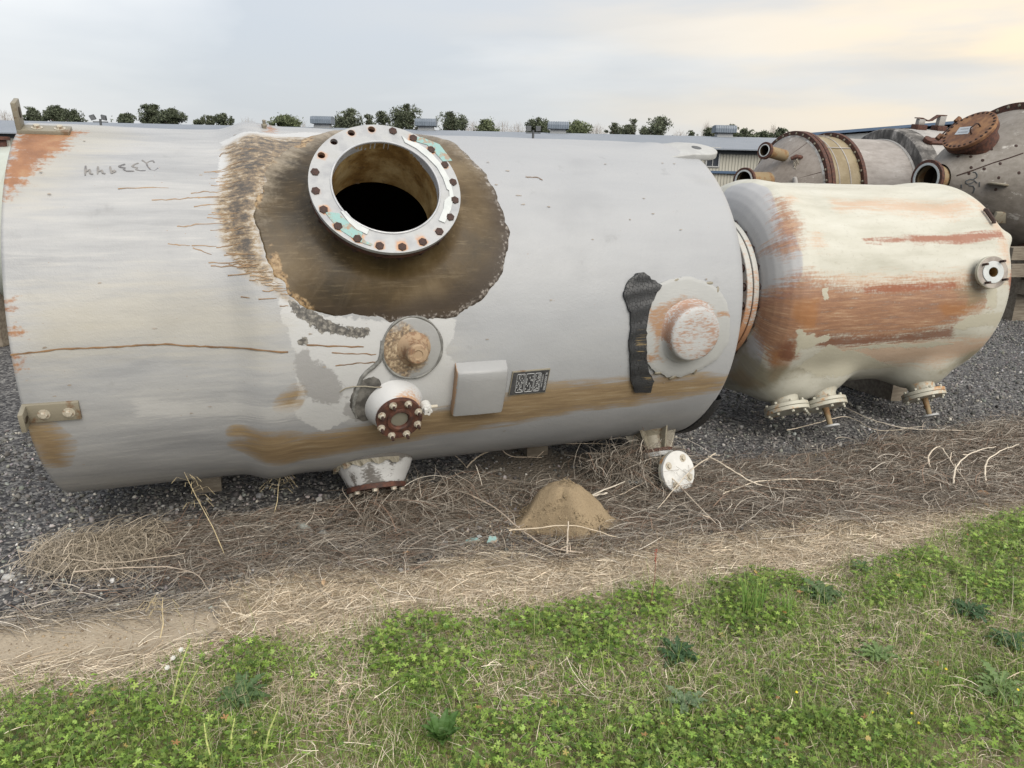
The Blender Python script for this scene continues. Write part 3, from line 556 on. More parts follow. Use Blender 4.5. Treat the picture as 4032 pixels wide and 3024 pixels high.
def tree(cx, top, wid, base, dens, col, label, Y=None, lobes=7, lean=0):
    Y = Y or random.uniform(108, 122); T = at_depth(cx, top, Y); B = at_depth(cx, base, Y); wd = wid*K/FPX*Y/math.cos(math.atan((cx*K-PCX)/FPX))*1.16
    t = thing('tree', label, 'tree', (T[0], Y, 0), 0, 'trees beyond the warehouse roof'); h = T[2]; hb = B[2]-1.6
    rng = np.random.default_rng(int(cx*7+top)); m = MB()
    m.tube([(0, 0, 0), (.1, .1, hb*.6), (.05*wd, 0, hb+(h-hb)*.35), (0, .1, h*.985)], [.28, .22, .14, .03], 6)
    cs = []
    for i in range(lobes):
        z = hb+(h-hb)*(i+.55)/lobes; fr = (i+.5)/lobes; wf_ = wd*.5*(math.sin(PI*min(.97, .34+fr*.64))**.75)
        for k in range(6 if fr < .6 else 4 if fr < .85 else 2):
            a = rng.uniform(0, 2*PI); r = wf_*rng.uniform(.35, .92); c_ = np.array([r*math.cos(a), r*math.sin(a), z+rng.uniform(-.25, .25)*(h-hb)/lobes]); cs.append((c_, wd*rng.uniform(.09, .20)))
            m.tube([(0, 0, z*.9), tuple(c_*np.array([.5, .5, 1])-np.array([0, 0, .3])), tuple(c_)], [.09, .06, .02], 4)
    m.build('trunk', M['bark'], t)
    n = int(dens*11); which = rng.integers(0, len(cs), n); ctr = np.array([c_[0] for c_ in cs])[which]; rad = np.array([c_[1] for c_ in cs])[which]
    d = rng.normal(size=(n, 3)); d /= np.linalg.norm(d, axis=1)[:, None]; p = ctr+d*(rad*(.15+np.abs(rng.normal(0, .62, n))))[:, None]*np.array([1, 1, .7])
    ko = rng.random(n) < .25; e_ = rng.normal(size=(ko.sum(), 3)); e_ /= np.linalg.norm(e_, axis=1)[:, None]; zc_ = hb+1.6+(h-hb-1.6)*.42; p[ko] = np.array([0, 0, zc_])+e_*(rng.random(ko.sum())**.42)[:, None]*np.array([wd*.47, wd*.47, (h-hb-1.6)*.60])
    gap = (vnoise(p[:, 0]+p[:, 1]*.6+cx, p[:, 2]+cx*.37, .95, 90)*.6+vnoise(p[:, 0]-p[:, 1]*.5+cx, p[:, 2]*1.2, .5, 91)*.5 < .0) & (p[:, 2] > hb+1); p[gap] = p[gap]*np.array([.5, .5, 1]); p = np.concatenate([p[~gap], p[gap][::3]]); which = np.concatenate([which[~gap], which[gap][::3]]); n = len(p)
    top = p[:, 2] < h*1.0+rng.normal(0, .15, n); p = p[top]; which = which[top]; n = len(p)
    V, F = scatter(TRIT, TRIF, p, rot_mats(n, rng), rng.uniform(.14, .36, n))
    cc = np.array(col)*(rng.uniform(.6, 1.35, n)*rng.choice([.7, 1, 1.3], len(cs))[which])[:, None]; cc = np.repeat(cc, 3, 0)
    npmesh('crown', V, F, M['needle'], cc, 0, t)
    if lean: t.rotation_euler = (0, lean, 0)
G1 = (.075, .09, .055); G2 = (.088, .102, .065); G3 = (.105, .125, .065)
kinds = {0: ('round dense pine', G1), 1: ('open loose pine', G2), 2: ('light green leafing tree', G3)}
TREES = [(70, 232, 42, 262, 800, 0, 'standing beside the upper left bracket'), (122, 228, 42, 262, 900, 0, 'second right of the upper left bracket'), (158, 236, 36, 263, 650, 0, 'just left of the left floodlight pole'),
 (268, 246, 44, 268, 700, 0, 'low, right of the left floodlight pole'), (324, 225, 44, 268, 1000, 0, 'tallest left of the tank shoulder'), (368, 236, 54, 268, 1100, 0, 'broad, touching the tallest one on the left'), (425, 258, 26, 268, 300, 1, 'small gap filler left of the tank hump'), (450, 250, 30, 270, 420, 1, 'second left of the tank hump'), (482, 244, 36, 270, 560, 0, 'right behind the tank hump'),
 (614, 249, 62, 274, 900, 2, 'low and wide, right of the tank stub bolt'), (752, 235, 54, 276, 850, 1, 'between the first roof vent and the big flange'), (797, 247, 26, 276, 330, 1, 'left small one above the big flange'), (826, 239, 32, 276, 450, 1, 'right small one above the big flange'), (877, 224, 66, 278, 1300, 0, 'tallest of all, above the big flange'),
 (973, 240, 66, 284, 1150, 0, 'full crowned, right of the second roof vent'), (1054, 257, 52, 285, 620, 2, 'halfway between the second and third roof vents'), (1163, 254, 54, 290, 850, 0, 'behind the right floodlight pole'), (1250, 261, 62, 292, 900, 2, 'rounded, right of the third roof vent'),
 (1330, 265, 40, 292, 360, 1, 'first of a thin trio over the lifting lug end'), (1355, 268, 34, 293, 360, 1, 'middle of the thin trio'), (1367, 257, 30, 293, 300, 1, 'tall thin last of the trio'), (1424, 252, 62, 294, 800, 1, 'widest one over the lifting lug'), (1392, 274, 34, 294, 300, 1, 'low left neighbour of the widest one'), (1495, 282, 22, 297, 220, 0, 'tiny one left of the fourth roof vent'),
 (1540, 275, 44, 300, 560, 1, 'left side of the fourth roof vent'), (1580, 269, 40, 302, 560, 0, 'rising behind the fourth roof vent'), (1612, 277, 40, 303, 480, 1, 'right of the fourth roof vent'), (1650, 284, 44, 304, 520, 0, 'broad low one before the rusty cone'), (1690, 277, 26, 300, 400, 0, 'last one above the rusty cone')]
for cx, tp, wd, bs, dn, kd, where in TREES:
    if kd == 1: dn = int(dn*.85)
    tree(cx, tp, wd, bs, dn*1.35, kinds[kd][1], '%s %s' % (kinds[kd][0], where), lobes=5 if wd > 40 else 4)
# bare twiggy trees, each a thing
def bare_tree(cx, top, wid, label):
    Y = random.uniform(124, 132); T = at_depth(cx, top, Y); wd = wid*K/FPX*Y; t = thing('bare_tree', label, 'tree', (T[0], Y, 0), 0, 'leafless trees beyond the warehouse'); rng = np.random.default_rng(int(cx)); h = T[2]; m = MB(); m.tube([(0, 0, 0), (.1, 0, h*.6), (0, 0, h)], [.2, .12, .02], 5)
    tw = None
    for i in range(14):
        z = h*rng.uniform(.45, .85); a = rng.uniform(0, 2*PI); L = wd*rng.uniform(.25, .5); m.tube([(0, 0, z*.9), (L*.5*math.cos(a), L*.5*math.sin(a), z), (L*math.cos(a), L*math.sin(a), min(h*.97, z+L*.8))], [.07, .045, .015], 3, None, False)
    n = 900; d = rng.normal(size=(n, 3)); d /= np.linalg.norm(d, axis=1)[:, None]; p = np.array([0, 0, h*.78])+d*(rng.random(n)**.5)[:, None]*np.array([wd*.5, wd*.5, h*.22]); u = rng.normal(0, .55, (n, 3))+np.array([0, 0, 1.0]); u /= np.linalg.norm(u, axis=1)[:, None]; L = rng.uniform(.4, 1.2, n)[:, None]; sd_ = rng.normal(0, 1, (n, 3)); sd_ -= u*(sd_*u).sum(1)[:, None]; sd_ /= np.linalg.norm(sd_, axis=1)[:, None]
    V = np.stack([p-sd_*.013, p+sd_*.013, p+u*L], 1).reshape(-1, 3); npmesh('twigs', V, np.arange(n*3).reshape(n, 3), M['twig'], None, 0, t)
    m.build('trunk', M['twig'], t)
for cx, tp, wd, lb in ((8, 240, 34, 'pale leafless tree at the left edge of the sky'), (535, 258, 40, 'pale leafless tree beside the tank hump'), (648, 262, 40, 'pale leafless tree between low wide tree and first vent'), (1022, 262, 44, 'leafless brushy tree right of the full crowned pine'), (1086, 265, 60, 'wide leafless thicket between the second and third vents'), (1120, 268, 40, 'leafless tree left of the right floodlight pole'), (1290, 270, 44, 'leafless tree right of the rounded green tree'), (1470, 285, 40, 'thin leafless tree left of the tiny pine'), (1528, 268, 22, 'tall leafless tree above the fourth vent'), (1672, 272, 26, 'leafless tree next to the rusty cone')):
    bare_tree(cx, tp, wd, lb)

# ------------------------------------------------------------------ grey tank in front
G = Cyl((-1.070, 5.132, EYE-.8793), 19.94, 1.133); GR = G.R; THN = R_(36.4); FACE = 1.356
tank = thing('storage_tank', 'large grey fibreglass tank lying in front with an open bolted manhole flange', 'tank', (G.A[0], G.A[1], 0), R_(19.94), 'old tanks lying in the yard')
def sstep(x, a, b): t = np.clip((x-a)/(b-a), 0, 1); return t*t*(3-2*t)
def shell_r(s):
    s = np.asarray(s, float)
    return GR-.024*(1-sstep(s, -.86, -.70))+.026*np.exp(-((s+.66)/.115)**2)+.012*np.exp(-((s+.30)/.25)**2)
sv = np.concatenate([np.arange(-1.84, 2.305, .0155), 2.305+.075*np.sin(np.linspace(.12, PI/2, 9))]); rv = shell_r(sv)
rv[-9:] -= .075*(1-np.cos(np.linspace(.12, PI/2, 9)))
sv = np.concatenate([[-1.80, -1.84, -1.84], sv[1:], [2.395, 2.41, 2.42]]); rv = np.concatenate([[.01, GR-.06, GR-.024], rv[1:], [GR-.16, .6, .01]])
sv[0] = -1.80
th = np.concatenate([np.arange(-88, 105, .8), np.arange(105, 272, 5.0)]); tv = np.radians(th); nT = len(tv)
SS, TT = np.meshgrid(sv, tv, indexing='ij'); RR = np.repeat(rv[:, None], nT, 1)
body = (RR > 1.0)
RR = RR+body*(vnoise(SS*1.0, TT*GR, .5, 5)*.010+vnoise(SS, TT*GR, .16, 6)*.004)
# laminated swelling under the lifting lug
RR += body*.040*np.exp(-((SS-2.06)/.17)**2-((TT-R_(72))*GR/.13)**2)
P = np.stack([SS, -RR*np.cos(TT), G.A[2]+RR*np.sin(TT)], -1).reshape(-1, 3)
nS = len(sv); ii = np.arange(nS*nT).reshape(nS, nT); jn = np.roll(np.arange(nT), -1)
F = np.stack([ii[:-1].ravel(), ii[1:].ravel(), ii[1:][:, jn].ravel(), ii[:-1][:, jn].ravel()], 1)
Su, Au = SS.ravel(), (TT*GR).ravel()
rho = np.hypot(Su, GR*np.sin(TT.ravel()-THN)); rho[np.cos(TT.ravel()-THN) < 0] = 9
keep = (rho[F] > .315).any(1); F = F[keep]
shell = npmesh('shell', P, F, M['grey'], None, 1, tank)
uvl = shell.data.uv_layers.new(name='UVMap'); uvl.data.foreach_set('uv', np.stack([Su, Au], 1)[F.ravel()].astype(np.float32).ravel())
def gpoly(pts): return [G.uv(x, y) for x, y in pts]
def gmask(name, polys, w):
    v = np.zeros(len(Su))
    for pl in polys:
        q = gpoly(pl) if len(pl) > 2 else None
        v = np.maximum(v, np.clip(.5+sdf(q, Su, Au)/w, 0, 1))
    v[(TT.ravel() > R_(100)) | (TT.ravel() < R_(-87))] = 0; attr(shell.data, name, v); return v
gmask('m_rust', [[(35, 284), (60, 266), (120, 272), (180, 276), (150, 292), (135, 315), (100, 335), (72, 350), (52, 382), (32, 404), (12, 416), (-6, 418), (0, 380), (15, 320)], [(4, 652), (18, 650), (24, 662), (16, 672), (6, 668)], [(22, 704), (33, 704), (33, 718), (24, 718)], [(26, 780), (36, 782), (37, 806), (28, 806)], [(40, 778), (47, 780), (47, 800), (41, 800)], [(575, 280), (584, 268), (592, 278), (590, 292), (580, 293)]], .16)
gmask('m_ochre', [[(515, 965), (560, 958), (640, 950), (740, 935), (830, 916), (930, 898), (1081, 870), (1110, 852), (1182, 838), (1317, 830), (1400, 822), (1530, 818), (1566, 824), (1552, 834), (1470, 850), (1381, 864), (1262, 876), (1105, 908), (926, 938), (737, 968), (620, 990), (575, 988)], [(512, 940), (600, 936), (640, 944), (560, 950)], [(540, 955), (640, 945), (640, 950), (545, 962)], [(60, 925), (105, 935), (138, 962), (128, 1008), (105, 1006), (80, 968), (58, 945)], [(640, 846), (628, 852), (612, 870), (630, 868)]], .14)
gmask('m_resin', [[(480, 312), (540, 300), (640, 300), (705, 306), (690, 330), (620, 350), (580, 400), (556, 470), (575, 560), (610, 620), (645, 662), (615, 652), (560, 615), (520, 590), (500, 560), (480, 530), (470, 480), (462, 440), (475, 390), (490, 350)]], .17)
gmask('m_dark', [[(622, 652), (665, 662), (722, 700), (797, 712), (792, 730), (742, 726), (690, 712), (642, 688)], [(643, 731), (660, 728), (664, 740), (650, 746), (642, 742)]], .07)
gmask('m_white', [[(600, 640), (700, 680), (800, 695), (965, 678), (985, 690), (985, 720), (960, 760), (990, 790), (970, 880), (930, 890), (860, 800), (760, 900), (700, 930), (640, 900), (640, 770), (615, 700)], [(480, 300), (700, 290), (700, 312), (560, 350), (500, 420), (470, 400)]], .12)
gmask('m_patch', [[(636, 760), (662, 752), (676, 776), (720, 800), (742, 830), (735, 872), (700, 870), (655, 850), (640, 800)], [(745, 850), (780, 900), (800, 905), (770, 905), (742, 890)]], .10)
gmask('m_streak', [[(290, 868), (480, 876), (640, 868), (645, 900), (480, 908), (300, 905)]], .12)
gmask('m_yellow', [[(60, 640), (300, 600), (520, 640), (600, 700), (560, 770), (300, 760), (60, 800)], [(340, 690), (560, 680), (560, 740), (340, 740)], [(30, 270), (230, 262), (290, 290), (200, 320), (90, 420), (10, 430)]], .5)
# bare inside of the vessel
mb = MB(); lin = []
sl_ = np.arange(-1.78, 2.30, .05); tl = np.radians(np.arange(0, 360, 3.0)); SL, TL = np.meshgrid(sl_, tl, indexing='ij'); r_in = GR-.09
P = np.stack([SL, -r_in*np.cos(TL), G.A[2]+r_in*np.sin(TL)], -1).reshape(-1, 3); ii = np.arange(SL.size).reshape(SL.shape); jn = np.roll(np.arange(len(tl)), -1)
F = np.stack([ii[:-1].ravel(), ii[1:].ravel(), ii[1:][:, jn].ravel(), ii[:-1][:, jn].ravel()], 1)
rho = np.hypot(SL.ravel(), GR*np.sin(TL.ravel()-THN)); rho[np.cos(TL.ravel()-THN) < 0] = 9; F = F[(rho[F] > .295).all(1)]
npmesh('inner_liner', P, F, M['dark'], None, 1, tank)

# --- manhole: laminated collar, bore, flange, bolts, gasket remains
FN = G.frame(0, THN, FACE); FNw = Matrix.Translation((G.A[0], G.A[1], 0)) @ Matrix.Rotation(R_(19.94), 4, 'Z') @ FN; FNi = np.array(FNw.inverted())
def nzp(x, y):
    o = FNi[:3, :3] @ ORI+FNi[:3, 3]; d = FNi[:3, :3] @ ray(x, y); t = -o[2]/d[2]; return (o+d*t)[:2]
Z2 = lambda x, y: (493.7+x*.2976, 219.4+y*.2976)
bnd = [(1098, 500), (1096, 545), (1078, 598), (1035, 650), (982, 682), (900, 692), (800, 690), (722, 684), (645, 660), (600, 608), (576, 560), (556, 492), (556, 425), (590, 352), (640, 318), (700, 292), (760, 276), (860, 272), (960, 300), (1015, 345), (1060, 400), (1085, 450)]
bp = []
for x, y in bnd:
    s_, t_ = G.hit(x, y); yy = GR*math.sin(t_-THN); bp.append((math.atan2(yy, s_), max(math.hypot(s_, yy), .40)))
bp.sort(); ba = np.array([a for a, _ in bp]); br = np.array([r for _, r in bp])
ba = np.concatenate([ba[-4:]-2*PI, ba, ba[:4]+2*PI]); br = np.concatenate([br[-4:], br, br[:4]])
NPH, NT_ = 300, 34; ph = np.linspace(-PI, PI, NPH, endpoint=False); ro = np.interp(ph, ba, br)
for _ in range(6): ro = .25*np.roll(ro, 1)+.5*ro+.25*np.roll(ro, -1)
ro = ro+np.interp(ph, np.linspace(-PI, PI, 90), RNG.normal(0, .008, 90))+RNG.normal(0, .002, NPH)
tt = np.concatenate([[0, 0], np.linspace(0, 1, NT_)[1:], [1.012]]); RN = .335
V = []; DEE = []; EDG = []; TAN = []; PAL = []; UVs = []
for i, t in enumerate(tt):
    rr = RN+(ro-RN)*t; x = rr*np.cos(ph); y = rr*np.sin(ph); b_ = np.clip(y, -1.1, 1.1); zs = np.sqrt((shell_r(x)+.0)**2-b_**2)
    tc_ = min(t, 1); e = .003+.053*(1-tc_)**1.2+.012*np.sin(ph*3+2)*(1-tc_)*tc_*2; e = np.where(t > 1, -.02, e)
    z = zs+e+(1.285-zs-.05)*max(0, 1-tc_/.34)**2.6
    if i == 0: z = np.full_like(z, 1.30)
    V.append(np.stack([x, y, z-FACE], 1)); cosr = np.cos(ph); 
    DEE.append(np.clip((t-.40)*1.7, 0, 1)*np.clip(.25+1.1*np.cos(ph+1.0), 0, 1)*.85)
    EDG.append(np.clip((t-.80)/.18, 0, 1)*.60*np.clip(.5+1.2*np.cos(ph+.5), 0, 1)); TAN.append(np.clip((t-.82+.10*np.sin(ph*9+1)*np.sin(ph*4))/.12, 0, 1)*np.clip((-np.cos(ph)-.35)*2.5, 0, .62)*np.clip(.75+.5*np.sin(ph*7)+.3*np.sin(ph*17+2), .3, 1))
    PAL.append(np.clip((t-.5)*1.6, 0, 1)*np.clip(np.cos(ph-.55)*1.1, 0, 1)*.66+np.clip((t-.25)*1.5, 0, 1)*np.clip(np.cos(ph-2.45)-.2, 0, 1)*.75); UVs.append(np.stack([rr, ph*.42], 1))
V = np.concatenate(V); L = len(tt); ii = np.arange(L*NPH).reshape(L, NPH); jn = np.roll(np.arange(NPH), -1)
F = np.stack([ii[:-1].ravel(), ii[1:].ravel(), ii[1:][:, jn].ravel(), ii[:-1][:, jn].ravel()], 1)
Vt = (np.array(FN)[:3, :3] @ V.T).T+np.array(FN)[:3, 3]
co = npmesh('laminate_collar', Vt, F, M['resin'], None, 1, tank)
for nm, a in (('m_deep', DEE), ('m_edge', EDG), ('m_tan', TAN), ('m_pale', PAL)): attr(co.data, nm, np.concatenate(a))
uvl = co.data.uv_layers.new(name='UVMap'); uvl.data.foreach_set('uv', np.concatenate(UVs)[F.ravel()].astype(np.float32).ravel())
# bore
n = 72; a = np.linspace(0, 2*PI, n, endpoint=False); lev = np.linspace(0, 1, 10); V = []
for l in lev:
    x = .286*np.cos(a); y = .286*np.sin(a); zb_ = np.sqrt(GR**2-y**2)-.10-FACE; V.append(np.stack([x*(1+.01*np.sin(9*l+3*a)), y, -.004+(zb_+.004)*l], 1))
V = np.concatenate(V); ii = np.arange(10*n).reshape(10, n); jn = np.roll(np.arange(n), -1)
F = np.stack([ii[:-1].ravel(), ii[1:].ravel(), ii[1:][:, jn].ravel(), ii[:-1][:, jn].ravel()], 1)
bo = npmesh('manhole_bore', (np.array(FN)[:3, :3] @ V.T).T+np.array(FN)[:3, 3], F, M['neck'], None, 1, tank)
def flange_mesh(rin, rout, bc, nh, rh, z0, z1, ph0, m=24, rustseg=None):
    mb = MB(); w = bc*PI/nh; e0, e1 = rin-bc, rout-bc; V = []; F = []; RU = []
    dirs = sorted(set(list(np.linspace(-PI, PI, m, endpoint=False).round(5))+[math.atan2(e, x) for e in (e0, e1) for x in (-w, w)])); D = len(dirs); rnd = np.random.default_rng(3)
    for h in range(nh):
        a0 = ph0+2*PI*h/nh; base = len(V); kr = rnd.uniform(.25, 1) if rustseg is None else rustseg[h]
        for zt, sg in ((z1, 1), (z0, 0)):
            for lv in (0, .28, 1):
                for d in dirs:
                    cx_, sx_ = math.cos(d), math.sin(d); tmax = min((w/abs(cx_)) if abs(cx_) > 1e-9 else 9, (e1/sx_ if sx_ > 1e-9 else (e0/sx_ if sx_ < -1e-9 else 9)))
                    r = rh+(tmax-rh)*lv; xi, et = r*cx_, r*sx_; ang = a0+xi/bc; R2 = bc+et
                    V.append((R2*math.cos(ang), R2*math.sin(ang), zt)); RU.append((1, .5, .0)[int(lv*2+.5)]*kr)
        for k in range(D):
            k2 = (k+1) % D
            for lv in range(2):
                A = base+lv*D; F.append((A+k, A+k2, A+D+k2, A+D+k)); B = base+(3+lv)*D; F.append((B+k2, B+k, B+D+k, B+D+k2))
            F.append((base+k2, base+k, base+3*D+k, base+3*D+k2))
            d1, d2 = dirs[k], dirs[k2] if k2 else dirs[0]+2*PI; dm = (d1+d2)/2; cm, sm = math.cos(dm), math.sin(dm)
            tm = w/abs(cm) if abs(cm) > 1e-9 else 9; te = e1/sm if sm > 1e-9 else (e0/sm if sm < -1e-9 else 9)
            if te < tm: F.append((base+2*D+k, base+2*D+k2, base+5*D+k2, base+5*D+k))
    me = bpy.data.meshes.new('flange'); me.from_pydata(V, [], F); attr(me, 'm_rust', np.array(RU)); bm = bmesh.new(); bm.from_mesh(me); bmesh.ops.remove_doubles(bm, verts=bm.verts, dist=2e-5); bmesh.ops.recalc_face_normals(bm, faces=bm.faces); bm.to_mesh(me); bm.free(); return me
bz = [(1040, 208), (897, 243), (780, 310), (698, 408), (665, 538), (680, 677), (750, 803), (865, 922), (1012, 1005), (1170, 1055), (1332, 1057), (1475, 1012), (1583, 932), (1655, 822), (1675, 695), (1650, 565), (1583, 440), (1478, 330), (1342, 255), (1195, 212)]
b0 = nzp(*Z2(*bz[0])); b1 = nzp(*Z2(*bz[5])); PH0 = math.atan2(b0[1], b0[0]); sgn = 1 if ((math.atan2(b1[1], b1[0])-PH0+PI) % (2*PI)-PI) > 0 else -1
rs_ = [.55, .5, .4, .6, .35, .45, .8, .9, .95, .75, 1.0, .85, .45, .35, .3, .25, .6, .9, .8, .35]
rs2 = rs_ if sgn > 0 else [rs_[0]]+rs_[:0:-1]
fm = flange_mesh(.290, .4065, .37465, 20, .020, -.022, 0, PH0, rustseg=rs2); fin(fm, M['liner'], 30)
fl = link('manhole_flange', fm, tank, FN); fm2 = flange_mesh(.325, .402, .37465, 20, .020, -.062, -.0225, PH0); fin(fm2, M['rust'], 30); link('backing_ring', fm2, fl)
MB().lathe([(.286, -.05), (.286, .006), (.289, .009), (.294, .007), (.297, .0005)], 96).build('liner_lip', M['lip'], fl)
bm_ = hexbolt(.0235, .0075, 0).mesh('bolt', M['bolt'], 30); bn = MB().lathe([(.026, -.095), (.026, -.064), (.013, -.064)], 6, None, closed='start').mesh('bolt_nut', M['bolt'], 30)
for h in range(20):
    a = PH0+sgn*2*PI*h/20; Mx = Matrix.Translation((.37465*math.cos(a), .37465*math.sin(a), 0)) @ Matrix.Rotation(h*1.3, 4, 'Z')
    if h >= 4: link('bolt', bm_, fl, Mx @ Matrix.Translation((0, 0, .0005))); link('bolt_nut', bn, fl, Mx)
def nz_piece(name, pts, h, mat, z=.0008):
    q = [tuple(nzp(*Z2(x, y))) for x, y in pts]; return MB().prism(q, z, z+h).build(name, mat, fl, 0)
nz_piece('gasket_strip', [(700, 803), (800, 812), (830, 845), (905, 905), (975, 958), (962, 985), (1000, 1018), (1043, 1036), (1032, 1050), (930, 1012), (820, 940), (752, 872), (712, 822)], .003, M['teal'])
nz_piece('gasket_strip', [(1318, 262), (1402, 262), (1530, 312), (1622, 432), (1555, 436), (1500, 375), (1440, 315), (1370, 296)], .003, M['teal'])
nz_piece('gasket_piece', [(812, 800), (852, 800), (905, 862), (962, 906), (1020, 934), (1004, 968), (930, 932), (868, 875)], .0055, M['gasket'])
nz_piece('gasket_piece', [(1256, 252), (1300, 286), (1370, 306), (1455, 362), (1540, 455), (1608, 575), (1632, 690), (1612, 790), (1568, 884), (1524, 866), (1560, 778), (1566, 722), (1602, 690), (1600, 650), (1584, 640), (1556, 560), (1512, 482), (1440, 408), (1362, 345), (1278, 300)], .006, M['gasket'])
# --- drips, crack, writing: thin beads on the shell
def z1(x, y): return (x*.3333, 208.5+y*.3333)
DR = [[(1500, 450), (1400, 468), (1320, 471)], [(1480, 545), (1400, 535)], [(1460, 570), (1365, 558)], [(1480, 592), (1400, 604), (1320, 600), (1235, 611)], [(1460, 640), (1420, 640), (1280, 638), (1220, 643), (1100, 652), (980, 655)], [(1440, 628), (1280, 641)], [(1440, 682), (1350, 684), (1255, 699)], [(1540, 760), (1440, 750), (1370, 738)], [(1540, 790), (1440, 784), (1340, 772)], [(1500, 822), (1400, 810), (1265, 816), (1200, 832), (1145, 829)], [(1230, 957), (1160, 952), (1085, 944)], [(1400, 962), (1240, 957)], [(1370, 1016), (1300, 990), (1248, 971)], [(1560, 950), (1480, 962), (1400, 970)], [(1600, 1030), (1465, 1008)], [(1660, 1035), (1540, 1024), (1450, 1022)], [(1660, 1072), (1560, 1070), (1480, 1074), (1350, 1071)], [(1660, 1108), (1500, 1098), (1365, 1091)], [(1740, 1128), (1600, 1150), (1475, 1156)], [(1770, 1190), (1700, 1172), (1620, 1166)], [(1090, 575), (990, 572), (760, 580)], [(1620, 1306), (1560, 1298)], [(1792, 1308), (1675, 1314)], [(1870, 1357), (1812, 1358)], [(1500, 365), (1440, 352), (1420, 372)], [(1530, 335), (1460, 330)]]
m = MB(); rf = lambda s_, a_: float(shell_r(s_))+.0038
def gline(pts): return [G.uv(x, y) for x, y in pts]
for i, d in enumerate(DR): ribbon(G, gline([z1(x, y) for x, y in d]), .0060 if len(d) < 4 else .0055, .0014, m, True, 4, .0015, rf)
for k in range(34):                               # shorter runs between the named ones
    y = random.uniform(330, 645); xe = np.interp(y, [300, 360, 450, 520, 600, 650], [560, 505, 475, 500, 555, 640])+random.uniform(-12, 25); L = random.uniform(8, 34)*(1.6 if random.random() < .2 else 1); yy = y+random.uniform(-3, 3)
    ribbon(G, gline([(xe+16, y+random.uniform(-2, 2)), (xe-L*.4, (y+yy)/2), (xe-L, yy)]), random.uniform(.003, .0055), .0014, m, True, 4, .0025, rf)
dm = tag(m.build('resin_drips', M['drip'], tank, 60), kind='stuff')
for pts_, w_ in (([(20, 769), (60, 764), (120, 757), (200, 753), (262, 751), (312, 747), (357, 745), (420, 750), (480, 752), (540, 752), (622, 758)], .0085), ([(662, 744), (720, 746), (785, 748)], .008), ([(716, 760), (760, 762), (812, 764)], .006), ([(724, 788), (770, 783), (812, 781)], .006), ([(1135, 383), (1160, 384), (1172, 390)], .006)):
    ribbon(G, gline(pts_), w_, .0015, None, False, 5, .0014, rf).build('hairline_crack', M['crack'], tank, 60)

def z4(x, y): return (x*.2232, y*.2232+208.5)
NUM = [[(1368, 582), (1410, 614), (1425, 650), (1450, 680), (1490, 690), (1525, 662)], [(1410, 614), (1440, 596), (1478, 589), (1486, 610)], [(1335, 612), (1300, 622), (1268, 645), (1300, 655), (1322, 657), (1308, 676), (1350, 688), (1405, 688)], [(1205, 622), (1165, 632), (1140, 645), (1175, 655), (1202, 658), (1190, 672), (1215, 690), (1292, 692)], [(1058, 645), (1063, 680), (1072, 713), (1112, 690), (1100, 684), (1068, 690)], [(940, 645), (936, 718)], [(942, 692), (980, 680), (984, 712), (1012, 714)], [(820, 638), (815, 732)], [(820, 695), (862, 672), (862, 716), (894, 720)]]
m = MB()
for st in NUM: ribbon(G, gline([z4(x, y) for x, y in st]), .0078, .001, m, False, 3, 0, rf)
m.build('marker_number', M['marker'], tank, 0)
m = MB()
for k in range(46):                               # flakes where the paint has chipped
    s_, a_ = random.uniform(-1.7, 2.15), random.uniform(-.9, 1.45)
    if math.hypot(s_, a_-.72) < .75: continue
    pts = [(s_+random.uniform(.003, .016)*math.cos(q), a_+random.uniform(.002, .006)*math.sin(q)) for q in np.linspace(0, 2*PI, 7)[:-1]]
    c = [G.p(x, y/GR, float(shell_r(x))+.0045) for x, y in pts]; m.add(c, [tuple(range(6))])
for px, py in ((1072, 400), (1120, 423), (1060, 468), (1097, 370), (1130, 442), (1012, 590), (1030, 560), (1185, 447)):
    s_, a_ = G.uv(px, py); pts = [(s_+random.uniform(.006, .024)*math.cos(q), a_+random.uniform(.002, .006)*math.sin(q)) for q in np.linspace(0, 2*PI, 8)[:-1]]; m.add([G.p(x, y/GR, float(shell_r(x))+.0042) for x, y in pts], [tuple(range(7))])
m.build('paint_chips', m_simple('bare chip', (.20, .165, .13), (.30, .27, .24), 5, .8, .2), tank, 0)['kind'] = 'stuff'

# --- brackets, lug, stub
def bracket(s0, th_, L, w, up):
    Mx = G.frame(s0, th_, GR-.02); ob = MB().box((0, -w/2, -.01), (L, w/2, .018), Mx).build('angle_bracket', M['bracket'], tank, 30, .003)
    u = MB().box((-.001, -w/2+.001, .0), (.022, w/2-.001, up), Mx); o2 = u.build('upright_plate', M['bracket'], ob, 30, .003)
    bm2 = hexbolt(.017, .018, 1.7).mesh('bracket_bolt', M['zinc'], 30)
    for t in (.36, .80): link('bolt', bm2, ob, Mx @ Matrix.Translation((L*t, -.005, .0185)))
    lk = MB().lathe([(.016, 0), (.016, .003), (.0001, .003)], 16).mesh('slot', M['dark'], 0)
    link('slot', lk, ob, Mx @ Matrix.Translation((.0225, 0, up*.62)) @ Matrix.Rotation(PI/2, 4, 'Y') @ Matrix.Diagonal((1.8, .9, 1, 1)))
bracket(-1.835, R_(71), .245, .10, .155); bracket(-1.84, R_(-16.6), .25, .105, .10)
tl_ = np.linspace(-PI/2, PI/2, 16); m = MB(); w = .135
poly = [(1.94, -w*.8), (2.0, -w), (2.27, -w*.98)]+[(2.37+.155*math.cos(a), w*.96*math.sin(a)) for a in tl_]+[(2.27, w*.98), (2.0, w), (1.94, w*.8)]
Lg = G.frame(0, R_(70.5), GR+.006); lg = m.prism(poly, -.026, .022, Lg).build('lifting_lug', M['whitep'], tank, 40, .010, 3)
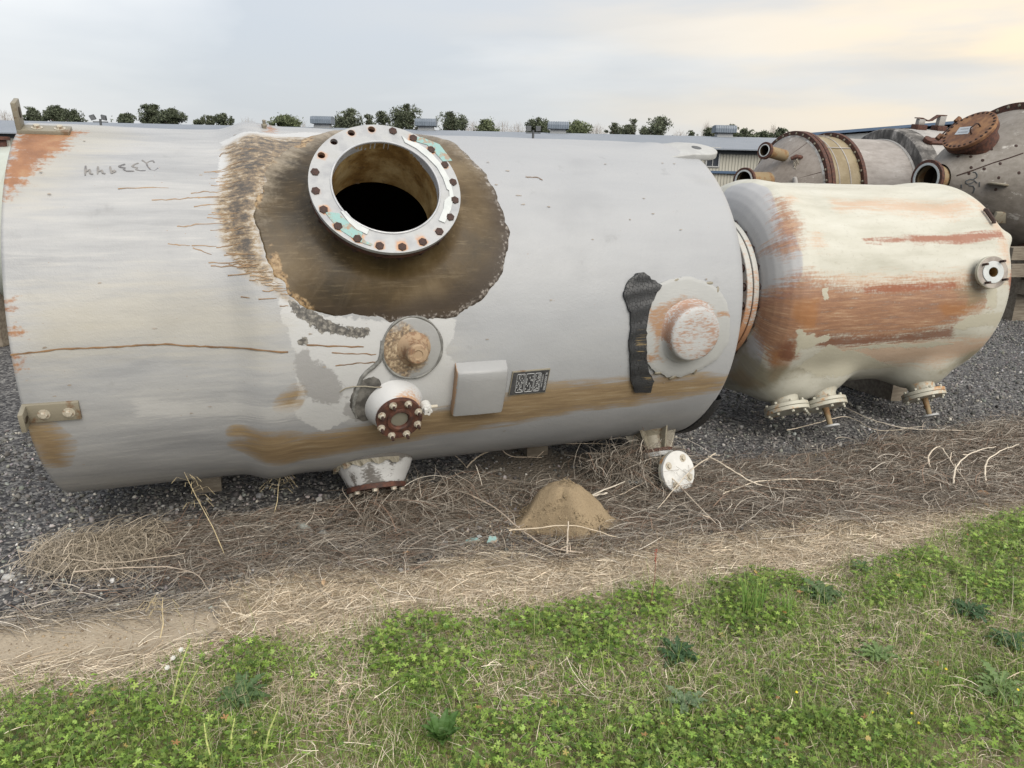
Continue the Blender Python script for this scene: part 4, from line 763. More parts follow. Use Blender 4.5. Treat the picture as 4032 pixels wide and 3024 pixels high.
Li = Lg.inverted(); zn = Lg.col[2].xyz
for v_ in lg.data.vertices:
    x_ = (Li @ v_.co).x; v_.co -= zn*max(0, 2.16-x_)*.24
link('lug_hole', MB().lathe([(.036, 0), (.036, .002), (.0001, .002)], 20).mesh('lug_hole', M['fascia'], 0), lg, Lg @ Matrix.Translation((2.37, .01, .0225)))
s_, t_ = G.hit(571, 285); MB().lathe([(.016, -.03), (.013, .02), (.017, .025), (.016, .035), (.008, .038), (.011, .058), (.0001, .062)], 10, G.frame(s_-.0, t_, GR+.01), wob=.15).build('broken_stub', M['bracket'], tank)

# --- small capped nozzle with round pad and sealing cord
s_, a_ = G.uv(890, 751); pm, st = radial_patch(G, [(s_+.173*math.cos(q), a_+.182*math.sin(q)) for q in np.linspace(0, 2*PI, 40, endpoint=False)], .016, 10, 72)
pd = pm.build('round_pad', M['padgrey'], tank, 40); dd = np.hypot(st[:, 0]-s_, st[:, 1]-a_); ang = np.arctan2(st[:, 1]-a_, st[:, 0]-s_)
attr(pd.data, 'm_rust', np.clip(.85-np.maximum(0, dd-.05)*(4.2+3.6*np.cos(ang-.2)), 0, 1))
ring = [G.p(s_+.172*math.cos(q), (a_+.181*math.sin(q))/GR, GR+.014) for q in np.linspace(0, 2*PI, 60)]; MB().tube(ring, [.0075+.002*math.sin(q*.7) for q in range(60)], 6).build('sealing_cord', M['cord'], tank)
CN = G.frame(s_+.008, a_/GR-.004, GR); MB().lathe([(.105, .010), (.085, .024), (.070, .048), (.061, .078), (.059, .118), (.050, .127), (.028, .129), (.024, .124), (.0001, .124)], 40, CN, wob=.02).build('nozzle_cap', M['capbrown'], tank, 30)
hose = [(826, 735), (823, 765), (819, 778), (806, 791), (790, 803), (780, 815), (773, 835), (765, 858), (762, 880), (770, 900)]
MB().tube([G.p(*(lambda q: (q[0], q[1]/GR))(G.uv(*p)), GR+.010) for p in hose], [.012, .012, .013, .014, .014, .013, .014, .012, .010, .006], 8).build('hose', M['cord'], tank)
zq = lambda x, y: ((1340+x*.3134)/K, (1230+y*.3134)/K)
pm, st = radial_patch(G, gpoly([zq(*p) for p in [(330, 815), (420, 798), (490, 840), (520, 920), (500, 990), (430, 1060), (350, 1140), (330, 1230), (360, 1330), (290, 1360), (200, 1320), (140, 1240), (100, 1160), (120, 1050), (160, 950), (220, 880)]]), .014, 5, 60, .05, .003); pm.build('charred_pad', M['blackpad'], tank, 50)
MB().tube([G.p(*(lambda q: (q[0], q[1]/GR))(G.uv(*zq(*p))), GR+h) for p, h in (((-10, 985), .012), ((60, 930), .02), ((150, 908), .022), ((300, 902), .024), ((420, 908), .03), ((515, 918), .02))], .0038, 6).build('thin_wire', M['bracket'], tank)

# --- sight glass nozzle
cs = ORI+(np.array([-.671, 4.227, .697])-ORI)*.952; cl = G.loc(cs); sn = Vector((.038, -math.cos(R_(18.8)), -math.sin(R_(18.8)))); SF = frame_at(cl, sn); k_ = .952
nk = MB().lathe([(.235, -.30), (.205, -.22), (.175, -.15), (.150, -.09), (.132, -.052), (.127, -.040), (.09, -.040)], 48, SF).build('nozzle_neck', m_masked('white neck with rust', (.35, .355, .36), (.42, .424, .424), (.20, .08, .03), (.40, .24, .12), 8, .45, 1.7, .2), tank)
vz = np.array([((Vector(v.co)-Vector(cl)).dot(sn)) for v in nk.data.vertices]); va = np.array([math.atan2((Vector(v.co)-Vector(cl)).dot(SF.col[1].xyz), (Vector(v.co)-Vector(cl)).dot(SF.col[0].xyz)) for v in nk.data.vertices])
attr(nk.data, 'm_rust', np.clip(.40+(vz+.06)*7, 0, 1)*.62+.42*np.clip(np.cos(va-.55)*1.6-.5, 0, 1)*np.clip(1.2+vz*4.5, 0, 1))
sf = flange_mesh(.052, .1333, .1148, 8, .011, -.034, 0, R_(22.5)); fin(sf, M['rust'], 30); so = link('sight_flange', sf, tank, SF)
MB().lathe([(.0765, .0005), (.074, .010), (.060, .012), (.052, .004), (.052, -.02)], 40).build('retainer_ring', M['rust'], so); MB().lathe([(.052, -.012), (.0001, -.010)], 32).build('sight_glass', M['glass'], so)
bmz = stud(.0165, .040).mesh('stud_bolt', M['zinc'], 30); bmr = MB().lathe([(.0085, .02), (.0085, .046), (.0001, .047)], 10).mesh('stud_end', M['bolt'], 30)
for h in range(8):
    a = R_(22.5)+PI/4*h; q = link('bolt', bmz, so, Matrix.Translation((.1148*math.cos(a), .1148*math.sin(a), .0005)) @ Matrix.Rotation(h, 4, 'Z')); link('stud_end', bmr, q)
# little white valve on the right
V0 = SF @ Matrix.Translation((.165, .035, -.045)); va_ = MB().lathe([(.030, -.03), (.030, .012), (.022, .016), (.022, .028)], 20, V0, closed='both').build('white_valve', M['whiteclean'], tank, 30)
kp = [((.0225+.0045*math.cos(5*a))*math.cos(a), (.0225+.0045*math.cos(5*a))*math.sin(a)) for a in np.linspace(0, 2*PI, 40, endpoint=False)]; MB().prism(kp, .029, .049, V0).build('star_knob', M['whiteclean'], va_, 30); MB().lathe([(.0035, .049), (.0035, .0505), (.0001, .0505)], 10, V0).build('knob_screw', M['bolt'], va_)
MB().lathe([(.010, 0), (.010, .045)], 10, V0 @ Matrix.Rotation(PI/2, 4, 'Y') @ Matrix.Translation((.0, 0, .022)), closed='both').build('outlet', M['zinc'], va_)

# --- folded cover, name plate
b0_, b1_ = G.uv(985, 790), G.uv(1078, 886); sA, sB = .375, .690; aT, aB = R_(-10.6)*GR, R_(-26.8)*GR
prof = [(aT+.02, .0), (aT-.012, .052), (aT-.019, .061), (aT-.030, .066), (aT-.075, .067), ((aT+aB)/2, .064), (aB+.03, .060), (aB, .058), (aB-.002, .05), (aB-.004, .0)]
m = MB(); v = []
for s_, sh in ((sA, .012), (sA+.012, 0), ((sA+sB)/2, -.002), (sB-.012, 0), (sB, .012)):
    for a_, o in prof: v.append(G.p(s_+(.012 if s_ > .6 else -.004)*(aT-a_), a_/GR, GR+o-(sh if o > .02 else 0)))
L = len(prof); f = [(i*L+j, i*L+j+1, (i+1)*L+j+1, (i+1)*L+j) for i in range(4) for j in range(L-1)]+[tuple(range(L)), tuple(4*L+j for j in range(L))]
m.add(v, f); cv = m.build('folded_cover', m_masked('grey cover with rusty edge', (.205, .209, .214), (.25, .254, .258), (.16, .07, .03), (.36, .23, .12), 10, .45, 1.6, .12), tank, 50)
vv = np.array([v_.co[:] for v_ in cv.data.vertices]); attr(cv.data, 'm_rust', (vv[:, 0] < sA+.008)*.56+(vv[:, 0] < sA+.02)*.08)
s0, s1 = .732, .985; a0_, a1_ = R_(-13.4)*GR, R_(-22.4)*GR; pc = ((s0+s1)/2, (a0_+a1_)/2); PF = G.frame(pc[0], pc[1]/GR, GR+.004); hw_, hh_ = (s1-s0)/2, (a0_-a1_)/2
pf = MB().prism([(-hw_, -hh_), (hw_-.006, -hh_+.004), (hw_, hh_), (-hw_+.006, hh_-.004)], -.012, .006, PF).build('name_plate', M['bracket'], tank, 30, .001)
MB().prism([(-hw_+.005, -hh_+.005), (hw_-.011, -hh_+.009), (hw_-.005, hh_-.005), (-hw_+.011, hh_-.009)], .0062, .0076, PF).build('plate_face', M['plate'], pf, 0)
m = MB()
def rrect(x0, x1, y0, y1, t=.0016, z=.0086):
    r = .008; q = []
    for cx, cy, a in ((x1-r, y1-r, 0), (x0+r, y1-r, PI/2), (x0+r, y0+r, PI), (x1-r, y0+r, 1.5*PI)): q += [(cx+r*math.cos(a+k*PI/6), cy+r*math.sin(a+k*PI/6)) for k in range(4)]
    m.tube([(x, y, z) for x, y in q+q[:1]], t, 4, PF)
for xa, xb in ((-.088, -.036), (-.028, .024), (.030, .070)): rrect(xa, xb, -.066, .066)
m.build('plate_border', M['ink'], pf, 0)
def text_mesh(txt, size, name, mat, parent, Mx, ext=.0003):
    cu = bpy.data.curves.new(name, 'FONT'); cu.body = txt; cu.size = size; cu.align_x = 'CENTER'; cu.align_y = 'CENTER'; cu.extrude = ext
    o = bpy.data.objects.new(name+'_tmp', cu); COL.objects.link(o); dg = bpy.context.evaluated_depsgraph_get(); me = bpy.data.meshes.new_from_object(o.evaluated_get(dg)); bpy.data.objects.remove(o); bpy.data.curves.remove(cu)
    me.materials.clear(); me.materials.append(mat); return link(name, me, parent, Mx)
RT = Matrix.Rotation(-PI/2, 4, 'Z')
text_mesh('RL INDUSTRIES', .0195, 'plate_lettering', M['ink'], pf, PF @ Matrix.Translation((.104, 0, .0082)) @ RT); text_mesh('FAIRFIELD, OHIO', .0125, 'plate_lettering', M['ink'], pf, PF @ Matrix.Translation((.082, .006, .0082)) @ RT)
m = MB(); rr_ = random.Random(5)
for xa, xb, cols in ((-.085, -.040, 5), (-.025, .021, 5), (.034, .067, 4)):     # rows of print too small to read
    for i in range(cols):
        x = xa+(xb-xa)*(i+.5)/cols; y = .058
        while y > -.055:
            L = rr_.uniform(.004, .016)
            if rr_.random() < .62: m.box((x-.0022, y-L, .0078), (x+.0022, y, .0084), PF)
            y -= L+rr_.uniform(.002, .008)
m.build('small_print', M['ink'], pf, 0)
# --- torn rubber flap
Lf = [(1372, 591), (1356, 606), (1342, 636), (1350, 656), (1359, 675), (1361, 710), (1356, 740), (1359, 785), (1361, 820), (1368, 843)]; Rg = [(1386, 588), (1402, 603), (1428, 616), (1414, 634), (1400, 660), (1393, 700), (1392, 750), (1396, 792), (1408, 818), (1403, 843)]
def resamp(pts, n): P_ = np.array(pts, float); L = np.concatenate([[0], np.cumsum(np.hypot(*np.diff(P_, axis=0).T))]); t = np.linspace(0, L[-1], n); return np.stack([np.interp(t, L, P_[:, i]) for i in (0, 1)], 1)
l_, r_ = resamp(gpoly(Lf), 40), resamp(gpoly(Rg), 40); l_ = l_+RNG.normal(0, .003, l_.shape); r_ = r_+RNG.normal(0, .003, r_.shape); m = MB(); v = []; tn = []
cols = (-.0, 0, .12, .3, .5, .7, .88, 1, 1.0); hs = (-.005, .022, .027, .025, .024, .026, .027, .027, .012)
for i in range(40):
    for c_, h in zip(cols, hs): q = l_[i]+(r_[i]-l_[i])*c_; v.append(G.p(q[0], q[1]/GR, GR+h+(.004*math.sin(i*1.1) if h > 0 else 0))); tn.append(sstep(i/40, .4, .6)*(c_ > .4))
L = len(cols); m.add(v, [(i*L+j, i*L+j+1, (i+1)*L+j+1, (i+1)*L+j) for i in range(39) for j in range(L-1)]+[tuple(range(L)), tuple(39*L+j for j in range(L))]); sp_ = m.build('torn_rubber_strip', M['rubber'], tank, 50); attr(sp_.data, 'm_tan', np.array(tn)*.9)
# --- large capped nozzle with overlay pad
padpx = [(1392, 660), (1400, 635), (1420, 614), (1440, 604), (1462, 600), (1485, 598), (1520, 608), (1550, 625), (1566, 650), (1575, 690), (1570, 740), (1548, 772), (1512, 795), (1470, 810), (1440, 812), (1410, 798), (1396, 780), (1388, 740), (1386, 700)]
pm, st = radial_patch(G, gpoly(padpx), .020, 12, 110, .03, .003); pd = pm.build('overlay_pad', M['padrust'], tank, 40)
rv_ = np.zeros(len(st))
for pl, w in (([(1390, 668), (1430, 655), (1470, 640), (1510, 645), (1540, 665), (1500, 665), (1440, 690), (1420, 740), (1425, 770), (1412, 775), (1408, 720), (1392, 690)], .06), ([(1390, 762), (1425, 765), (1445, 780), (1394, 780)], .03), ([(1540, 672), (1576, 672), (1576, 684), (1540, 684)], .03)): rv_ = np.maximum(rv_, np.clip(.5+sdf(gpoly(pl), st[:, 0], st[:, 1])/w, 0, 1))
attr(pd.data, 'm_rust', rv_*.68)
for q_ in ((1458, 606), (1547, 628), (1530, 612), (1420, 803), (1452, 812), (1500, 799)):
    s_, a_ = G.uv(*q_); MB().lathe([(.024, 0), (.022, .008), (.010, .012), (.0001, .013)], 7, G.frame(s_, a_/GR, GR+.008) @ Matrix.Rotation(q_[0], 4, 'Z') @ Matrix.Diagonal((1.3, .5, 1, 1))).build('torn_edge', M['bracket'], pd, 0)
s_, a_ = G.uv(1482, 718); CB = G.frame(s_+.005, a_/GR+.012, GR)
cp = MB().lathe([(.215, .012), (.198, .022), (.188, .038), (.183, .06), (.181, .088), (.175, .104), (.162, .112), (.10, .117), (.05, .119), (.0001, .119)], 64, CB, wob=.012).build('nozzle_cap', M['caprust'], tank, 40)
vv = np.array([(CB.inverted() @ v_.co)[:] for v_ in cp.data.vertices]); attr(cp.data, 'm_rust', np.clip(.36+.22*(vv[:, 2] < .09)*(vv[:, 1] > -.06)*(vv[:, 0] < .12)-.3*(vv[:, 2] < .05)*(vv[:, 1] < -.05)+.10*np.clip(vv[:, 0]*10, 0, 1)*(vv[:, 2] > .10), 0, 1))
# --- bottom nozzles
B1 = G.frame(-.03, R_(-61), GR); bnz = MB().lathe([(.275, -.04), (.262, -.015), (.256, .0), (.250, .012), (.243, .025), (.234, .045), (.225, .065), (.214, .085), (.204, .105), (.196, .125), (.19, .14), (.185, .15), (.10, .15)], 48, B1, wob=.02).build('bottom_nozzle', m_masked('flaking white nozzle', (.30, .302, .30), (.40, .403, .405), (.11, .10, .09), (.06, .055, .05), 9, .5, 1.5), tank)
bnv = np.array([(B1.inverted() @ v_.co)[:] for v_ in bnz.data.vertices]); ba_ = np.arctan2(bnv[:, 1], bnv[:, 0]); attr(bnz.data, 'm_rust', .31+.9*np.maximum(0, vnoise(ba_*.9, bnv[:, 2], .11, 71))+.35*(bnv[:, 2] < .01)+.25*(bnv[:, 2] > .14))
bmh = hexbolt(.018, .02, 1.2).mesh('bolt', M['zinc'], 30)
bf = flange_mesh(.08, .195, .165, 8, .012, .152, .184, .2); fin(bf, M['rust'], 30); bfo = link('bottom_flange', bf, tank, B1)
for h in range(8): a = .2+PI/4*h; link('bolt', bmh, bfo, Matrix.Translation((.165*math.cos(a), .165*math.sin(a), .1845)))
torn = MB(); v = []
for i in range(30):
    a = R_(60)+i/29*R_(150); rr = .262+.012*math.sin(i*2.1); v += [(.235*math.cos(a), .235*math.sin(a), .012), (rr*math.cos(a), rr*math.sin(a), .03+.012*math.sin(i*1.3)), (.262*math.cos(a)*1.02, .262*math.sin(a)*1.02, .0)]
torn.add([(B1 @ Vector(p))[:] for p in v], [(i*3+j, i*3+j+1, i*3+j+4, i*3+j+3) for i in range(29) for j in range(2)]).build('torn_laminate', M['bracket'], tank, 0)
B2 = G.frame(2.06, R_(-60), GR); MB().lathe([(.20, -.05), (.13, .0), (.105, .03), (.10, .13), (.05, .13)], 36, B2).build('bottom_nozzle', M['bracket'], tank)
for k in range(6):
    a = k*PI/3+.35; Mx = B2 @ Matrix.Rotation(a, 4, 'Z'); MB().add([(.09, -.007, -.02), (.20, -.007, -.02), (.135, -.007, .13), (.09, -.007, .13), (.09, .007, -.02), (.20, .007, -.02), (.135, .007, .13), (.09, .007, .13)], [(0, 1, 2, 3), (7, 6, 5, 4), (0, 4, 5, 1), (1, 5, 6, 2), (2, 6, 7, 3), (3, 7, 4, 0)], Mx).build('gusset', M['bracket'], tank, 0)
MB().lathe([(.08, .131), (.137, .131), (.137, .155), (.132, .156)], 40, B2).build('flange_ring', M['rust'], tank, 30)
wf2 = MB().lathe([(.02, .157), (.140, .157), (.142, .160), (.142, .188), (.138, .191), (.02, .191)], 40, B2, closed='both').build('blind_cover', M['whitep'], tank, 30)
for k in range(4): a = .5+k*PI/2; link('bolt', bmh, wf2, B2 @ Matrix.Translation((.112*math.cos(a), .112*math.sin(a), .1915)))
# drain elbow that ends in the white blind flange close to the ground
cw = at_depth(1467, 1019, 4.93); cl = G.loc(cw); dn = Vector((.20, -.86, .34)).normalized(); EF = frame_at(cl, dn)
st0 = B2 @ Vector((-.03, .01, .15)); bk = Vector(cl)-dn*.07; MB().tube([st0, st0.lerp(bk, .45)-Vector((0, 0, .02)), bk-dn*.05, bk], [.06, .06, .06, .06], 16).build('drain_elbow', M['bracket'], tank)
MB().lathe([(.06, -.056), (.146, -.056), (.149, -.052), (.149, -.028), (.146, -.0245)], 44, EF, closed='start').build('back_flange', M['creamfl'], tank, 30)
ef = MB().lathe([(.143, -.023), (.151, -.0225), (.151, -.003), (.148, 0), (.0001, .0012)], 56, EF, closed='start').build('blind_flange', M['whiteclean'], tank, 30)
bw_ = hexbolt(.016, .015, 1.8).mesh('blind_bolt', M['zinc'], 30)
for k in range(4): a = R_(62)+k*PI/2; link('bolt', bw_, ef, EF @ Matrix.Translation((.106*math.cos(a), .106*math.sin(a), .0006)))
# black sealant along the lower right rim
m = MB(); v = []; N = 40
for i in range(N):
    t_ = R_(-72)+R_(38)*i/(N-1); k = math.sin(PI*i/(N-1))**.6
    for s_, r in ((2.33, GR-.012), (2.335, GR+.010*k), (2.365+.03*k, GR+.022*k), (2.40+.03*k, GR-.01), (2.40, GR-.12)): v.append(G.p(s_+.008*math.sin(i*1.9)*k, t_, r-.0))
m.add(v, [(i*5+j, i*5+j+1, (i+1)*5+j+1, (i+1)*5+j) for i in range(N-1) for j in range(4)]).build('black_sealant', M['rubber'], tank, 60)
# timbers the tank lies on
for i, s_ in enumerate((-1.1, 1.35)):
    t = thing('timber', ('weathered timber under the left half of the grey tank', 'weathered timber under the right half of the grey tank')[i], 'timber', tuple((G.A+G.u*s_)[:2])+(0,), R_(19.94)); mm = MB().box((-.09, -.05, -.03), (.09, .6, .108)); mm.add([(-.09, .32, .10), (.09, .32, .10), (.09, .6, .10), (-.09, .6, .10), (-.09, .45, .165), (.09, .45, .165), (.09, .6, .24), (-.09, .6, .24)], [(0, 1, 5, 4), (1, 2, 6, 5), (2, 3, 7, 6), (3, 0, 4, 7), (4, 5, 6, 7)]); mm.build('beam', M['wood'], t, 0)

# ------------------------------------------------------------------ cream vessel
C = Cyl((3.298, 7.015, 1.216), 20, .9); CR = C.R
vess = thing('storage_tank', 'cream painted tank with rust runs and dished ends, right of the grey tank', 'tank', (C.A[0], C.A[1], 0), R_(20), 'old tanks lying in the yard')
prof = [(-1.70, .02), (-1.70, .50), (-1.665, .545), (-1.652, .58), (-1.650, .64), (-1.640, .70), (-1.618, .765), (-1.585, .82), (-1.54, .868), (-1.48, .905), (-1.42, .925), (-1.34, .928), (-1.24, .915), (-1.12, .902)]
prof += [(s, .90) for s in np.arange(-1.08, .22, .02)]+[(.24, .902), (.32, .912), (.42, .924), (.52, .929), (.60, .924)]
sR, dR = .64, .38
prof += [(sR+dR*math.sin(t), .925*math.cos(t)**.85) for t in np.linspace(.06, PI/2-.03, 26)]
pp = np.array(prof); dl = np.concatenate([[0], np.cumsum(np.hypot(*np.diff(pp, axis=0).T))]); lo = np.arange(0, dl[-1], .0135); sv = np.interp(lo, dl, pp[:, 0]); rv = np.interp(lo, dl, pp[:, 1]); lo = lo-np.interp(-1.08, pp[4:80, 0], dl[4:80])-1.08
tv = np.radians(np.concatenate([np.arange(-88, 100, .8), np.arange(100, 272, 5.0)])); nT = len(tv)
LL, TT = np.meshgrid(lo, tv, indexing='ij'); SS = np.repeat(sv[:, None], nT, 1); RR = np.repeat(rv[:, None], nT, 1)
RR = RR*(1+vnoise(LL, TT*CR, .4, 15)*.010+vnoise(LL, TT*CR, .13, 16)*.004)
# reinforced swellings round the bottom nozzles
NZ = [(-1.215, R_(-58.8), .30), (-.84, R_(-57), .30), (.33, R_(-58.6), .32)]
for s_, t_, w in NZ: RR = RR+.13*np.exp(-(np.hypot(LL-s_, (TT-t_)*CR)/(w*.82))**3)*(RR > .5)
RR = RR+.07*np.exp(-(((LL-.86)/.10)**2+((TT-R_(33))*CR/.085)**2))       # lump under the clip
P = np.stack([SS, -RR*np.cos(TT), C.A[2]+RR*np.sin(TT)], -1).reshape(-1, 3); ii = np.arange(LL.size).reshape(LL.shape); jn = np.roll(np.arange(nT), -1)
F = np.stack([ii[:-1].ravel(), ii[1:].ravel(), ii[1:][:, jn].ravel(), ii[:-1][:, jn].ravel()], 1)
cs_ = npmesh('shell', P, F, M['cream'], None, 1, vess); Lu, Au = LL.ravel(), (TT*CR).ravel()
uvl = cs_.data.uv_layers.new(name='UVMap'); uvl.data.foreach_set('uv', np.stack([Lu, Au], 1)[F.ravel()].astype(np.float32).ravel())
Pw = np.stack([C.A[0]+P[:, 0]*C.u[0]+P[:, 1]*C.b[0], C.A[1]+P[:, 0]*C.u[1]+P[:, 1]*C.b[1], P[:, 2]], 1); Nn = np.stack([np.zeros(len(P)), -np.cos(TT.ravel()), np.sin(TT.ravel())], 1)
front = (TT.ravel() < R_(96)) & (TT.ravel() > R_(-80)) & (RR.ravel() > .1); pr = proj(Pw); fi = np.nonzero(front)[0]
dcam = np.linalg.norm(Pw-ORI, axis=1)
def cuv(x, y):
    d = np.hypot(pr[fi, 0]-x, pr[fi, 1]-y); d = d+np.maximum(0, dcam[fi]-dcam[fi][d < d.min()+9].min()-.12)*200; k = fi[d.argmin()]; return Lu[k], Au[k]
def cmask(name, polys, w):
    v = np.zeros(len(Lu))
    for pl in polys: v = np.maximum(v, np.clip(.5+sdf([cuv(*p) for p in pl], Lu, Au)/w, 0, 1))
    v[~front] = 0; attr(cs_.data, name, v)
A4 = lambda l: [(1536.1+x*.3056, 208.5+y*.3056) for x, y in l]
A8 = lambda l: [(1553.6+x*.2976, 603.5+y*.2976) for x, y in l]
cmask('m_grey', [A4([(60, 690), (100, 650), (180, 622), (300, 610), (400, 640), (430, 690), (470, 800), (520, 900), (600, 1000), (640, 1130), (640, 1260), (560, 1400), (400, 1480), (330, 1500), (250, 1500), (150, 1300), (60, 900)]), A8([(20, 780), (60, 640), (120, 500), (250, 380), (330, 450), (300, 620), (200, 760)])], .12)
cmask('m_rust', [A4([(440, 715), (520, 735), (590, 850), (635, 930), (600, 1075), (520, 1112), (465, 1080), (380, 1090), (325, 1130), (420, 1050), (490, 1000), (455, 880)]), A8([(260, 135), (420, 60), (560, -40), (660, -60), (700, 0), (1000, 60), (1300, 25), (1700, 15), (1900, 50), (1960, 170), (1800, 230), (1720, 330), (1500, 385), (1250, 425), (800, 450), (560, 440), (545, 560), (450, 610), (380, 640), (300, 480), (240, 330)])], .20)
cmask('m_faint', [A4([(860, 740), (1250, 740), (1800, 740), (1840, 800), (1700, 840), (1240, 800), (900, 790)]), A4([(540, 700), (570, 700), (580, 730), (560, 740)]), A4([(720, 1000), (770, 985), (800, 1040), (740, 1040)]), A4([(1820, 720), (1960, 790), (2080, 1000), (2110, 1290), (2090, 1300), (2040, 1050), (1950, 860)]), A8([(700, 0), (1900, -40), (1950, 60), (1700, 40), (1000, 60)]), A8([(800, 480), (1700, 440), (2000, 420), (1950, 560), (1300, 620), (700, 600)])], .30)
cmask('m_red', [A4([(1080, 1014), (1400, 988), (1430, 978), (1700, 975), (2050, 954), (2080, 1010), (1800, 1036), (1430, 1034), (1390, 1020), (1100, 1036)]), A8([(1040, 62), (1300, 40), (1700, 28), (1720, 60), (1300, 90), (1060, 100)]), A4([(2100, 1290), (2125, 1200), (2120, 1000), (2140, 1200), (2140, 1340), (2110, 1400)])], .10)
cmask('m_brown', [A8([(720, 400), (1000, 415), (1300, 405), (1700, 350), (1700, 430), (1250, 455), (820, 490), (720, 480)]), A8([(430, 470), (540, 440), (560, 540), (500, 590), (440, 570)])], .14)
cmask('m_orange', [A8([(360, 560), (560, 440), (560, 560), (470, 660), (380, 720)]), A8([(60, 690), (160, 640), (300, 760), (180, 790)]), A8([(500, 180), (720, 140), (700, 340), (520, 330)]), A8([(1600, 200), (1950, 180), (1900, 250), (1650, 260)])], .22)
cmask('m_grime', [A8([(60, 420), (130, 380), (200, 470), (180, 560), (90, 620), (40, 640)]), A8([(10, 790), (60, 700), (120, 560), (200, 480), (340, 640), (420, 640), (600, 620), (1000, 640), (620, 680), (480, 700), (380, 760), (240, 800)]), A8([(1700, 600), (1980, 480), (1800, 600), (1500, 690)]), A8([(1830, 40), (1990, 130), (1900, 150), (1700, 90)])], .30)
cmask('m_flake', [A8([(556, 355), (590, 350), (640, 400), (690, 385), (700, 420), (775, 405), (805, 420), (780, 450), (720, 470), (660, 500), (580, 520), (545, 585), (560, 480)]), A8([(1700, 345), (1760, 300), (1840, 262), (1960, 240), (2050, 235), (2060, 300), (2000, 345), (1900, 340), (1760, 368)]), A8([(940, 500), (1130, 475), (1400, 465), (1600, 455), (1700, 470), (1500, 500), (1150, 490), (1000, 510)]), A8([(790, 470), (900, 510), (1000, 520), (1300, 640), (700, 690), (560, 640), (690, 560)]), A8([(740, 60), (790, 60), (790, 150), (760, 150)]), A8([(1930, 80), (2010, 30), (2010, 200), (1940, 200)])], .10)
attr(cs_.data, 'm_white', np.zeros(len(Lu)))
# left end: blind flange pair with bolts
LF = frame_at((0, 0, C.A[2]), (1, 0, 0), (0, -1, 0)); mr = m_masked('white flange with rust streaks', (.30, .30, .288), (.36, .36, .34), (.22, .085, .04), (.37, .21, .11), 5, .5, 1.7, .16)
o1 = MB().lathe([(.50, -1.712), (.622, -1.712), (.625, -1.709), (.625, -1.668), (.622, -1.665), (.54, -1.665)], 96, LF).build('end_flange', mr, vess, 30)
o2 = MB().lathe([(.0001, -1.772), (.612, -1.772), (.617, -1.768), (.617, -1.722), (.612, -1.7185), (.4, -1.7185)], 96, LF).build('blind_flange', mr, vess, 30)
MB().lathe([(.50, -1.7184), (.575, -1.7184), (.575, -1.7124), (.50, -1.7124)], 72, LF).build('gasket', M['lip'], vess, 30)
for o in (o1, o2):
    z = np.array([v_.co.z for v_ in o.data.vertices]); attr(o.data, 'm_rust', np.clip(.52-(z-C.A[2])*.55, 0, .85))
b1 = hexbolt(.026, .028, 0).lathe([(.016, .028), (.016, .05), (.008, .056), (.0001, .057)], 10).mesh('nut', M['bolt'], 30); b2 = hexbolt(.026, .022, 1.3).mesh('bolt_head', M['bolt'], 30)
for h in range(24):
    a = 2*PI*(h+.35)/24; T = LF @ Matrix.Rotation(a, 4, 'Z')
    link('nut', b1, o1, T @ Matrix.Translation((.598, 0, -1.6645)) @ Matrix.Scale(1.35, 4)); link('bolt', b2, o2, T @ Matrix.Translation((.575, 0, -1.7725)) @ Matrix.Rotation(PI, 4, 'X'))
# right end nozzle seen edge-on
MB().lathe([(.30, .98), (.30, 1.08), (.40, 1.08), (.40, 1.12), (.0001, 1.12)], 64, LF @ Matrix.Translation((.1, 0, 0))).build('end_flange', M['creamfl'], vess, 30)
# side nozzle with studs
s_, t_ = C.hit(2145, 588, CR+.12); NF = C.frame(s_, t_, CR+.12) @ Matrix.Rotation(R_(-15), 4, 'Y')
MB().lathe([(.10, -.20), (.085, -.05), (.085, -.035)], 32, NF).build('nozzle_neck', M['creamfl'], vess)
nf = MB().lathe([(.05, -.036), (.132, -.036), (.137, -.031), (.137, -.003), (.131, .001)], 48, NF).build('side_flange', M['creamfl'], vess, 30); MB().lathe([(.132, .0005), (.088, .0008)], 48, NF).build('bare_flange_face', m_simple('bare grey brown face', (.19, .165, .145), (.30, .27, .24), 14, .6, .3), nf, 0)
MB().lathe([(.092, .0), (.092, .006), (.089, .008), (.043, .008), (.040, .005), (.040, -.06)], 48, NF).build('white_gasket_ring', M['gasket'], nf, 30); MB().lathe([(.039, .004), (.038, -.10), (.0001, -.10)], 32, NF).build('bore', M['neck'], nf)
sb = MB(); sb.lathe([(.0105, -.03), (.0105, .055), (.0001, .056)], 10); sb.lathe([(.017, -.062), (.017, -.037), (.009, -.037)], 6); sb = sb.mesh('stud', M['bolt'], 30)
for k in range(4): a = R_(52)+k*PI/2; link('stud', sb, nf, NF @ Matrix.Translation((.108*math.cos(a), .108*math.sin(a), 0)))
# rusty clip on its lump
l_, a_ = cuv(2128, 462); k = ((Lu-l_)**2+(Au-a_)**2).argmin(); l2, a2 = cuv(2139, 479); k2 = ((Lu-l2)**2+(Au-a2)**2).argmin(); q0, q1 = P[k]+Nn[k]*.02, P[k2]+Nn[k2]*.02; dq = (q1-q0)
MB().tube([q0-dq*.35, q0-dq*.15+Nn[k]*.012, q1+dq*.15+Nn[k]*.012, q1+dq*.35], [.017, .019, .017, .018], 6).build('rusty_clip', M['bolt'], vess, 30)
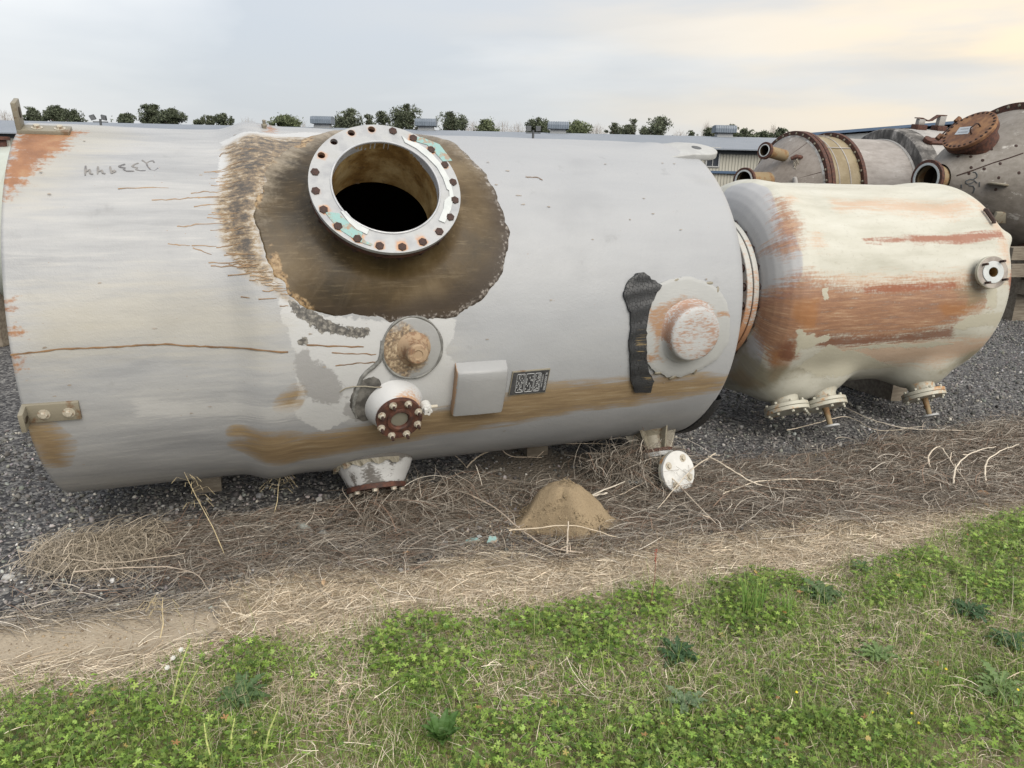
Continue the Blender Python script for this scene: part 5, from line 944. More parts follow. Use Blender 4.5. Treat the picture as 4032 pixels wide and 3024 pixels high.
# bottom nozzles
nb = hexbolt(.013, .022, 0).mesh('bolt', M['creamfl'], 30)
for i, ((s_, t_, w), L) in enumerate(zip(NZ, (.19, .19, .19))):
    B = C.frame(s_, t_, CR); nk = MB().lathe([(.19, .06), (.135, .11), (.115, .14), (.112, L+.001)], 40, B).build('bottom_nozzle', M['creamfl'], vess)
    f1 = MB().lathe([(.11, L), (.180, L), (.184, L+.003), (.184, L+.028), (.181, L+.031), (.11, L+.031)], 56, B).build('nozzle_flange', M['creamfl'], vess, 30)
    f2 = MB().lathe([(.11, L+.034), (.181, L+.034), (.184, L+.037), (.184, L+.064), (.180, L+.067), (.0001, L+.067)], 56, B).build('blind_flange', M['creamfl'], vess, 30)
    for h in range(8):
        a = PI/8+PI/4*h; Tm = B @ Matrix.Rotation(a, 4, 'Z') @ Matrix.Translation((.158, 0, 0)); link('bolt', nb, f2, Tm @ Matrix.Translation((0, 0, L+.0672))); link('bolt', nb, f1, Tm @ Matrix.Translation((0, 0, L-.0002)) @ Matrix.Rotation(PI, 4, 'X'))
    if i:
        d = MB().lathe([(.030, L+.067), (.026, L+.09), (.022, L+.20), (.022, L+.225)], 16, B).build('drain_pipe', M['necktan'], vess)
        MB().lathe([(.022, L+.222), (.070, L+.224), (.073, L+.228), (.073, L+.238), (.069, L+.242), (.0001, L+.242)], 32, B).build('drain_disc', M['whitep'], vess, 30)
# cradle beneath
for i, (s_, d_) in enumerate(((-.25, .35), (.75, .35))):
    t = thing('timber', ('timber block under the middle of the cream tank', 'timber block under the right end of the cream tank')[i], 'timber', tuple((C.A+C.u*s_+C.b*.15)[:2])+(0,), R_(20)); MB().box((-.1, -.1, -.03), (.1, .75, .30)).build('beam', M['wood'], t, 0); MB().add([(-.1, .35, .30), (.1, .35, .30), (.1, .75, .30), (-.1, .75, .30), (-.1, .5, .36), (.1, .5, .36), (.1, .75, .62), (-.1, .75, .62)], [(0, 1, 5, 4), (1, 2, 6, 5), (2, 3, 7, 6), (3, 0, 4, 7), (4, 5, 6, 7)]).build('wedge', M['wood'], t, 0)

# ------------------------------------------------------------------ stepped vessel with the rusty cone, behind
Bv = Cyl((5.557, 15.637, 1.852), 17.1, 1.25)
bt = thing('storage_tank', 'stepped brown-grey vessel with a chained cone end, tan spool and wide drum', 'tank', (Bv.A[0], Bv.A[1], 0), R_(17.1), 'old tanks lying in the yard')
BX = frame_at((0, 0, Bv.A[2]), (1, 0, 0), (0, -1, 0)); S2, S3, R3 = .816, 2.119, 1.385
cone = MB().lathe([(.0001, -1.03), (.16, -1.02), (.30, -.93), (1.12, -.10), (1.15, -.03)], 96, BX).build('cone_end', M['old'], bt, 40)
MB().lathe([(1.11, -.085), (1.165, -.06), (1.165, -.02)], 96, BX).build('white_crust', m_simple('flaking white seam', (.40, .40, .39), (.16, .14, .12), 6, .8, .4), bt)
for z0_, nm in ((-.05, 'flange_ring'), (.045, 'flange_ring'), (S2-.045, 'flange_ring')): MB().lathe([(1.10, z0_), (1.245, z0_), (1.25, z0_+.006), (1.25, z0_+.074), (1.245, z0_+.08), (1.10, z0_+.08)], 112, BX).build(nm, M['rust'], bt, 30)
MB().lathe([(1.17, .12), (1.165, .4), (1.17, S2-.05)], 96, BX).build('spool', M['spool'], bt); sm = MB()
for a in (.26, .52): sm.lathe([(1.172, a), (1.176, a+.004), (1.176, a+.022), (1.172, a+.026)], 96, BX)
for a in (-.35, .9, 1.5): sm.box((.14, -1.185, -.008), (.75, -1.172, .008), Matrix.Translation((0, 0, Bv.A[2])) @ Matrix.Rotation(-a, 4, 'X'))
sm.build('spool_seam', M['shellgrey'], bt, 0)
MB().lathe([(1.15, S2+.03), (1.15, S3+.02)], 96, BX).build('cylinder', M['shellgrey'], bt)
MB().lathe([(1.10, S3), (1.30, S3+.005), (R3-.03, S3+.02), (R3, S3+.07), (R3, S3+.42)], 96, BX).build('drum_shoulder', M['black_ins'], bt, 30); MB().lathe([(R3+.003, S3+.40), (R3+.006, S3+.43), (R3, 5.4), (1.2, 5.7), (.0001, 5.8)], 96, BX).build('drum', M['drumwhite'], bt, 50)
MB().lathe([(1.155, S3-.05), (1.17, S3-.03), (1.17, S3-.002)], 96, BX).build('flashing', M['drumwhite'], bt)
bb = hexbolt(.022, .020, 1.2).mesh('bolt', M['bracket'], 30)
for h in range(36):
    a = 2*PI*(h+.5)/36
    for z0_ in (-.0505, S2-.0455): link('bolt', bb, bt, BX @ Matrix.Rotation(a, 4, 'Z') @ Matrix.Translation((1.20, 0, z0_)) @ Matrix.Rotation(PI, 4, 'X'))
def b_loc(x, y, Y): return Bv.loc(at_depth(x, y, Y))
def nozzle_open(nm, tip, direction, ro, ri, L, parent, base=1.25, neck='necktan'):
    Fm = frame_at(tip, direction, (0, -1, 0)); o = MB().lathe([(ro*.72, -L), (ro*.70, -L*.3), (ro*.70, -.05)], 40, Fm).build('nozzle_neck', M[neck], parent)
    f = MB().lathe([(ri, -.06), (ro, -.06), (ro+.004, -.055), (ro+.004, -.004), (ro, 0), (ri*1.18, .0)], 48, Fm).build(nm, M['rust'], parent, 30)
    MB().lathe([(ri*1.19, -.004), (ri*1.19, .006), (ri*1.02, .008), (ri, .002), (ri, -.02)], 48, Fm).build('liner_lip', M['gasket'], f, 30); MB().lathe([(ri*.999, -.002), (ri*.98, -L*.9), (.0001, -L*.9)], 40, Fm).build('bore', M['dark'], f); return f
T1 = b_loc(1651, 325, 14.75); nozzle_open('small_flange', T1, (-.93, -.30, .12), .155, .098, .62, bt)
T2 = b_loc(1606, 390, 14.55); nozzle_open('outlet_flange', T2, (-.93, -.34, .0), .235, .165, .75, bt)
sp = b_loc(1718, 393, 14.75); MB().lathe([(.05, -.12), (.045, .06), (.03, .09), (.0001, .1)], 14, Matrix.Translation(Vector(sp)) @ Matrix.Rotation(-.3, 4, 'Y')).build('stub_pipe', M['drumwhite'], bt)
ch = MB()
for (xa, ya), (xb, yb) in (((1716, 345), (1718, 365)), ((1718, 365), (1727, 372)), ((1727, 372), (1722, 346))):
    pa, pb = Vector(b_loc(xa, ya, 14.95)), Vector(b_loc(xb, yb, 14.9)); n = max(3, int((pb-pa).length/.035))
    for i in range(n+1): c = pa.lerp(pb, i/n); ch.lathe([(.020, -.006), (.026, 0), (.020, .006), (.014, 0), (.020, -.006)], 8, Matrix.Translation(c) @ Matrix.Rotation(i*PI/2, 4, 'Z') @ Matrix.Rotation(PI/2, 4, 'X'))
pa, pb = Vector(b_loc(1727, 372, 14.9)), Vector(b_loc(1734, 405, 14.86)); n = 12
for i in range(n+1): c = pa.lerp(pb, i/n); ch.lathe([(.020, -.006), (.026, 0), (.020, .006), (.014, 0), (.020, -.006)], 8, Matrix.Translation(c) @ Matrix.Rotation(i*PI/2, 4, 'Z') @ Matrix.Rotation(PI/2, 4, 'X'))
cho = ch.build('chain', M['zinc'], None); cho.matrix_world = Matrix.Translation((Bv.A[0], Bv.A[1], 0)) @ Matrix.Rotation(R_(17.1), 4, 'Z'); tag(cho, 'steel chain hanging from the hook on the rusty cone end', 'chain')
hk = Vector(b_loc(1719, 341, 15.0)); MB().tube([hk+Vector((-.12, -.02, -.02)), hk+Vector((-.04, -.06, .02)), hk+Vector((.08, -.06, .01)), hk+Vector((.14, 0, -.01))], [.035, .045, .04, .025], 8).build('hook', M['rust'], bt)
m = MB()
for a in (-.25, .42, 1.1): m.tube([(-.93+.02, -.30*math.cos(a), Bv.A[2]+.30*math.sin(a)), (-.09, -1.125*math.cos(a), Bv.A[2]+1.125*math.sin(a))], .008, 5)
m.build('cone_seam', M['bolt'], bt)
# drum fittings: lug plate and bent vent on top
LPm = Bv.frame(S3+.62, R_(52), R3); o = MB().box((-.28, -.09, .0), (.42, .09, .05), LPm).lathe([(.09, -.02), (.09, .06)], 20, LPm @ Matrix.Translation((-.29, 0, .025)), closed='both').build('lug_plate', M['rust'], bt, 30, .006); MB().lathe([(.035, .0), (.0001, .002)], 16, LPm @ Matrix.Translation((-.28, 0, .0605))).build('lug_hole', M['dark'], o, 0)
for dx_, hh in ((.72, .24), (1.24, .32)):
    Tm = Bv.frame(S3+dx_, R_(82), R3-.03); q = MB().box((-.12, -.10, 0), (.12, .10, .13), Tm).build('rusty_stub', M['rust'], bt, 30, .01); MB().box((-.08, -.05, .13), (.08, .05, hh), Tm).build('pale_post', M['drumwhite'], q, 30, .01)
Tm = Bv.frame(S3+.72, R_(82), R3-.03); pts = [(-.13, 0, .245), (.0, 0, .25), (.08, 0, .225), (.17, 0, .20), (.26, 0, .215), (.34, 0, .27), (.42, 0, .32), (.60, 0, .325)]
m = MB(); v = []
for x, y, z in pts: v += [(x, -.05, z), (x, .05, z), (x, .05, z+.018), (x, -.05, z+.018)]
m.add(v, [(i*4+j, i*4+(j+1) % 4, (i+1)*4+(j+1) % 4, (i+1)*4+j) for i in range(len(pts)-1) for j in range(4)]+[(3, 2, 1, 0), (len(v)-4, len(v)-3, len(v)-2, len(v)-1)], Tm).build('bent_strap', M['rust'], bt, 0)
for i, s_ in enumerate((.3, 4.2)):
    t = thing('timber', ('timber crib under the tan spool of the stepped vessel', 'timber crib under the wide drum')[i], 'timber', tuple((Bv.A+Bv.u*s_)[:2])+(0,), R_(17.1)); MB().box((-.2, -1.1, -.05), (.2, 1.1, (.46, .46)[i]+.18)).build('beam', M['wood'], t, 0)

# ------------------------------------------------------------------ dark cone vessel at the right edge
Dz = 2.13; cD = at_depth(2172, 384, 13.2); Dv = Cyl((cD[0], cD[1], cD[2]), 21, 1.22)
dt = thing('storage_tank', 'huge dark cone-ended vessel with rusty round lid, at the right edge', 'tank', (Dv.A[0], Dv.A[1], 0), R_(21), 'old tanks lying in the yard')
DX = frame_at((0, 0, Dv.A[2]), (1, 0, 0), (0, -1, 0)); HL = 1.72; Dv.A[2] -= .05; DX = frame_at((0, 0, Dv.A[2]), (1, 0, 0), (0, -1, 0))
MB().lathe([(.24, -HL+.16), (.27, -HL+.19), (.36, -HL+.32), (.62, -HL+.62), (.85, -.66), (1.05, -.27), (1.13, -.09), (1.16, .05)], 128, DX).build('cone_end', M['darkhead'], dt, 50)
MB().lathe([(1.10, .0), (1.26, 0), (1.265, .006), (1.265, .09), (1.26, .096), (1.10, .096)], 112, DX).build('flange_ring', M['rust'], dt, 30); MB().lathe([(1.10, .10), (1.26, .10), (1.265, .106), (1.265, .19), (1.26, .196), (1.10, .196)], 112, DX).build('flange_ring', M['rust'], dt, 30)
MB().lathe([(1.16, .19), (1.16, 4.4), (.9, 4.7), (.0001, 4.8)], 96, DX).build('cylinder', M['shellgrey'], dt, 50)
for h in range(40): link('bolt', bb, dt, DX @ Matrix.Rotation(2*PI*h/40, 4, 'Z') @ Matrix.Translation((1.215, 0, -.0005)) @ Matrix.Rotation(PI, 4, 'X'))
nozzle_open('outlet_flange', (-HL-.10, 0, Dv.A[2]), (-1, .0001, .0), .295, .21, .42, dt)
MB().lathe([(.216, -.02), (.216, .12)], 40, frame_at((-HL+.12, 0, Dv.A[2]), (-1, 0, 0), (0, -1, 0))).build('neck_joint', M['necktan'], dt)
# hinged manway lid
tcone = math.atan2(1.05-.44, (HL-.32)-.22); mid = np.array([-.52, 0, 0]); ra = .90; aa = R_(60)
from mathutils.bvhtree import BVHTree
def surf(root, part, yaw, A):
    o_ = [o for o in root.children if o.name.startswith(part)][0]; bv = BVHTree.FromPolygons([v_.co[:] for v_ in o_.data.vertices], [p_.vertices[:] for p_ in o_.data.polygons]); wi = (Matrix.Translation((A[0], A[1], 0)) @ Matrix.Rotation(R_(yaw), 4, 'Z')).inverted()
    def on(x, y, lift=.004):
        o = wi @ Vector(ORI); d = (wi.to_3x3() @ Vector(ray(x, y))).normalized(); h = bv.ray_cast(o, d)
        return (h[0]+h[1]*(lift if h[1].dot(d) < 0 else -lift)) if h[0] is not None else None
    return on
d_on = surf(dt, 'cone_end', 21, Dv.A)
hit_ = d_on(2110, 305, 0); print('lid on cone', hit_)
lw0 = ORI+ray(2093, 280)*1.0; o_l = (Matrix.Translation((Dv.A[0], Dv.A[1], 0)) @ Matrix.Rotation(R_(21), 4, 'Z')).inverted(); LO = o_l @ Vector(ORI); LDv = (o_l.to_3x3() @ Vector(ray(2093, 280))).normalized()
lc = LO+LDv*((hit_-LO).dot(LDv)-.10) if hit_ is not None else Vector(Dv.loc(at_depth(2093, 280, 12.9))); an = Vector((-.724, .006, .69)).normalized(); print('lid', lc, (lc-LO).length)
LFm = frame_at(lc, an, (0, -1, 0)); RL = .395*(lc-LO).length/14.35
ld = MB().lathe([(RL*.86, -.06), (RL, -.06), (RL+.004, -.05), (RL+.004, -.006), (RL, 0), (.0001, .004)], 72, LFm).build('manway_lid', M['rustlid'], dt, 30); MB().lathe([(RL*.80, -.34), (RL*.80, -.13), (RL*.99, -.13), (RL*.99, -.068), (RL*.7, -.066)], 64, LFm).build('manway_neck', M['rust'], dt, 30)
lb = hexbolt(.017, .012, 1.3).mesh('lid_bolt', M['bolt'], 30)
for h in range(28): a = 2*PI*h/28; link('bolt', lb, ld, LFm @ Matrix.Translation((RL*.915*math.cos(a), RL*.915*math.sin(a), .0012)))
def lidp(x, y):
    Mw = Matrix.Translation((Dv.A[0], Dv.A[1], 0)) @ Matrix.Rotation(R_(21), 4, 'Z') @ LFm; I = np.array(Mw.inverted()); o = I[:3, :3] @ ORI+I[:3, 3]; d = I[:3, :3] @ ray(x, y); return (o-d*o[2]/d[2])[:2]
Z3 = lambda x, y: ((3400+x*.2857)/K, (420+y*.2857)/K)
MB().prism([tuple(lidp(*Z3(*p))) for p in ((1255, 390), (1330, 288), (1522, 272), (1440, 378))], .0045, .0065, LFm).build('notice_sheet', M['paper'], ld, 0)
m = MB(); pa = [np.array(lidp(*Z3(*p))) for p in ((1275, 380), (1345, 295), (1505, 282), (1430, 370))]
for f_ in (.2, .3, .72, .82):
    a_, b_ = pa[1]+(pa[0]-pa[1])*f_, pa[2]+(pa[3]-pa[2])*f_; a_, b_ = a_+(b_-a_)*.1, a_+(b_-a_)*(.8 if f_ < .5 else .92); m.tube([(*a_, .0068), (*b_, .0068)], .002, 4, LFm)
m.build('notice_lines', M['fascia'], ld, 0)
h0, h1 = lidp(*Z3(1490, 380)), lidp(*Z3(1612, 275)); e0, e1 = np.array(h0), np.array(h1); MB().tube([(*e0, .003), (*(e0+(e1-e0)*.04), .07), (*(e0+(e1-e0)*.2), .10), (*(e0+(e1-e0)*.8), .10), (*(e0+(e1-e0)*.96), .07), (*e1, .003)], .013, 8, LFm).build('lid_handle', M['bolt'], ld)
hA, hB = np.array(lidp(*Z3(1035, 400))), np.array(lidp(*Z3(1290, 165))); dAB = (hB-hA)/np.linalg.norm(hB-hA)
hg = MB().tube([(*(hA-dAB*.02), -.03), (*(hB+dAB*.02), -.03)], .012, 8, LFm).build('hinge_rod', M['bolt'], dt)
for q in (hA, hB):
    MB().tube([(*(q-dAB*.045), -.03), (*(q+dAB*.045), -.03)], .042, 12, LFm).build('hinge_knuckle', M['rustlid'], hg); inw = -q/np.linalg.norm(q); MB().tube([(*q, -.03), (*(q+inw*.14), -.03)], .032, 8, LFm).build('hinge_arm', M['rustlid'], hg)
# chalked marks, seam, lug on the dark cone: dropped onto the surface
def d_line(pts, r, mat, nm):
    q = [d_on(*Z3(*p)) for p in pts]; q = [p for p in q if p is not None]
    if len(q) > 1: MB().tube(q, r, 5).build(nm, mat, dt)
for st in ([(1510, 900), (1545, 905), (1570, 940), (1560, 975), (1530, 990)], [(1530, 1005), (1470, 1000), (1415, 1020), (1410, 1050), (1440, 1068), (1500, 1050), (1530, 1020), (1570, 1055)], [(1455, 1085), (1510, 1090), (1532, 1130), (1510, 1190)], [(1350, 1070), (1352, 1120)], [(1600, 1040), (1600, 1100)]): d_line(st, .009, M['fascia'], 'chalk_mark')
d_line([(1285, 950), (1500, 880), (1800, 770), (2000, 710), (2200, 640)], .010, M['bolt'], 'cone_seam')
for p_ in ((2100, 540), (1760, 590), (1640, 740), (1880, 785), (1660, 858), (2140, 912), (1860, 980), (1820, 1140), (1450, 920), (1300, 690), (1475, 690), (1480, 840)):
    q = d_on(*Z3(*p_), .0)
    if q is not None: MB().lathe([(.028, -.004), (.022, .006), (.0001, .008)], 8, frame_at(q, q-Vector((q.x+.9, q.y*.0, Dv.A[2])) if False else Vector((-.7, q.y, q.z-Dv.A[2])))).build('rust_boss', M['bolt'], dt)
q = d_on(*Z3(1850, 1070), .02)
if q is not None: MB().lathe([(.0001, -.02), (.16, -.018), (.17, 0), (.16, .012), (.0001, .014)], 24, Matrix.Translation(q) @ Matrix.Rotation(.1, 4, 'Y') @ Matrix.Diagonal((1, .8, 1, 1))).build('ledge_lug', M['bracket'], dt)
q = d_on(2160, 468, .02)
if q is not None: MB().box((-.16, -.03, -.10), (.2, .03, .10), frame_at(q, (0, -.4, 1), (1, 0, 0))).build('lower_lug', M['bracket'], dt, 30, .02)
# cribbing of timbers under it
for i, (x, y, Y, L, a, h, zz) in enumerate(((2212, 548, 11.9, 1.5, .05, .20, .70), (2212, 585, 11.8, 1.5, .02, .20, .47), (2200, 618, 11.9, .34, 1.2, .26, .20), (2225, 622, 12.0, 1.2, .1, .22, -.03))):
    p_ = at_depth(x, y, Y); zz = p_[2]-h/2; t = thing('timber', ('grey timber baulk on top of the crib under the dark cone vessel', 'second grey timber baulk down in the crib under the dark cone vessel', 'short upright timber end in the crib under the dark cone vessel', 'lowest timber on the gravel under the dark cone vessel')[i], 'timber', (p_[0]+.45, p_[1]+.2, max(zz, -.02)), R_(12)+a, 'timbers under the dark cone vessel'); MB().box((-L/2, -.11, 0), (L/2, .11, h)).build('beam', M['wood'], t, 0, .008)
pz = at_depth(2212, 585, 12.1); t = thing('timber', 'dark timber block at the back of the crib under the dark cone vessel', 'timber', (pz[0]+.5, pz[1]+.35, 0), .2, 'timbers under the dark cone vessel'); MB().box((-.5, -.15, -.03), (.5, .15, Dv.A[2]-1.2)).build('beam', M['wood'], t, 0)

# ------------------------------------------------------------------ pale tank peeping out at the left edge
ly = 9.6; pt_ = at_depth(14, 316, ly); pr_ = 1.0; pl = thing('storage_tank', 'pale green-white tank just showing behind the left end of the grey tank', 'tank', (pt_[0], ly, 0), 0, 'old tanks lying in the yard')
zt = pt_[2]; BL = frame_at((0, 0, zt-pr_), (1, 0, 0), (0, -1, 0)); MB().lathe([(.0001, -3.2), (.7, -3.1), (pr_, -2.8), (pr_, .4), (.72, .62), (.0001, .74)], 72, BL).build('shell', M['palegreen'], pl, 50)
bs = MB()
for z_ in (.60, .48): bs.tube([(-3.0, -math.sqrt(pr_**2-(z_-.0)**2)-.002, zt-pr_+z_), (.3, -math.sqrt(pr_**2-(z_)**2)-.002, zt-pr_+z_)], .022, 8)
bs.build('tan_stripe', M['necktan'], pl); MB().lathe([(.05, 0), (.05, .10), (.09, .10), (.09, .14), (.0001, .14)], 20, Matrix.Translation((.02, -.1, zt-.03))).build('top_nozzle', M['rust'], pl, 30)
for i, x in enumerate((-2.3, .0)): MB().add([(x-.1, -.8, -.03), (x+.1, -.8, -.03), (x+.1, .8, -.03), (x-.1, .8, -.03), (x-.1, -.8, zt-2*pr_+.45), (x+.1, -.8, zt-2*pr_+.45), (x+.1, .8, zt-2*pr_+.45), (x-.1, .8, zt-2*pr_+.45)], [(0, 1, 5, 4), (1, 2, 6, 5), (2, 3, 7, 6), (3, 0, 4, 7), (4, 5, 6, 7)]).build('saddle', M['wood'], pl, 0)

# ------------------------------------------------------------------ gravel
def polymask(poly, X, Y): return sdf(poly, X, Y)
def gz(x, y): return ground_z(np.atleast_1d(x), np.atleast_1d(y))
ICO = None
def ico():
    bm = bmesh.new(); bmesh.ops.create_icosphere(bm, subdivisions=1, radius=1); v = np.array([x.co[:] for x in bm.verts]); f = np.array([[q.index for q in p.verts] for p in bm.faces]); bm.free(); return v, f
IV, IF = ico(); M['stone'] = NB('crushed stone'); _b = M['stone']; M['stone'] = _b.out(_b.mix(_b.math('MULTIPLY', _b.noise(90, 3), .4), _b.attr('Col', 0), _b.mix(1.0, _b.attr('Col', 0), (.55, .55, .55), 'MULTIPLY')), .85, None, 0, .25)
def in_view(X, Y, Z, mx=60):
    """thins the scatter out away from what the photograph shows"""
    q = proj(np.stack([X, Y, Z], 1)); far = np.maximum.reduce([-q[:, 0], q[:, 0]-2212, q[:, 1]-1659, np.zeros(len(X))])
    return (far < mx) | ((far < 520) & (RNG.random(len(X)) < .42))
def dens_gravel(X, Y):
    s = np.maximum.reduce([sdf(Z_GREEN, X, Y), sdf(Z_STRAW, X, Y), sdf(Z_DIRT, X, Y)]); d = np.clip(.2-s/.14, 0, 1); l = np.clip(.5+sdf(Z_LITTER, X, Y)/.5, 0, 1); n = vnoise(X, Y, .35, 21)+.5
    return d*(1-.72*l*np.clip(.35+n, 0, 1))
n = 260000; X = RNG.uniform(-4.2, 8.6, n); Y = 2.9+(RNG.random(n)**1.2)*10.2; ok = in_view(X, Y, np.zeros(n)) & (RNG.random(n) < dens_gravel(X, Y)); lx_ = (X-G.A[0])*G.u[0]+(Y-G.A[1])*G.u[1]; by_ = (X-G.A[0])*G.b[0]+(Y-G.A[1])*G.b[1]
ok &= ~((by_ > .45) & (lx_ > -1.6) & (lx_ < 2.2)) ; X, Y = X[ok], Y[ok]
keepn = 38000
if len(X) > keepn: k = RNG.permutation(len(X))[:keepn]; X, Y = X[k], Y[k]
n = len(X); sz = RNG.lognormal(math.log(.0118), .38, n); sz *= np.where((X < -1.0) & (Y < 4.1), .80, 1.0)
rm = rot_mats(n, RNG); sc3 = np.stack([np.ones(n), RNG.uniform(.6, 1, n), RNG.uniform(.45, .8, n)], 1)
tv_ = IV*(1+RNG.normal(0, .16, (len(IV), 1))); k = len(tv_); jit = 1+RNG.normal(0, .13, (n, k, 1))
V = np.einsum('nij,nkj->nki', rm, tv_[None]*jit*sc3[:, None, :])*sz[:, None, None]; zz = gz(X, Y); V += np.stack([X, Y, zz+sz*.18], 1)[:, None, :]
F = (IF[None]+(np.arange(n)*k)[:, None, None]).reshape(-1, 3); bs_ = RNG.lognormal(math.log(.115), .45, n); col = bs_[:, None]*np.array([1, .97, .93])*(1+RNG.normal(0, .035, (n, 3)))
lt = RNG.random(n) < .035; col[lt] = np.array([.36, .34, .30])*RNG.uniform(.7, 1.2, (lt.sum(), 1)); col = np.clip(col*np.where((Y < 4.2)[:, None] & (X < -1.2)[:, None], 1.75, 1.0), .02, .55)
gvo = npmesh('gravel', V.reshape(-1, 3), F, M['stone'], np.repeat(col, k, 0)); tag(gvo, kind='stuff')
# a few stones big enough to pick out
stm = []
for s in range(4):
    v = IV*(1+np.random.default_rng(s).normal(0, .13, (len(IV), 1)))*np.array([1, .75, .5]); me = bpy.data.meshes.new('stone'); me.from_pydata(v.tolist(), [], IF.tolist()); c = np.tile(np.array([[.33, .33, .32], [.24, .24, .245], [.42, .40, .37], [.20, .20, .21]][s]), (len(v), 1)); a = me.attributes.new('Col', 'FLOAT_COLOR', 'POINT'); a.data.foreach_set('color', np.concatenate([c, np.ones((len(v), 1))], 1).astype(np.float32).ravel()); me.materials.append(M['stone']); stm.append(me)
for i, (x, y, s, kd, lb) in enumerate(((975, 1137, .034, 2, 'pale stone among dead stems below the sand mound, left of the teal scraps'), (140, 1210, .040, 1, 'grey stone at the edge of the gravel, far left'), (455, 1148, .030, 0, 'grey stone under the dead grass below the tank'), (60, 1180, .032, 1, 'dark stone in the gravel left of the dead grass'), (120, 1150, .030, 0, 'light grey stone beside the left tuft of dead grass'), (18, 1240, .036, 0, 'grey stone at the left edge above the dirt patch'), (560, 1065, .036, 3, 'dark stone beneath the tank hump'), (690, 1075, .034, 0, 'pale grey stone below the bottom nozzle'), (1660, 1055, .028, 2, 'pale stone right of the white blind flange'), (1700, 1062, .022, 0, 'small grey stone next to the pale stone right of the blind flange'))):
    p_ = gnd(x, y); o = link('stone', stm[kd]); z = float(gz(p_[0], p_[1])[0]); o.location = (p_[0], p_[1], z+s*.25); o.rotation_euler = (random.uniform(-.2, .2), random.uniform(-.2, .2), random.uniform(0, 6)); o.scale = (s, s, s); tag(o, lb, 'stone', 'larger stones lying about')

# ------------------------------------------------------------------ sand mound
mp_ = gnd(1222, 1128); m0 = thing('sand_mound', 'cone of loose tan sand heaped up below the name plate of the grey tank', 'sand mound', (mp_[0], mp_[1]+.0, 0))
nr, na = 44, 120; rr = np.linspace(0, 1, nr)**.9; aa_ = np.linspace(0, 2*PI, na, endpoint=False); RRm, AAm = np.meshgrid(rr, aa_, indexing='ij')
asym = 1+.14*np.cos(AAm*2+.6)+.10*np.cos(AAm*3+2)+.05*np.cos(AAm*5); px_ = RRm*.33*asym*np.cos(AAm); py_ = .10+RRm*.30*asym*np.sin(AAm)
hz_ = .30*(.5+.5*np.cos(PI*np.minimum(1, RRm)))**.85*(1-.05*np.exp(-(RRm/.16)**2)); hz_ = hz_-.015*np.clip(1-RRm, 0, 1)*np.exp(-((RRm-.12)/.1)**2); hz_ += (vnoise(px_, py_, .05, 31)*.014+vnoise(px_, py_, .018, 32)*.006+vnoise(px_, py_, .13, 33)*.06)*np.minimum(1, RRm*3); zz = hz_+ground_z(px_+mp_[0], py_+mp_[1])-.012*RRm
V = np.stack([px_, py_, zz], -1).reshape(-1, 3); ii = np.arange(nr*na).reshape(nr, na); jn = np.roll(np.arange(na), -1); F = np.stack([ii[:-1].ravel(), ii[1:].ravel(), ii[1:][:, jn].ravel(), ii[:-1][:, jn].ravel()], 1)
b = NB('loose sand'); f = b.noise(120, 4, .7); n_ = b.noise(9, 5, .6); c = b.mix(n_, (.205, .158, .10), (.275, .215, .14)); c = b.mix(b.math('MULTIPLY', b.step(f, .52, .68), .6), c, (.13, .095, .06)); M['sand'] = b.out(c, .95, b.bump(f, .8, .012), 0, .15)
npmesh('heap', V, F, M['sand'], None, 1, m0)
n = 2600; a = RNG.uniform(0, 2*PI, n); r = RNG.random(n)**.55*1.3; X = r*.33*np.cos(a); Y = .10+r*.30*np.sin(a); Z = np.maximum(.31*(1-r), 0)+gz(X+mp_[0], Y+mp_[1])+.004; V, F = scatter(IV, IF, np.stack([X, Y, Z], 1), rot_mats(n, RNG), RNG.lognormal(math.log(.0035), .4, n)); tag(npmesh('sand_crumbs', V, F, M['sand'], None, 0, m0), kind='stuff')

# ------------------------------------------------------------------ dead stems, straw
M['straw'] = m_leaf('dry straw', .15, .75)
def tubes(Pt, rad, sides=2):
    """N polylines of K points -> one triangle mesh"""
    N, Kp, _ = Pt.shape; T = np.gradient(Pt, axis=1); T /= np.linalg.norm(T, axis=2, keepdims=True)+1e-9; U = np.cross(T, np.array([.1, .2, 1.0])); U /= np.linalg.norm(U, axis=2, keepdims=True)+1e-9; Wv = np.cross(T, U); a = np.arange(sides)*2*PI/sides
    if sides == 2:                                  # flat blade, rolled at random
        f_ = RNG.normal(0, .5, N)[:, None, None]; D = (np.cos(f_)*U+np.sin(f_)*Wv)*rad[:, :, None]; V = np.stack([Pt-D, Pt+D], 2); idx = np.arange(N*Kp*2).reshape(N, Kp, 2); q = np.stack([idx[:, :-1, 0], idx[:, :-1, 1], idx[:, 1:, 1], idx[:, 1:, 0]], -1).reshape(-1, 4); return V.reshape(-1, 3), np.concatenate([q[:, [0, 1, 2]], q[:, [0, 2, 3]]])
    V = Pt[:, :, None, :]+rad[:, :, None, None]*(np.cos(a)[None, None, :, None]*U[:, :, None, :]+np.sin(a)[None, None, :, None]*Wv[:, :, None, :]); idx = np.arange(N*Kp*sides).reshape(N, Kp, sides); nx = np.roll(idx, -1, 2)
    q = np.stack([idx[:, :-1], nx[:, :-1], nx[:, 1:], idx[:, 1:]], -1).reshape(-1, 4); return V.reshape(-1, 3), np.concatenate([q[:, [0, 1, 2]], q[:, [0, 2, 3]]])
def clear(X, Y): lx_ = (X-G.A[0])*G.u[0]+(Y-G.A[1])*G.u[1]; by_ = (X-G.A[0])*G.b[0]+(Y-G.A[1])*G.b[1]; return ~((by_ > -.55) & (lx_ > -2) & (lx_ < 2.4))
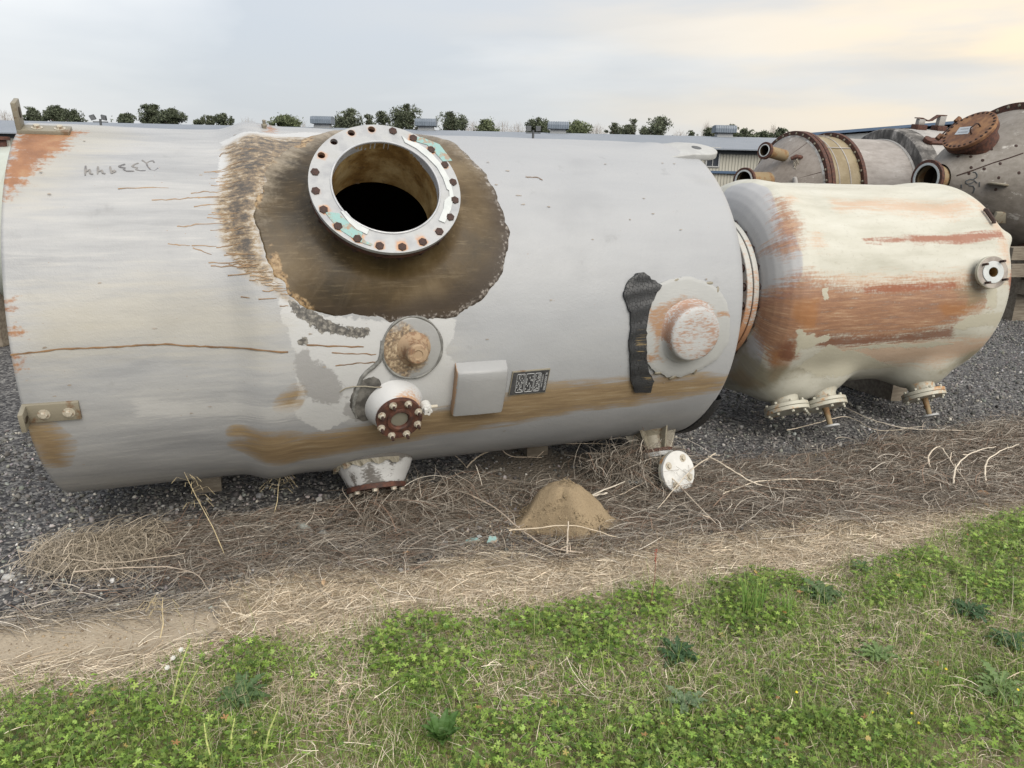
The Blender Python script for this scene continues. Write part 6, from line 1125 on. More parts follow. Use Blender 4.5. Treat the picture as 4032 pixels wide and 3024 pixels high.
def sample(poly, n, w=.1, dens=None, xr=(-4, 6), yr=(2, 8)):
    P_ = np.array(poly); lo_, hi_ = P_.min(0), P_.max(0); lo_ = np.maximum(lo_, [xr[0], yr[0]]); hi_ = np.minimum(hi_, [xr[1], yr[1]]); xs = []; tot = 0
    while tot < n:
        X = RNG.uniform(lo_[0], hi_[0], n*2); Y = RNG.uniform(lo_[1], hi_[1], n*2); p_ = np.clip(.5+sdf(poly, X, Y)/w, 0, 1)
        if dens is not None: p_ = p_*dens(X, Y)
        k = (RNG.random(n*2) < p_) & clear(X, Y) & in_view(X, Y, np.zeros(n*2), 40); xs.append(np.stack([X[k], Y[k]], 1)); tot += k.sum()
        if k.sum() < 5: break
    return np.concatenate(xs)[:n]
def stalks(name, xy, L, r, lift, cols, ang=None, curl=.6, Kp=6, zoff=.004, arch=.0, sides=2, angspread=PI):
    n = len(xy); a = (RNG.uniform(-angspread, angspread, n) if ang is None else ang+RNG.normal(0, angspread, n)); Ln = L*RNG.lognormal(0, .35, n); t = np.linspace(0, 1, Kp); cu = RNG.normal(0, curl, n)
    aa = a[:, None]+cu[:, None]*(t-.5)[None]+RNG.normal(0, .10, (n, Kp)).cumsum(1)*curl; st = Ln[:, None]/(Kp-1); x = xy[:, 0:1]+(np.cos(aa)*st).cumsum(1)-Ln[:, None]*.3*np.cos(a)[:, None]; y = xy[:, 1:2]+(np.sin(aa)*st).cumsum(1)-Ln[:, None]*.3*np.sin(a)[:, None]
    h = np.abs(RNG.normal(0, lift, n))[:, None]; tilt = RNG.normal(0, lift*.8, n)[:, None]; z = ground_z(x, y)+zoff+h+tilt*(t-.5)[None]+arch*RNG.random(n)[:, None]*np.sin(t*PI)[None]; z = np.maximum(z, ground_z(x, y)+.001)
    rad = (r*RNG.lognormal(0, .25, n))[:, None]*(1-.45*t)[None]; V, F = tubes(np.stack([x, y, z], 2), rad, sides); c = np.array(cols)[RNG.integers(0, len(cols), n)]*RNG.uniform(.45, 1.35, n)[:, None]
    o = npmesh(name, V, F, M['straw'], np.repeat(c, Kp*sides, 0)); tag(o, kind='stuff'); return o
TAN_ = [(.57, .48, .365), (.66, .57, .45), (.48, .40, .30), (.73, .65, .53), (.39, .31, .23)]; DEAD = [(.27, .235, .20), (.34, .305, .265), (.20, .17, .14), (.45, .41, .36), (.135, .105, .08), (.20, .135, .10)]
xy = sample(Z_STRAW, 40000, .42, lambda X, Y: np.clip(1.25-np.clip(.5+sdf(Z_GREEN, X, Y)/.5, 0, 1)*.6, 0, 1)*np.clip(.45-sdf(Z_DIRT, X, Y)/.08, .006, 1)); stalks('straw', xy, .11, .0013, .006, TAN_, R_(8), .30, 4, .003, .006, 2, .9)
xy = sample(Z_GREEN, 5500, .15, lambda X, Y: .25+.75*np.clip(vnoise(X, Y, .42, 41)*3+.5, 0, 1)); stalks('straw', xy, .085, .0011, .016, TAN_, None, .6, 4, .005, .02)
xy = sample(Z_VINE, 17000, .3, lambda X, Y: np.clip(.55-sdf(Z_DIRT, X, Y)/.10, 0, 1)*np.clip(vnoise(X, Y, .4, 43)*3+.6, .16, 1)); stalks('dead_stems', xy, .25, .0015, .018, DEAD, R_(8), .8, 6, .004, .03, 2, .8)
xy = sample(Z_LITTER, 13000, .4, lambda X, Y: np.clip(vnoise(X, Y, .45, 45)*4+.7, .1, 1)); stalks('dead_litter', xy, .055, .0021, .006, DEAD, None, .5, 4, .003)
xy = sample(wpoly([(60, 1230), (100, 1150), (240, 1112), (330, 1130), (330, 1190), (200, 1230)]), 1900, .16); stalks('dead_grass_tuft', xy, .20, .0014, .03, [(.40, .34, .27), (.33, .28, .215), (.47, .41, .335)], R_(10), .9, 7, .006, .06, 2, 1.2)
xy = sample(wpoly([(740, 1060), (900, 985), (1000, 975), (1080, 960), (1120, 1010), (980, 1080), (800, 1140)]), 1700, .12); stalks('dead_brush', xy, .26, .0019, .05, DEAD, R_(8), 1.1, 8, .008, .07, 2, 1.2)
xy = sample(wpoly([(1080, 985), (1180, 958), (1330, 950), (1420, 985), (1400, 1040), (1200, 1010)]), 1900, .12); stalks('dead_brush', xy, .26, .0020, .07, DEAD[:5], R_(8), 1.1, 8, .008, .09, 2, 1.2)
xy = sample(wpoly([(1440, 990), (1560, 1010), (1800, 970), (2212, 910), (2212, 1040), (1800, 1110), (1450, 1160)]), 3000, .3, lambda X, Y: np.clip(vnoise(X, Y, .5, 44)*4+.6, .06, 1)); stalks('dead_brush', xy, .24, .0019, .022, DEAD, R_(15), 1.3, 8, .005, .05, 2, .9)
xy = sample(Z_DIRT, 230, .12, lambda X, Y: np.clip(.15-sdf(Z_DIRT, X, Y)/.25+.6, .1, 1)); stalks('straw', xy, .09, .0018, .003, TAN_, R_(10), .6, 5, .002, .004, 2, .7)
xy = sample(wpoly([(880, 1010), (1100, 985), (1250, 978), (1400, 990), (1430, 1015), (1250, 1020), (1000, 1040)]), 1000, .08); stalks('dead_brush', xy, .30, .0019, .085, DEAD, R_(8), 1.5, 8, .01, .12, 2, 1.5)
xy = sample(wpoly([(1290, 985), (1400, 985), (1440, 1010), (1380, 1040), (1300, 1020)]), 420, .06); stalks('dead_brush', xy, .28, .0020, .13, DEAD, None, 1.5, 8, .01, .12)
xy = sample(wpoly([(-40, 1318), (150, 1298), (300, 1282), (440, 1268), (490, 1300), (440, 1318), (300, 1318), (150, 1338), (0, 1358), (-40, 1360)]), 800, .06); stalks('dead_stems', xy, .16, .0014, .006, DEAD[:4]+TAN_[2:3], R_(8), .5, 5, .004, .01, 2, .6)
xy = sample(wpoly([(280, 1120), (560, 1075), (800, 1090), (960, 1130), (980, 1200), (760, 1232), (560, 1250), (330, 1250)]), 3600, .2); stalks('dead_stems', xy, .20, .0012, .016, DEAD, R_(8), .7, 6, .006, .03, 2, .8)
xy = sample(wpoly([(-100, 1440), (150, 1415), (300, 1400), (430, 1385), (430, 1420), (300, 1450), (150, 1475), (-100, 1490)]), 1100, .08); stalks('straw', xy, .12, .0013, .005, TAN_, R_(10), .4, 5, .003, .006, 2, .6)
# clods and crumbs on the bare dirt
xy = sample(Z_DIRT, 700, .1); n = len(xy); V, F = scatter(IV, IF, np.concatenate([xy, (gz(xy[:, 0], xy[:, 1])+.001)[:, None]], 1), rot_mats(n, RNG), RNG.lognormal(math.log(.0026), .5, n)); c = np.array([(.26, .20, .13), (.34, .27, .18), (.15, .115, .08), (.40, .37, .32)])[RNG.integers(0, 4, n)]; tag(npmesh('dirt_clods', V, F, M['stone'], np.repeat(c, len(IV), 0)), kind='stuff')
# leaf-litter flakes
xy = sample(Z_VINE, 2600, .2); n = len(xy); V, F = scatter(LEAFT*np.array([1, .9, 1.2]), LEAFF, np.concatenate([xy, (gz(xy[:, 0], xy[:, 1])+.008)[:, None]], 1), rot_mats(n, RNG), RNG.uniform(.008, .026, n)); c = np.array([(.24, .17, .11), (.36, .28, .19), (.14, .09, .06), (.45, .38, .28)])[RNG.integers(0, 4, n)]; tag(npmesh('leaf_litter', V, F, M['straw'], np.repeat(c, 4, 0)), kind='stuff')

# the vines one can follow by eye, each its own thing
def vine(pts, r, label, col=(.36, .31, .25)):
    q = [gnd(x, y, z) for x, y, z in pts]; P_ = []
    for i in range(len(q)-1):
        a_, b_, c_, d_ = q[max(i-1, 0)], q[i], q[i+1], q[min(i+2, len(q)-1)]
        for t in np.linspace(0, 1, 5, endpoint=False): P_.append(.5*((2*b_)+(-a_+c_)*t+(2*a_-5*b_+4*c_-d_)*t*t+(-a_+3*b_-3*c_+d_)*t**3))
    P_.append(q[-1]); P_ = [p_+RNG.normal(0, .002, 3) for p_ in P_]; n_ = len(P_); r = r*1.45; m = MB().tube([tuple(p_) for p_ in P_], [r*(1-.55*i/n_) for i in range(n_)], 5)
    for k in range(max(1, n_//7)):
        i = random.randrange(1, n_-1); e = Vector(P_[i])+Vector((random.uniform(-.06, .06), random.uniform(-.05, .05), random.uniform(0, .05))); m.tube([tuple(P_[i]), tuple(e)], r*.5, 3, None, False)
    o = m.build('dead_vine', m_vine(tuple(min(.62, c*1.25) for c in col))); return tag(o, label, 'vine', 'dead vines trailing over the ground')
_vm = {}
def m_vine(c):
    if c not in _vm: _vm[c] = m_simple('dead vine bark', c, [x*.7 for x in c], 30, .85, .3)
    return _vm[c]
vine([(900, 932, .20), (925, 958, .17), (960, 972, .12), (985, 985, .06), (1008, 1010, .01)], .0042, 'bare vine stem arching from the sight flange down to the root crown', (.40, .34, .26))
vine([(1008, 1010, .02), (1030, 988, .10), (1075, 968, .14), (1120, 957, .16), (1220, 957, .14), (1330, 962, .10), (1420, 985, .05)], .0042, 'long vine stem arching right from the root crown along the bottom of the tank', (.38, .32, .25))
vine([(1044, 902, .32), (1058, 930, .24), (1078, 962, .15), (1105, 985, .08), (1170, 988, .05)], .0036, 'thin vine stem standing up against the tank left of the name plate', (.34, .28, .22))
vine([(1265, 980, .05), (1360, 985, .07), (1400, 1005, .09), (1440, 1022, .10), (1470, 1052, .06), (1545, 1130, .01)], .0050, 'thick vine stem crossing the lower left of the white blind flange', (.42, .36, .29))
vine([(1475, 990, .10), (1440, 1010, .09), (1395, 1040, .03), (1340, 1068, .01)], .0034, 'pale vine running left behind the white blind flange', (.40, .34, .27))
vine([(1545, 980, .09), (1500, 1010, .12), (1470, 1040, .08), (1420, 1100, .01)], .0034, 'vine slanting across the middle of the white blind flange', (.46, .40, .32))
vine([(1530, 985, .12), (1590, 1020, .08), (1650, 1050, .02), (1760, 1062, .01), (1880, 1078, .01)], .0040, 'long pale vine running right from the blind flange', (.48, .42, .34))
vine([(1560, 1068, .01), (1640, 1040, .02), (1760, 1036, .02), (1850, 1048, .01)], .0038, 'pale vine lying level between blind flange and right straw', (.46, .40, .32))
vine([(1825, 880, .02), (1880, 905, .03), (1960, 925, .02), (2080, 930, .02), (2190, 935, .01)], .0042, 'pale vine lying on the gravel below the third nozzle', (.46, .41, .34))
vine([(1700, 930, .02), (1760, 915, .03), (1830, 900, .03), (1900, 930, .02), (2000, 920, .02)], .0034, 'thin vine crossing under the cream tank', (.40, .35, .28))
vine([(2010, 1010, .01), (2005, 985, .08), (2030, 965, .10), (2060, 1005, .04), (2100, 1060, .01)], .0042, 'looping vine stem right of the gravel, lower right', (.48, .42, .34))
vine([(2060, 1045, .01), (2065, 1010, .08), (2100, 978, .10), (2150, 965, .06)], .0044, 'arched vine stem at the right end of the dead brush', (.50, .44, .36))
vine([(2130, 1040, .01), (2130, 1000, .08), (2160, 975, .10), (2200, 960, .05)], .0044, 'rightmost arched vine stem in the dead brush', (.50, .44, .36))
vine([(990, 1060, .02), (1060, 1090, .02), (1120, 1140, .015), (1180, 1180, .01), (1260, 1195, .01)], .0040, 'vine lying left of the sand mound down to the straw', (.36, .30, .24))
vine([(1225, 1195, .01), (1226, 1165, .03), (1228, 1125, .09)], .0046, 'short stub stem standing at the foot of the sand mound', (.42, .36, .29))
vine([(1100, 1145, .02), (1170, 1140, .05), (1240, 1135, .07), (1330, 1160, .02)], .0036, 'vine lying across the foot of the sand mound', (.44, .37, .28))
vine([(1310, 1065, .03), (1280, 1070, .08), (1350, 1040, .05)], .0046, 'pale stick poking into the right flank of the sand mound', (.50, .45, .38))
vine([(160, 1235, .01), (260, 1228, .012), (360, 1225, .02), (430, 1245, .02), (455, 1285, .01)], .0034, 'long dry stem bordering the dirt patch on the left', (.30, .25, .20))
vine([(40, 1190, .02), (140, 1205, .03), (240, 1215, .02), (400, 1196, .02)], .0028, 'thin stem over the gravel at far left', (.33, .28, .22))

# ------------------------------------------------------------------ green ground cover
M['leafm'] = m_leaf('weed leaves', .42, .5)
def palm():
    v = [(0, 0, -.05)]
    for i in range(5):
        a = R_(-128+64*i)
        for da, r, z in ((-28, .36, .0), (-15, .80, .06), (0, 1.0, .02), (15, .82, .07)): v.append((r*math.cos(a+R_(da)), r*math.sin(a+R_(da)), z))
    v.append((.36*math.cos(R_(156)), .36*math.sin(R_(156)), 0)); n = len(v); return np.array(v), np.array([(0, i, i+1) for i in range(1, n-1)])
PV, PF_ = palm()
def clover():
    v = [(0, 0, 0)]; f = []
    for k in range(3):
        a = k*2*PI/3; b0 = len(v)
        for r, da in ((.55, -32), (.95, -18), (1.0, 16), (.58, 32)): v.append((r*math.cos(a+R_(da)), r*math.sin(a+R_(da)), .12*r))
        f += [(0, b0, b0+1), (0, b0+1, b0+2), (0, b0+2, b0+3)]
    return np.array(v), np.array(f)
CV, CF = clover()
def tilted(n, tilt):
    a = RNG.uniform(0, 2*PI, n); t = np.abs(RNG.normal(0, tilt, n)); b = RNG.uniform(0, 2*PI, n); ca, sa, ct, st_, cb, sb_ = np.cos(a), np.sin(a), np.cos(t), np.sin(t), np.cos(b), np.sin(b)
    Rz = np.zeros((n, 3, 3)); Rz[:, 0, 0] = ca; Rz[:, 0, 1] = -sa; Rz[:, 1, 0] = sa; Rz[:, 1, 1] = ca; Rz[:, 2, 2] = 1
    Rx = np.zeros((n, 3, 3)); Rx[:, 0, 0] = 1; Rx[:, 1, 1] = ct; Rx[:, 1, 2] = -st_; Rx[:, 2, 1] = st_; Rx[:, 2, 2] = ct
    Rb = np.zeros((n, 3, 3)); Rb[:, 0, 0] = cb; Rb[:, 0, 1] = -sb_; Rb[:, 1, 0] = sb_; Rb[:, 1, 1] = cb; Rb[:, 2, 2] = 1
    return Rb @ Rx @ Rz
PATCH = [wpoly(p) for p in ([(-100, 1540), (150, 1500), (330, 1520), (420, 1560), (640, 1600), (660, 1800), (-200, 1800)], [(490, 1410), (560, 1390), (640, 1430), (650, 1480), (560, 1490), (500, 1460)], [(800, 1410), (850, 1345), (960, 1350), (1040, 1400), (1000, 1480), (1020, 1520), (860, 1530), (820, 1470)], [(1040, 1370), (1200, 1315), (1320, 1290), (1440, 1270), (1450, 1360), (1330, 1450), (1180, 1450), (1060, 1420)], [(1510, 1280), (1620, 1240), (1730, 1260), (1720, 1370), (1600, 1390), (1520, 1340)], [(1830, 1240), (2000, 1190), (2080, 1240), (2000, 1300), (1870, 1320)], [(2080, 1150), (2212, 1100), (2260, 1210), (2100, 1230)], [(2040, 1260), (2260, 1210), (2260, 1330), (2120, 1330)], [(1000, 1560), (1200, 1540), (1500, 1560), (1700, 1560), (2000, 1600), (2260, 1560), (2260, 1750), (1000, 1750)])]
def pd_(X, Y): return np.maximum.reduce([np.clip(.5+sdf(p, X, Y)/.14, 0, 1) for p in PATCH])
def gdens(X, Y): return np.clip(pd_(X, Y)*.95+.10+.22*np.clip((X+.2)/1.5, 0, 1)*np.clip((3.6-Y)/.6, 0, 1), 0, 1)*np.clip(vnoise(X, Y, .13, 51)*2.2+.8, .12, 1)
GC = np.array([(.215, .325, .062), (.165, .27, .05), (.275, .385, .09), (.10, .175, .038), (.26, .335, .085)])
def leaves(name, n, w, dens, tv, tf, s0, s1, h0, h1, cols, tilt=.5, odd=None):
    xy = sample(Z_GREEN, n, w, dens); n = len(xy); z = gz(xy[:, 0], xy[:, 1])+RNG.uniform(h0, h1, n)*np.clip(.45+pd_(xy[:, 0], xy[:, 1])*.7, 0, 1)
    V, F = scatter(tv, tf, np.concatenate([xy, z[:, None]], 1), tilted(n, tilt), RNG.uniform(s0, s1, n)); c = cols[RNG.integers(0, len(cols), n)]*RNG.uniform(.5, 1.5, n)[:, None]
    if odd is not None: k = RNG.random(n) < odd[0]; c[k] = np.array(odd[1])[RNG.integers(0, len(odd[1]), k.sum())]
    o = npmesh(name, V, F, M['leafm'], np.repeat(c, len(tv), 0)); tag(o, kind='stuff')
def palm2():
    v = [(0, 0, -.04)]
    for i in range(22): a = R_(-160+320*i/21); r = (.98, .86, .70)[i % 3]; v.append((r*math.cos(a), r*math.sin(a), .10*r))
    return np.array(v), np.array([(0, i, i+1) for i in range(1, 22)])
PV2, PF2 = palm2()
leaves('mallow_leaves', 5500, .12, gdens, PV2, PF2, .006, .015, .008, .07, GC*np.array([.95, .98, 1.1]), .5, (.008, [(.42, .20, .09), (.48, .36, .12)]))
leaves('cranesbill_leaves', 9500, .12, gdens, PV, PF_, .007, .019, .012, .085, GC, .45, (.008, [(.42, .24, .11), (.48, .38, .14)]))
leaves('clover_leaves', 34000, .2, lambda X, Y: np.clip(vnoise(X, Y, .22, 52)*2.0+.75, .15, 1), CV, CF, .0045, .0105, .004, .04, GC, .5, (.008, [(.40, .26, .13), (.42, .34, .15)]))
leaves('weed_leaves', 12000, .2, lambda X, Y: np.clip(vnoise(X, Y, .17, 57)*2.4+.5, .08, 1), LEAFT*np.array([1, .8, 1]), LEAFF, .010, .026, .004, .06, GC*np.array([.9, 1, .9]), .6)
def blades(name, xy, L, w, cols, bend=.6, Kp=4, up=1.0):
    n = len(xy); a = RNG.uniform(0, 2*PI, n); Ln = L*RNG.lognormal(0, .5, n); t = np.linspace(0, 1, Kp)[None]; bd = np.abs(RNG.normal(bend*.6, bend*.5, n))[:, None]; r_ = Ln[:, None]*(t*.25+bd*t**2*.6); x = xy[:, 0:1]+np.cos(a)[:, None]*r_; y = xy[:, 1:2]+np.sin(a)[:, None]*r_
    z = gz(xy[:, 0], xy[:, 1])[:, None]+Ln[:, None]*up*(t-.35*bd*t**2); tw = a+PI/2+RNG.normal(0, .5, n); hw = (w*RNG.uniform(.6, 1.3, n))[:, None]*(1-t**1.6)*.5+.0002; dx, dy = np.cos(tw)[:, None]*hw, np.sin(tw)[:, None]*hw
    V = np.stack([np.stack([x-dx, y-dy, z], 2), np.stack([x+dx, y+dy, z], 2)], 2); idx = np.arange(n*Kp*2).reshape(n, Kp, 2); q = np.stack([idx[:, :-1, 0], idx[:, :-1, 1], idx[:, 1:, 1], idx[:, 1:, 0]], -1).reshape(-1, 4)
    c = np.array(cols)[RNG.integers(0, len(cols), n)]*RNG.uniform(.5, 1.45, n)[:, None]; o = npmesh(name, V.reshape(-1, 3), np.concatenate([q[:, [0, 1, 2]], q[:, [0, 2, 3]]]), M['leafm'], np.repeat(c, Kp*2, 0)); tag(o, kind='stuff')
BG = [(.20, .29, .07), (.15, .24, .055), (.26, .335, .10), (.36, .37, .18), (.23, .31, .085)]
blades('grass', sample(Z_GREEN, 46000, .25, lambda X, Y: np.clip(vnoise(X, Y, .3, 53)*1.6+.75, .2, 1)), .05, .0020, BG, .7)
blades('dry_grass', sample(Z_GREEN, 5500, .3, lambda X, Y: np.clip(1.1-pd_(X, Y)*.8, 0, 1)), .060, .0022, TAN_, 1.1)
blades('dry_grass', sample(Z_STRAW, 3500, .2, lambda X, Y: np.clip(.4-sdf(Z_DIRT, X, Y)/.1, 0, 1)), .060, .0022, TAN_, 1.5, 4, .45)
blades('grass', sample(Z_STRAW, 700, .2, lambda X, Y: np.clip(.5+(sdf(Z_GREEN, X, Y)+.15)/.3, 0, 1)), .045, .0026, BG, .8)

# ------------------------------------------------------------------ single plants
def colmesh(V, F, cols, name='leaf', mat=None):
    me = bpy.data.meshes.new(name); me.from_pydata([tuple(p_) for p_ in V], [], [tuple(int(i) for i in f) for f in F]); a = me.attributes.new('Col', 'FLOAT_COLOR', 'POINT'); a.data.foreach_set('color', np.concatenate([np.broadcast_to(cols, (len(V), 3)), np.ones((len(V), 1))], 1).astype(np.float32).ravel()); me.materials.append(mat or M['leafm']); return me
def rosette_leaf(kind, col, seed):
    r = np.random.default_rng(seed); K_ = 13; V = []; F = []
    for i in range(K_):
        t = i/(K_-1); w = (.19*math.sin(PI*min(1, t*.86+.10))**.8*(.35+.75*t) if kind == 'lobed' else .20*math.sin(PI*(t*.9+.07)))
        if kind == 'lobed' and 0 < i < K_-2: w *= (1.25 if i % 2 else .55)*r.uniform(.85, 1.15)
        if i == K_-1: w = .005
        x = t-.04*(i % 2)*(kind == 'lobed'); z = .42*t-.46*t*t+.02*math.sin(i*2.1); V += [(x, -w, z+.06*w), (t, 0, z-.025), (x, w, z+.06*w)]
    for i in range(K_-1):
        for j in range(2): F += [(i*3+j, i*3+j+1, (i+1)*3+j+1, (i+1)*3+j)]
    return colmesh(V, F, np.array(col)*r.uniform(.85, 1.15))
def rosette(x, y, rad, n, kind, col, label, cat='weed', upright=.0, group='leafy weed rosettes'):
    p_ = gnd(x, y, .02); z = float(gz(p_[0], p_[1])[0]); t = thing('weed_rosette', label, cat, (p_[0], p_[1], z), 0, group); ms_ = [rosette_leaf(kind, col, int(x)+i) for i in range(3)]
    for i in range(int(n*1.7)):
        L = rad*random.uniform(.55, 1.15); link('leaf', ms_[i % 3], t, Matrix.Translation((0, 0, .012+.004*(i % 4))) @ Matrix.Rotation(2*PI*i*.382+random.uniform(-.2, .2), 4, 'Z') @ Matrix.Rotation(-(random.uniform(.05, .5)+upright), 4, 'Y') @ Matrix.Diagonal((L, L*random.uniform(.8, 1.1), L, 1)))
DK = (.10, .165, .07); MD = (.18, .27, .105); GL = (.16, .23, .13)
rosette(522, 1508, .115, 22, 'lobed', DK, 'large dark green toothed rosette left of centre, in the straw by the white flowers')
rosette(1772, 1295, .12, 22, 'lobed', DK, 'dark toothed rosette beside the tall grass tuft at the straw edge')
rosette(1462, 1418, .105, 18, 'lobed', (.06, .12, .055), 'bluish green toothed rosette below the red dock stalk')
rosette(1478, 1518, .10, 12, 'lobed', GL, 'pale green toothed rosette with a broad upright leaf, below the bluish one')
rosette(1895, 1425, .10, 15, 'lobed', MD, 'flat toothed rosette in the dry patch on the right')
rosette(2092, 1332, .11, 16, 'lobed', (.055, .115, .05), 'toothed rosette near the right edge under the straw')
rosette(2158, 1490, .12, 18, 'lobed', MD, 'wide toothed rosette in the lower right corner region')
rosette(955, 1606, .115, 14, 'lance', (.085, .17, .045), 'plantain with long smooth upright leaves at the bottom centre', 'weed', .55)
rosette(2180, 1395, .10, 14, 'lobed', (.06, .12, .055), 'toothed rosette at the right edge between two others')
rosette(1860, 1232, .07, 12, 'lobed', DK, 'small dark rosette at the upper right edge of the green')
def grass_tuft(x, y, n, L, label):
    p_ = gnd(x, y); z = float(gz(p_[0], p_[1])[0]); t = thing('grass_tuft', label, 'grass tuft', (p_[0], p_[1], z), 0, 'tufts of tall green grass'); V = [(-.5, 0, 0), (.5, 0, 0), (-.42, .06, .35), (.42, .06, .35), (-.25, .22, .68), (.25, .22, .68), (0, .45, .92)]
    V = [(a*.022, b, c) for a, b, c in V]; ms_ = [colmesh(V, [(0, 1, 3, 2), (2, 3, 5, 4), (4, 5, 6)], np.array(c), 'blade') for c in ((.20, .34, .085), (.27, .39, .11), (.15, .27, .075))]
    for i in range(n): l = L*random.uniform(.5, 1.1); a = random.uniform(0, 2*PI); link('blade', ms_[i % 3], t, Matrix.Translation((random.uniform(-.05, .05), random.uniform(-.04, .04), 0)) @ Matrix.Rotation(a, 4, 'Z') @ Matrix.Rotation(random.uniform(-.15, .35), 4, 'X') @ Matrix.Diagonal((l*1.1, l*.8, l, 1)))
grass_tuft(1622, 1335, 60, .25, 'tall bright grass tuft rising in front of the straw, right of centre'); grass_tuft(1690, 1345, 40, .21, 'grass tuft touching the dark rosette beside the tallest tuft'); grass_tuft(915, 1500, 16, .17, 'thin upright grass tuft above the plantain'); grass_tuft(2175, 1545, 18, .15, 'grass tuft by the lower right corner'); grass_tuft(1330, 1400, 14, .13, 'short grass tuft in the leaf patch left of the red dock stalk'); grass_tuft(1980, 1310, 18, .14, 'grass tuft right of the flat rosette')
def bedstraw(x, y, h, lean, label):
    p_ = gnd(x, y); z = float(gz(p_[0], p_[1])[0]); t = thing('bedstraw_stem', label, 'weed', (p_[0], p_[1], z), 0, 'upright stems with whorled leaves'); tip = Vector((lean[0], lean[1], h)); m = MB().tube([(0, 0, 0), tuple(tip*.5+Vector((-.006, 0, .01))), tuple(tip)], [.0040, .0036, .0022], 6); m.build('stem', m_vine((.42, .46, .17)), t)
    V = [(0, -.04, 0), (.5, -.09, .06), (1, 0, -.02), (.5, .09, .06), (0, .04, 0)]; me = colmesh(V, [(0, 1, 3, 4), (1, 2, 3)], np.array((.24, .34, .09)), 'leaf')
    for f_ in (.25, .45, .62, .76, .87, .95, 1.0):
        for k in range(6): l = .030*(1.15-f_*.5); link('leaf', me, t, Matrix.Translation(tip*f_) @ Matrix.Rotation(k*PI/3+f_*5, 4, 'Z') @ Matrix.Rotation(-.35-(f_ > .9)*.7, 4, 'Y') @ Matrix.Diagonal((l, l, l, 1)))
bedstraw(372, 1520, .27, (.085, .03), 'tallest whorled stem beside the white flowers, leaning right'); bedstraw(385, 1545, .22, (.10, .0), 'second whorled stem beside the white flowers, leaning lower'); bedstraw(570, 1640, .20, (.06, .02), 'whorled stem at the bottom, leaning right, below the dark rosette'); bedstraw(460, 1655, .17, (-.03, .03), 'whorled stem at the bottom edge, leaning left'); bedstraw(500, 1640, .17, (.02, .02), 'upright whorled stem at the bottom between two leaning ones')
fl_v = [(0, -.06, 0), (.55, -.42, .12), (1, -.2, .22), (1, .2, .22), (.55, .42, .12), (0, .06, 0)]; petal = colmesh(fl_v, [(0, 1, 4, 5), (1, 2, 3, 4)], np.array((.70, .70, .67)), 'petal')
for x, y, h, lb in ((392, 1404, .10, 'uppermost of the three white flowers by the dirt patch'), (375, 1422, .09, 'middle one of the three white flowers by the dirt patch'), (362, 1443, .085, 'lowest of the three white flowers by the dirt patch')):
    p_ = gnd(x, y, h); t = thing('white_flower', lb, 'flower', (p_[0], p_[1], float(gz(p_[0], p_[1])[0])), 0, 'white flowers'); zt = h-float(gz(p_[0], p_[1])[0]); MB().tube([(.02, .01, 0), (.01, 0, zt*.6), (0, 0, zt)], .0018, 5).build('stem', m_vine((.12, .17, .06)), t)
    for k in range(6): link('petal', petal, t, Matrix.Translation((0, 0, zt)) @ Matrix.Rotation(R_(35), 4, 'X') @ Matrix.Rotation(k*PI/3, 4, 'Z') @ Matrix.Rotation(-.35, 4, 'Y') @ Matrix.Scale(.0125, 4))
ypet = MB().lathe([(.0001, .004), (.6, .6), (1, 0), (.6, -.5), (.0001, -.6)], 7).mesh('flower_head', m_simple('yellow petals', (.72, .55, .02), (.80, .66, .06), 40, .6, 0), 0)
for x, y, lb in ((1719, 1495, 'yellow flower dot in the grass, lower right of centre'), (1917, 1498, 'yellow flower dot left of the wide lower right rosette'), (1884, 1540, 'yellow flower dot under the middle right grass'), (1968, 1541, 'yellow flower dot beside the wide lower right rosette'), (2197, 1490, 'yellow flower dot at the right edge'), (1711, 1566, 'yellow flower dot near the bottom right of centre'), (1983, 1562, 'lowest yellow flower dot on the right'), (2042, 1445, 'highest yellow flower dot on the right')):
    p_ = gnd(x, y, .05); z = float(gz(p_[0], p_[1])[0]); t = thing('yellow_flower', lb, 'flower', (p_[0], p_[1], z), 0, 'tiny yellow flowers in the grass'); MB().tube([(0, 0, 0), (.003, 0, .05-z)], .001, 4).build('stem', m_vine((.12, .17, .06)), t, 0, ); link('flower_head', ypet, t, Matrix.Translation((.003, 0, .05-z)) @ Matrix.Scale(.0065, 4))
def dry_stalk(x, y, x2, y2, zt, label):
    p_ = gnd(x, y); q = Vector(gnd(x2, y2, zt)); z = float(gz(p_[0], p_[1])[0]); t = thing('dry_grass_stalk', label, 'dry grass', (p_[0], p_[1], z), 0, 'dry grass stalks with open seed heads'); tip = q-Vector((p_[0], p_[1], z)); mt = m_vine((.47, .39, .24)); MB().tube([(0, 0, 0), tuple(tip*.35+Vector((.01, 0, 0))), tuple(tip*.7), tuple(tip)], [.0030, .0026, .002, .001], 5).build('stem', mt, t)
    s = MB(); rr = random.Random(int(x))
    for k in range(16):
        f_ = .60+.40*k/16; b_ = tip*f_; a = rr.uniform(0, 2*PI); L = .13*(1.25-f_*.8)*rr.uniform(.6, 1.1); e = b_+Vector((math.cos(a)*L, math.sin(a)*L*.6, L*.25)); dr = e+Vector((math.cos(a)*L*.5, 0, -L*.55)); s.tube([tuple(b_), tuple(e), tuple(dr)], .0006, 3, None, False)
        for g_ in np.linspace(.2, 1, 7): c_ = e.lerp(dr, g_); s.lathe([(.0001, -.004), (.0013, 0), (.0001, .005)], 4, Matrix.Translation(c_))
    s.build('seed_head', mt, t, 0)
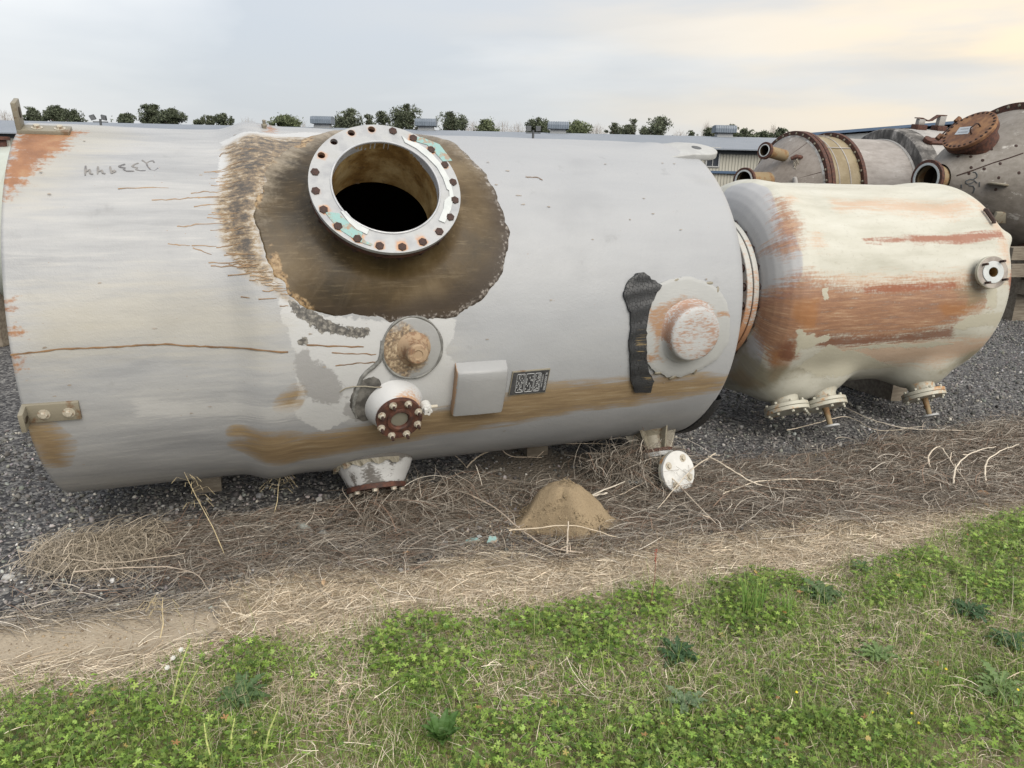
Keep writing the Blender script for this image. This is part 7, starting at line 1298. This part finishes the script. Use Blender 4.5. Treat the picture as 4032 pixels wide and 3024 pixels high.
dry_stalk(487, 1195, 398, 1020, .42, 'tall dry grass stalk with an open seed head in front of the tank hump'); dry_stalk(590, 1110, 606, 1022, .22, 'shorter dry grass stalk left of the bottom nozzle, right of the tall one'); dry_stalk(345, 1370, 352, 1290, .14, 'small dry stalk standing at the right edge of the dirt patch')
p_ = gnd(1404, 1312); t = thing('dock_stalk', 'single reddish upright stalk at the straw edge, right of centre', 'weed', (p_[0], p_[1], float(gz(p_[0], p_[1])[0]))); tp = Vector(gnd(1418, 1185, .30))-t.location; MB().tube([(0, 0, 0), tuple(tp*.5+Vector((.008, 0, 0))), tuple(tp)], [.0025, .002, .0012], 5).build('stem', m_vine((.20, .085, .06)), t); s = MB()
for k in range(14): s.lathe([(.0001, -.005), (.0032, 0), (.0001, .005)], 5, Matrix.Translation(tp*(.78+.22*k/14)+Vector((random.uniform(-.006, .006), random.uniform(-.006, .006), 0))))
s.build('seed_head', m_vine((.42, .10, .07)), t)

# ------------------------------------------------------------------ scraps
def scrap(x, y, poly, h, mat, label, cat, name, rz=0, tilt=(.2, .1), group=None, z=.02):
    p_ = gnd(x, y, .02); o = MB().prism(poly, 0, h).build(name, mat, None, 0); o.location = (p_[0], p_[1], float(gz(p_[0], p_[1])[0])+z); o.rotation_euler = (tilt[0], tilt[1], rz); return tag(o, label, cat, group)
scrap(1062, 1157, [(-.035, -.02), (.01, -.028), (.04, -.01), (.03, .025), (-.01, .03)], .004, M['teal'], 'larger teal gasket scrap on the dead stems, right one of the pair', 'scrap', 'gasket_scrap', .3, (.5, .1), 'teal gasket scraps'); scrap(1022, 1158, [(-.05, -.015), (.02, -.02), (.045, .0), (.02, .018), (-.04, .015)], .004, M['teal'], 'narrow teal gasket scrap, left one of the pair', 'scrap', 'gasket_scrap', -.2, (.35, -.15), 'teal gasket scraps'); scrap(982, 1160, [(-.012, -.008), (.014, -.006), (.010, .010)], .003, M['teal'], 'tiny teal gasket chip left of the pair', 'scrap', 'gasket_scrap', .4, (.2, 0), 'teal gasket scraps')
scrap(1035, 1150, [(-.02, -.008), (.02, -.01), (.018, .012), (-.015, .01)], .004, M['gasket'], 'white gasket chip between the two teal scraps', 'scrap', 'gasket_scrap', 1.0, (.4, .2))
pb = gnd(1905, 827, .06); o = MB().tube([(-.14, 0, 0), (.0, .0, .004), (.14, 0, 0)], .024, 10).build('rusty_pipe', M['rust'], None, 30); o.location = (pb[0], pb[1], float(gz(pb[0], pb[1])[0])+.03); o.rotation_euler = (0, .05, -.30); tag(o, 'short rusty pipe lying on the gravel behind the cream tank nozzles', 'pipe')
M['film'] = NB('crumpled clear film'); _b = M['film']; M['film'] = _b.out((.50, .54, .55), .15, None, 0, .6, .35, .72)
pf_ = gnd(1380, 1032, .03); fl2 = vnoise; gxx, gyy = np.meshgrid(np.linspace(-.11, .11, 22), np.linspace(-.07, .07, 16)); zz = .03+fl2(gxx, gyy, .03, 61)*.05+fl2(gxx, gyy, .012, 62)*.02+.03*np.exp(-(gxx/.06)**2); idx = np.arange(22*16).reshape(16, 22); F = np.stack([idx[:-1, :-1].ravel(), idx[:-1, 1:].ravel(), idx[1:, 1:].ravel(), idx[1:, :-1].ravel()], 1); cen = np.stack([gxx.ravel(), gyy.ravel()], 1)[F].mean(1); F = F[(cen[:, 0]/.11)**2+(cen[:, 1]/.07)**2+RNG.normal(0, .12, len(F)) < .9]; o = npmesh('plastic_scrap', np.stack([gxx.ravel(), gyy.ravel(), zz.ravel()], 1), F, M['film']); o.location = (pf_[0], pf_[1], float(gz(pf_[0], pf_[1])[0])); tag(o, 'crumpled clear plastic film in the dead stems left of the white blind flange', 'scrap')
lfv = [(0, -.02, 0), (.3, -.22, .10), (.7, -.20, .14), (1, 0, .02), (.7, .20, .12), (.3, .22, .09), (0, .02, 0), (.5, 0, -.02)]; lff = [(0, 1, 7), (1, 2, 7), (2, 3, 7), (3, 4, 7), (4, 5, 7), (5, 6, 7), (6, 0, 7)]
dl_ = [colmesh(lfv, lff, np.array(c), 'dead_leaf', M['straw']) for c in ((.33, .19, .10), (.42, .30, .19), (.24, .13, .08))]
for i, (x, y, s, lb) in enumerate(((2140, 1062, .09, 'curled brown dead leaf in the dead brush near the right edge'), (2128, 1078, .06, 'smaller dead leaf under the curled one at the right'), (1822, 1070, .06, 'brown dead leaf right of the pale stones'), (1782, 1078, .05, 'tan dead leaf in the litter right of the blind flange'), (700, 1268, .05, 'grey-white curled dead leaf in the straw below the bottom nozzle'), (1560, 1065, .06, 'dead leaf on the sand right of the blind flange'), (868, 1190, .05, 'dead leaf left of the teal scraps'), (440, 1165, .05, 'dead leaf in the dead grass under the tank, left'))):
    p_ = gnd(x, y, .02); o = link('dead_leaf', dl_[i % 3]); o.location = (p_[0], p_[1], float(gz(p_[0], p_[1])[0])+.025); o.rotation_euler = (random.uniform(-.5, .5), random.uniform(-.4, .4), random.uniform(0, 6)); o.scale = (s, s, s); tag(o, lb, 'leaf', 'dead leaves on the ground')
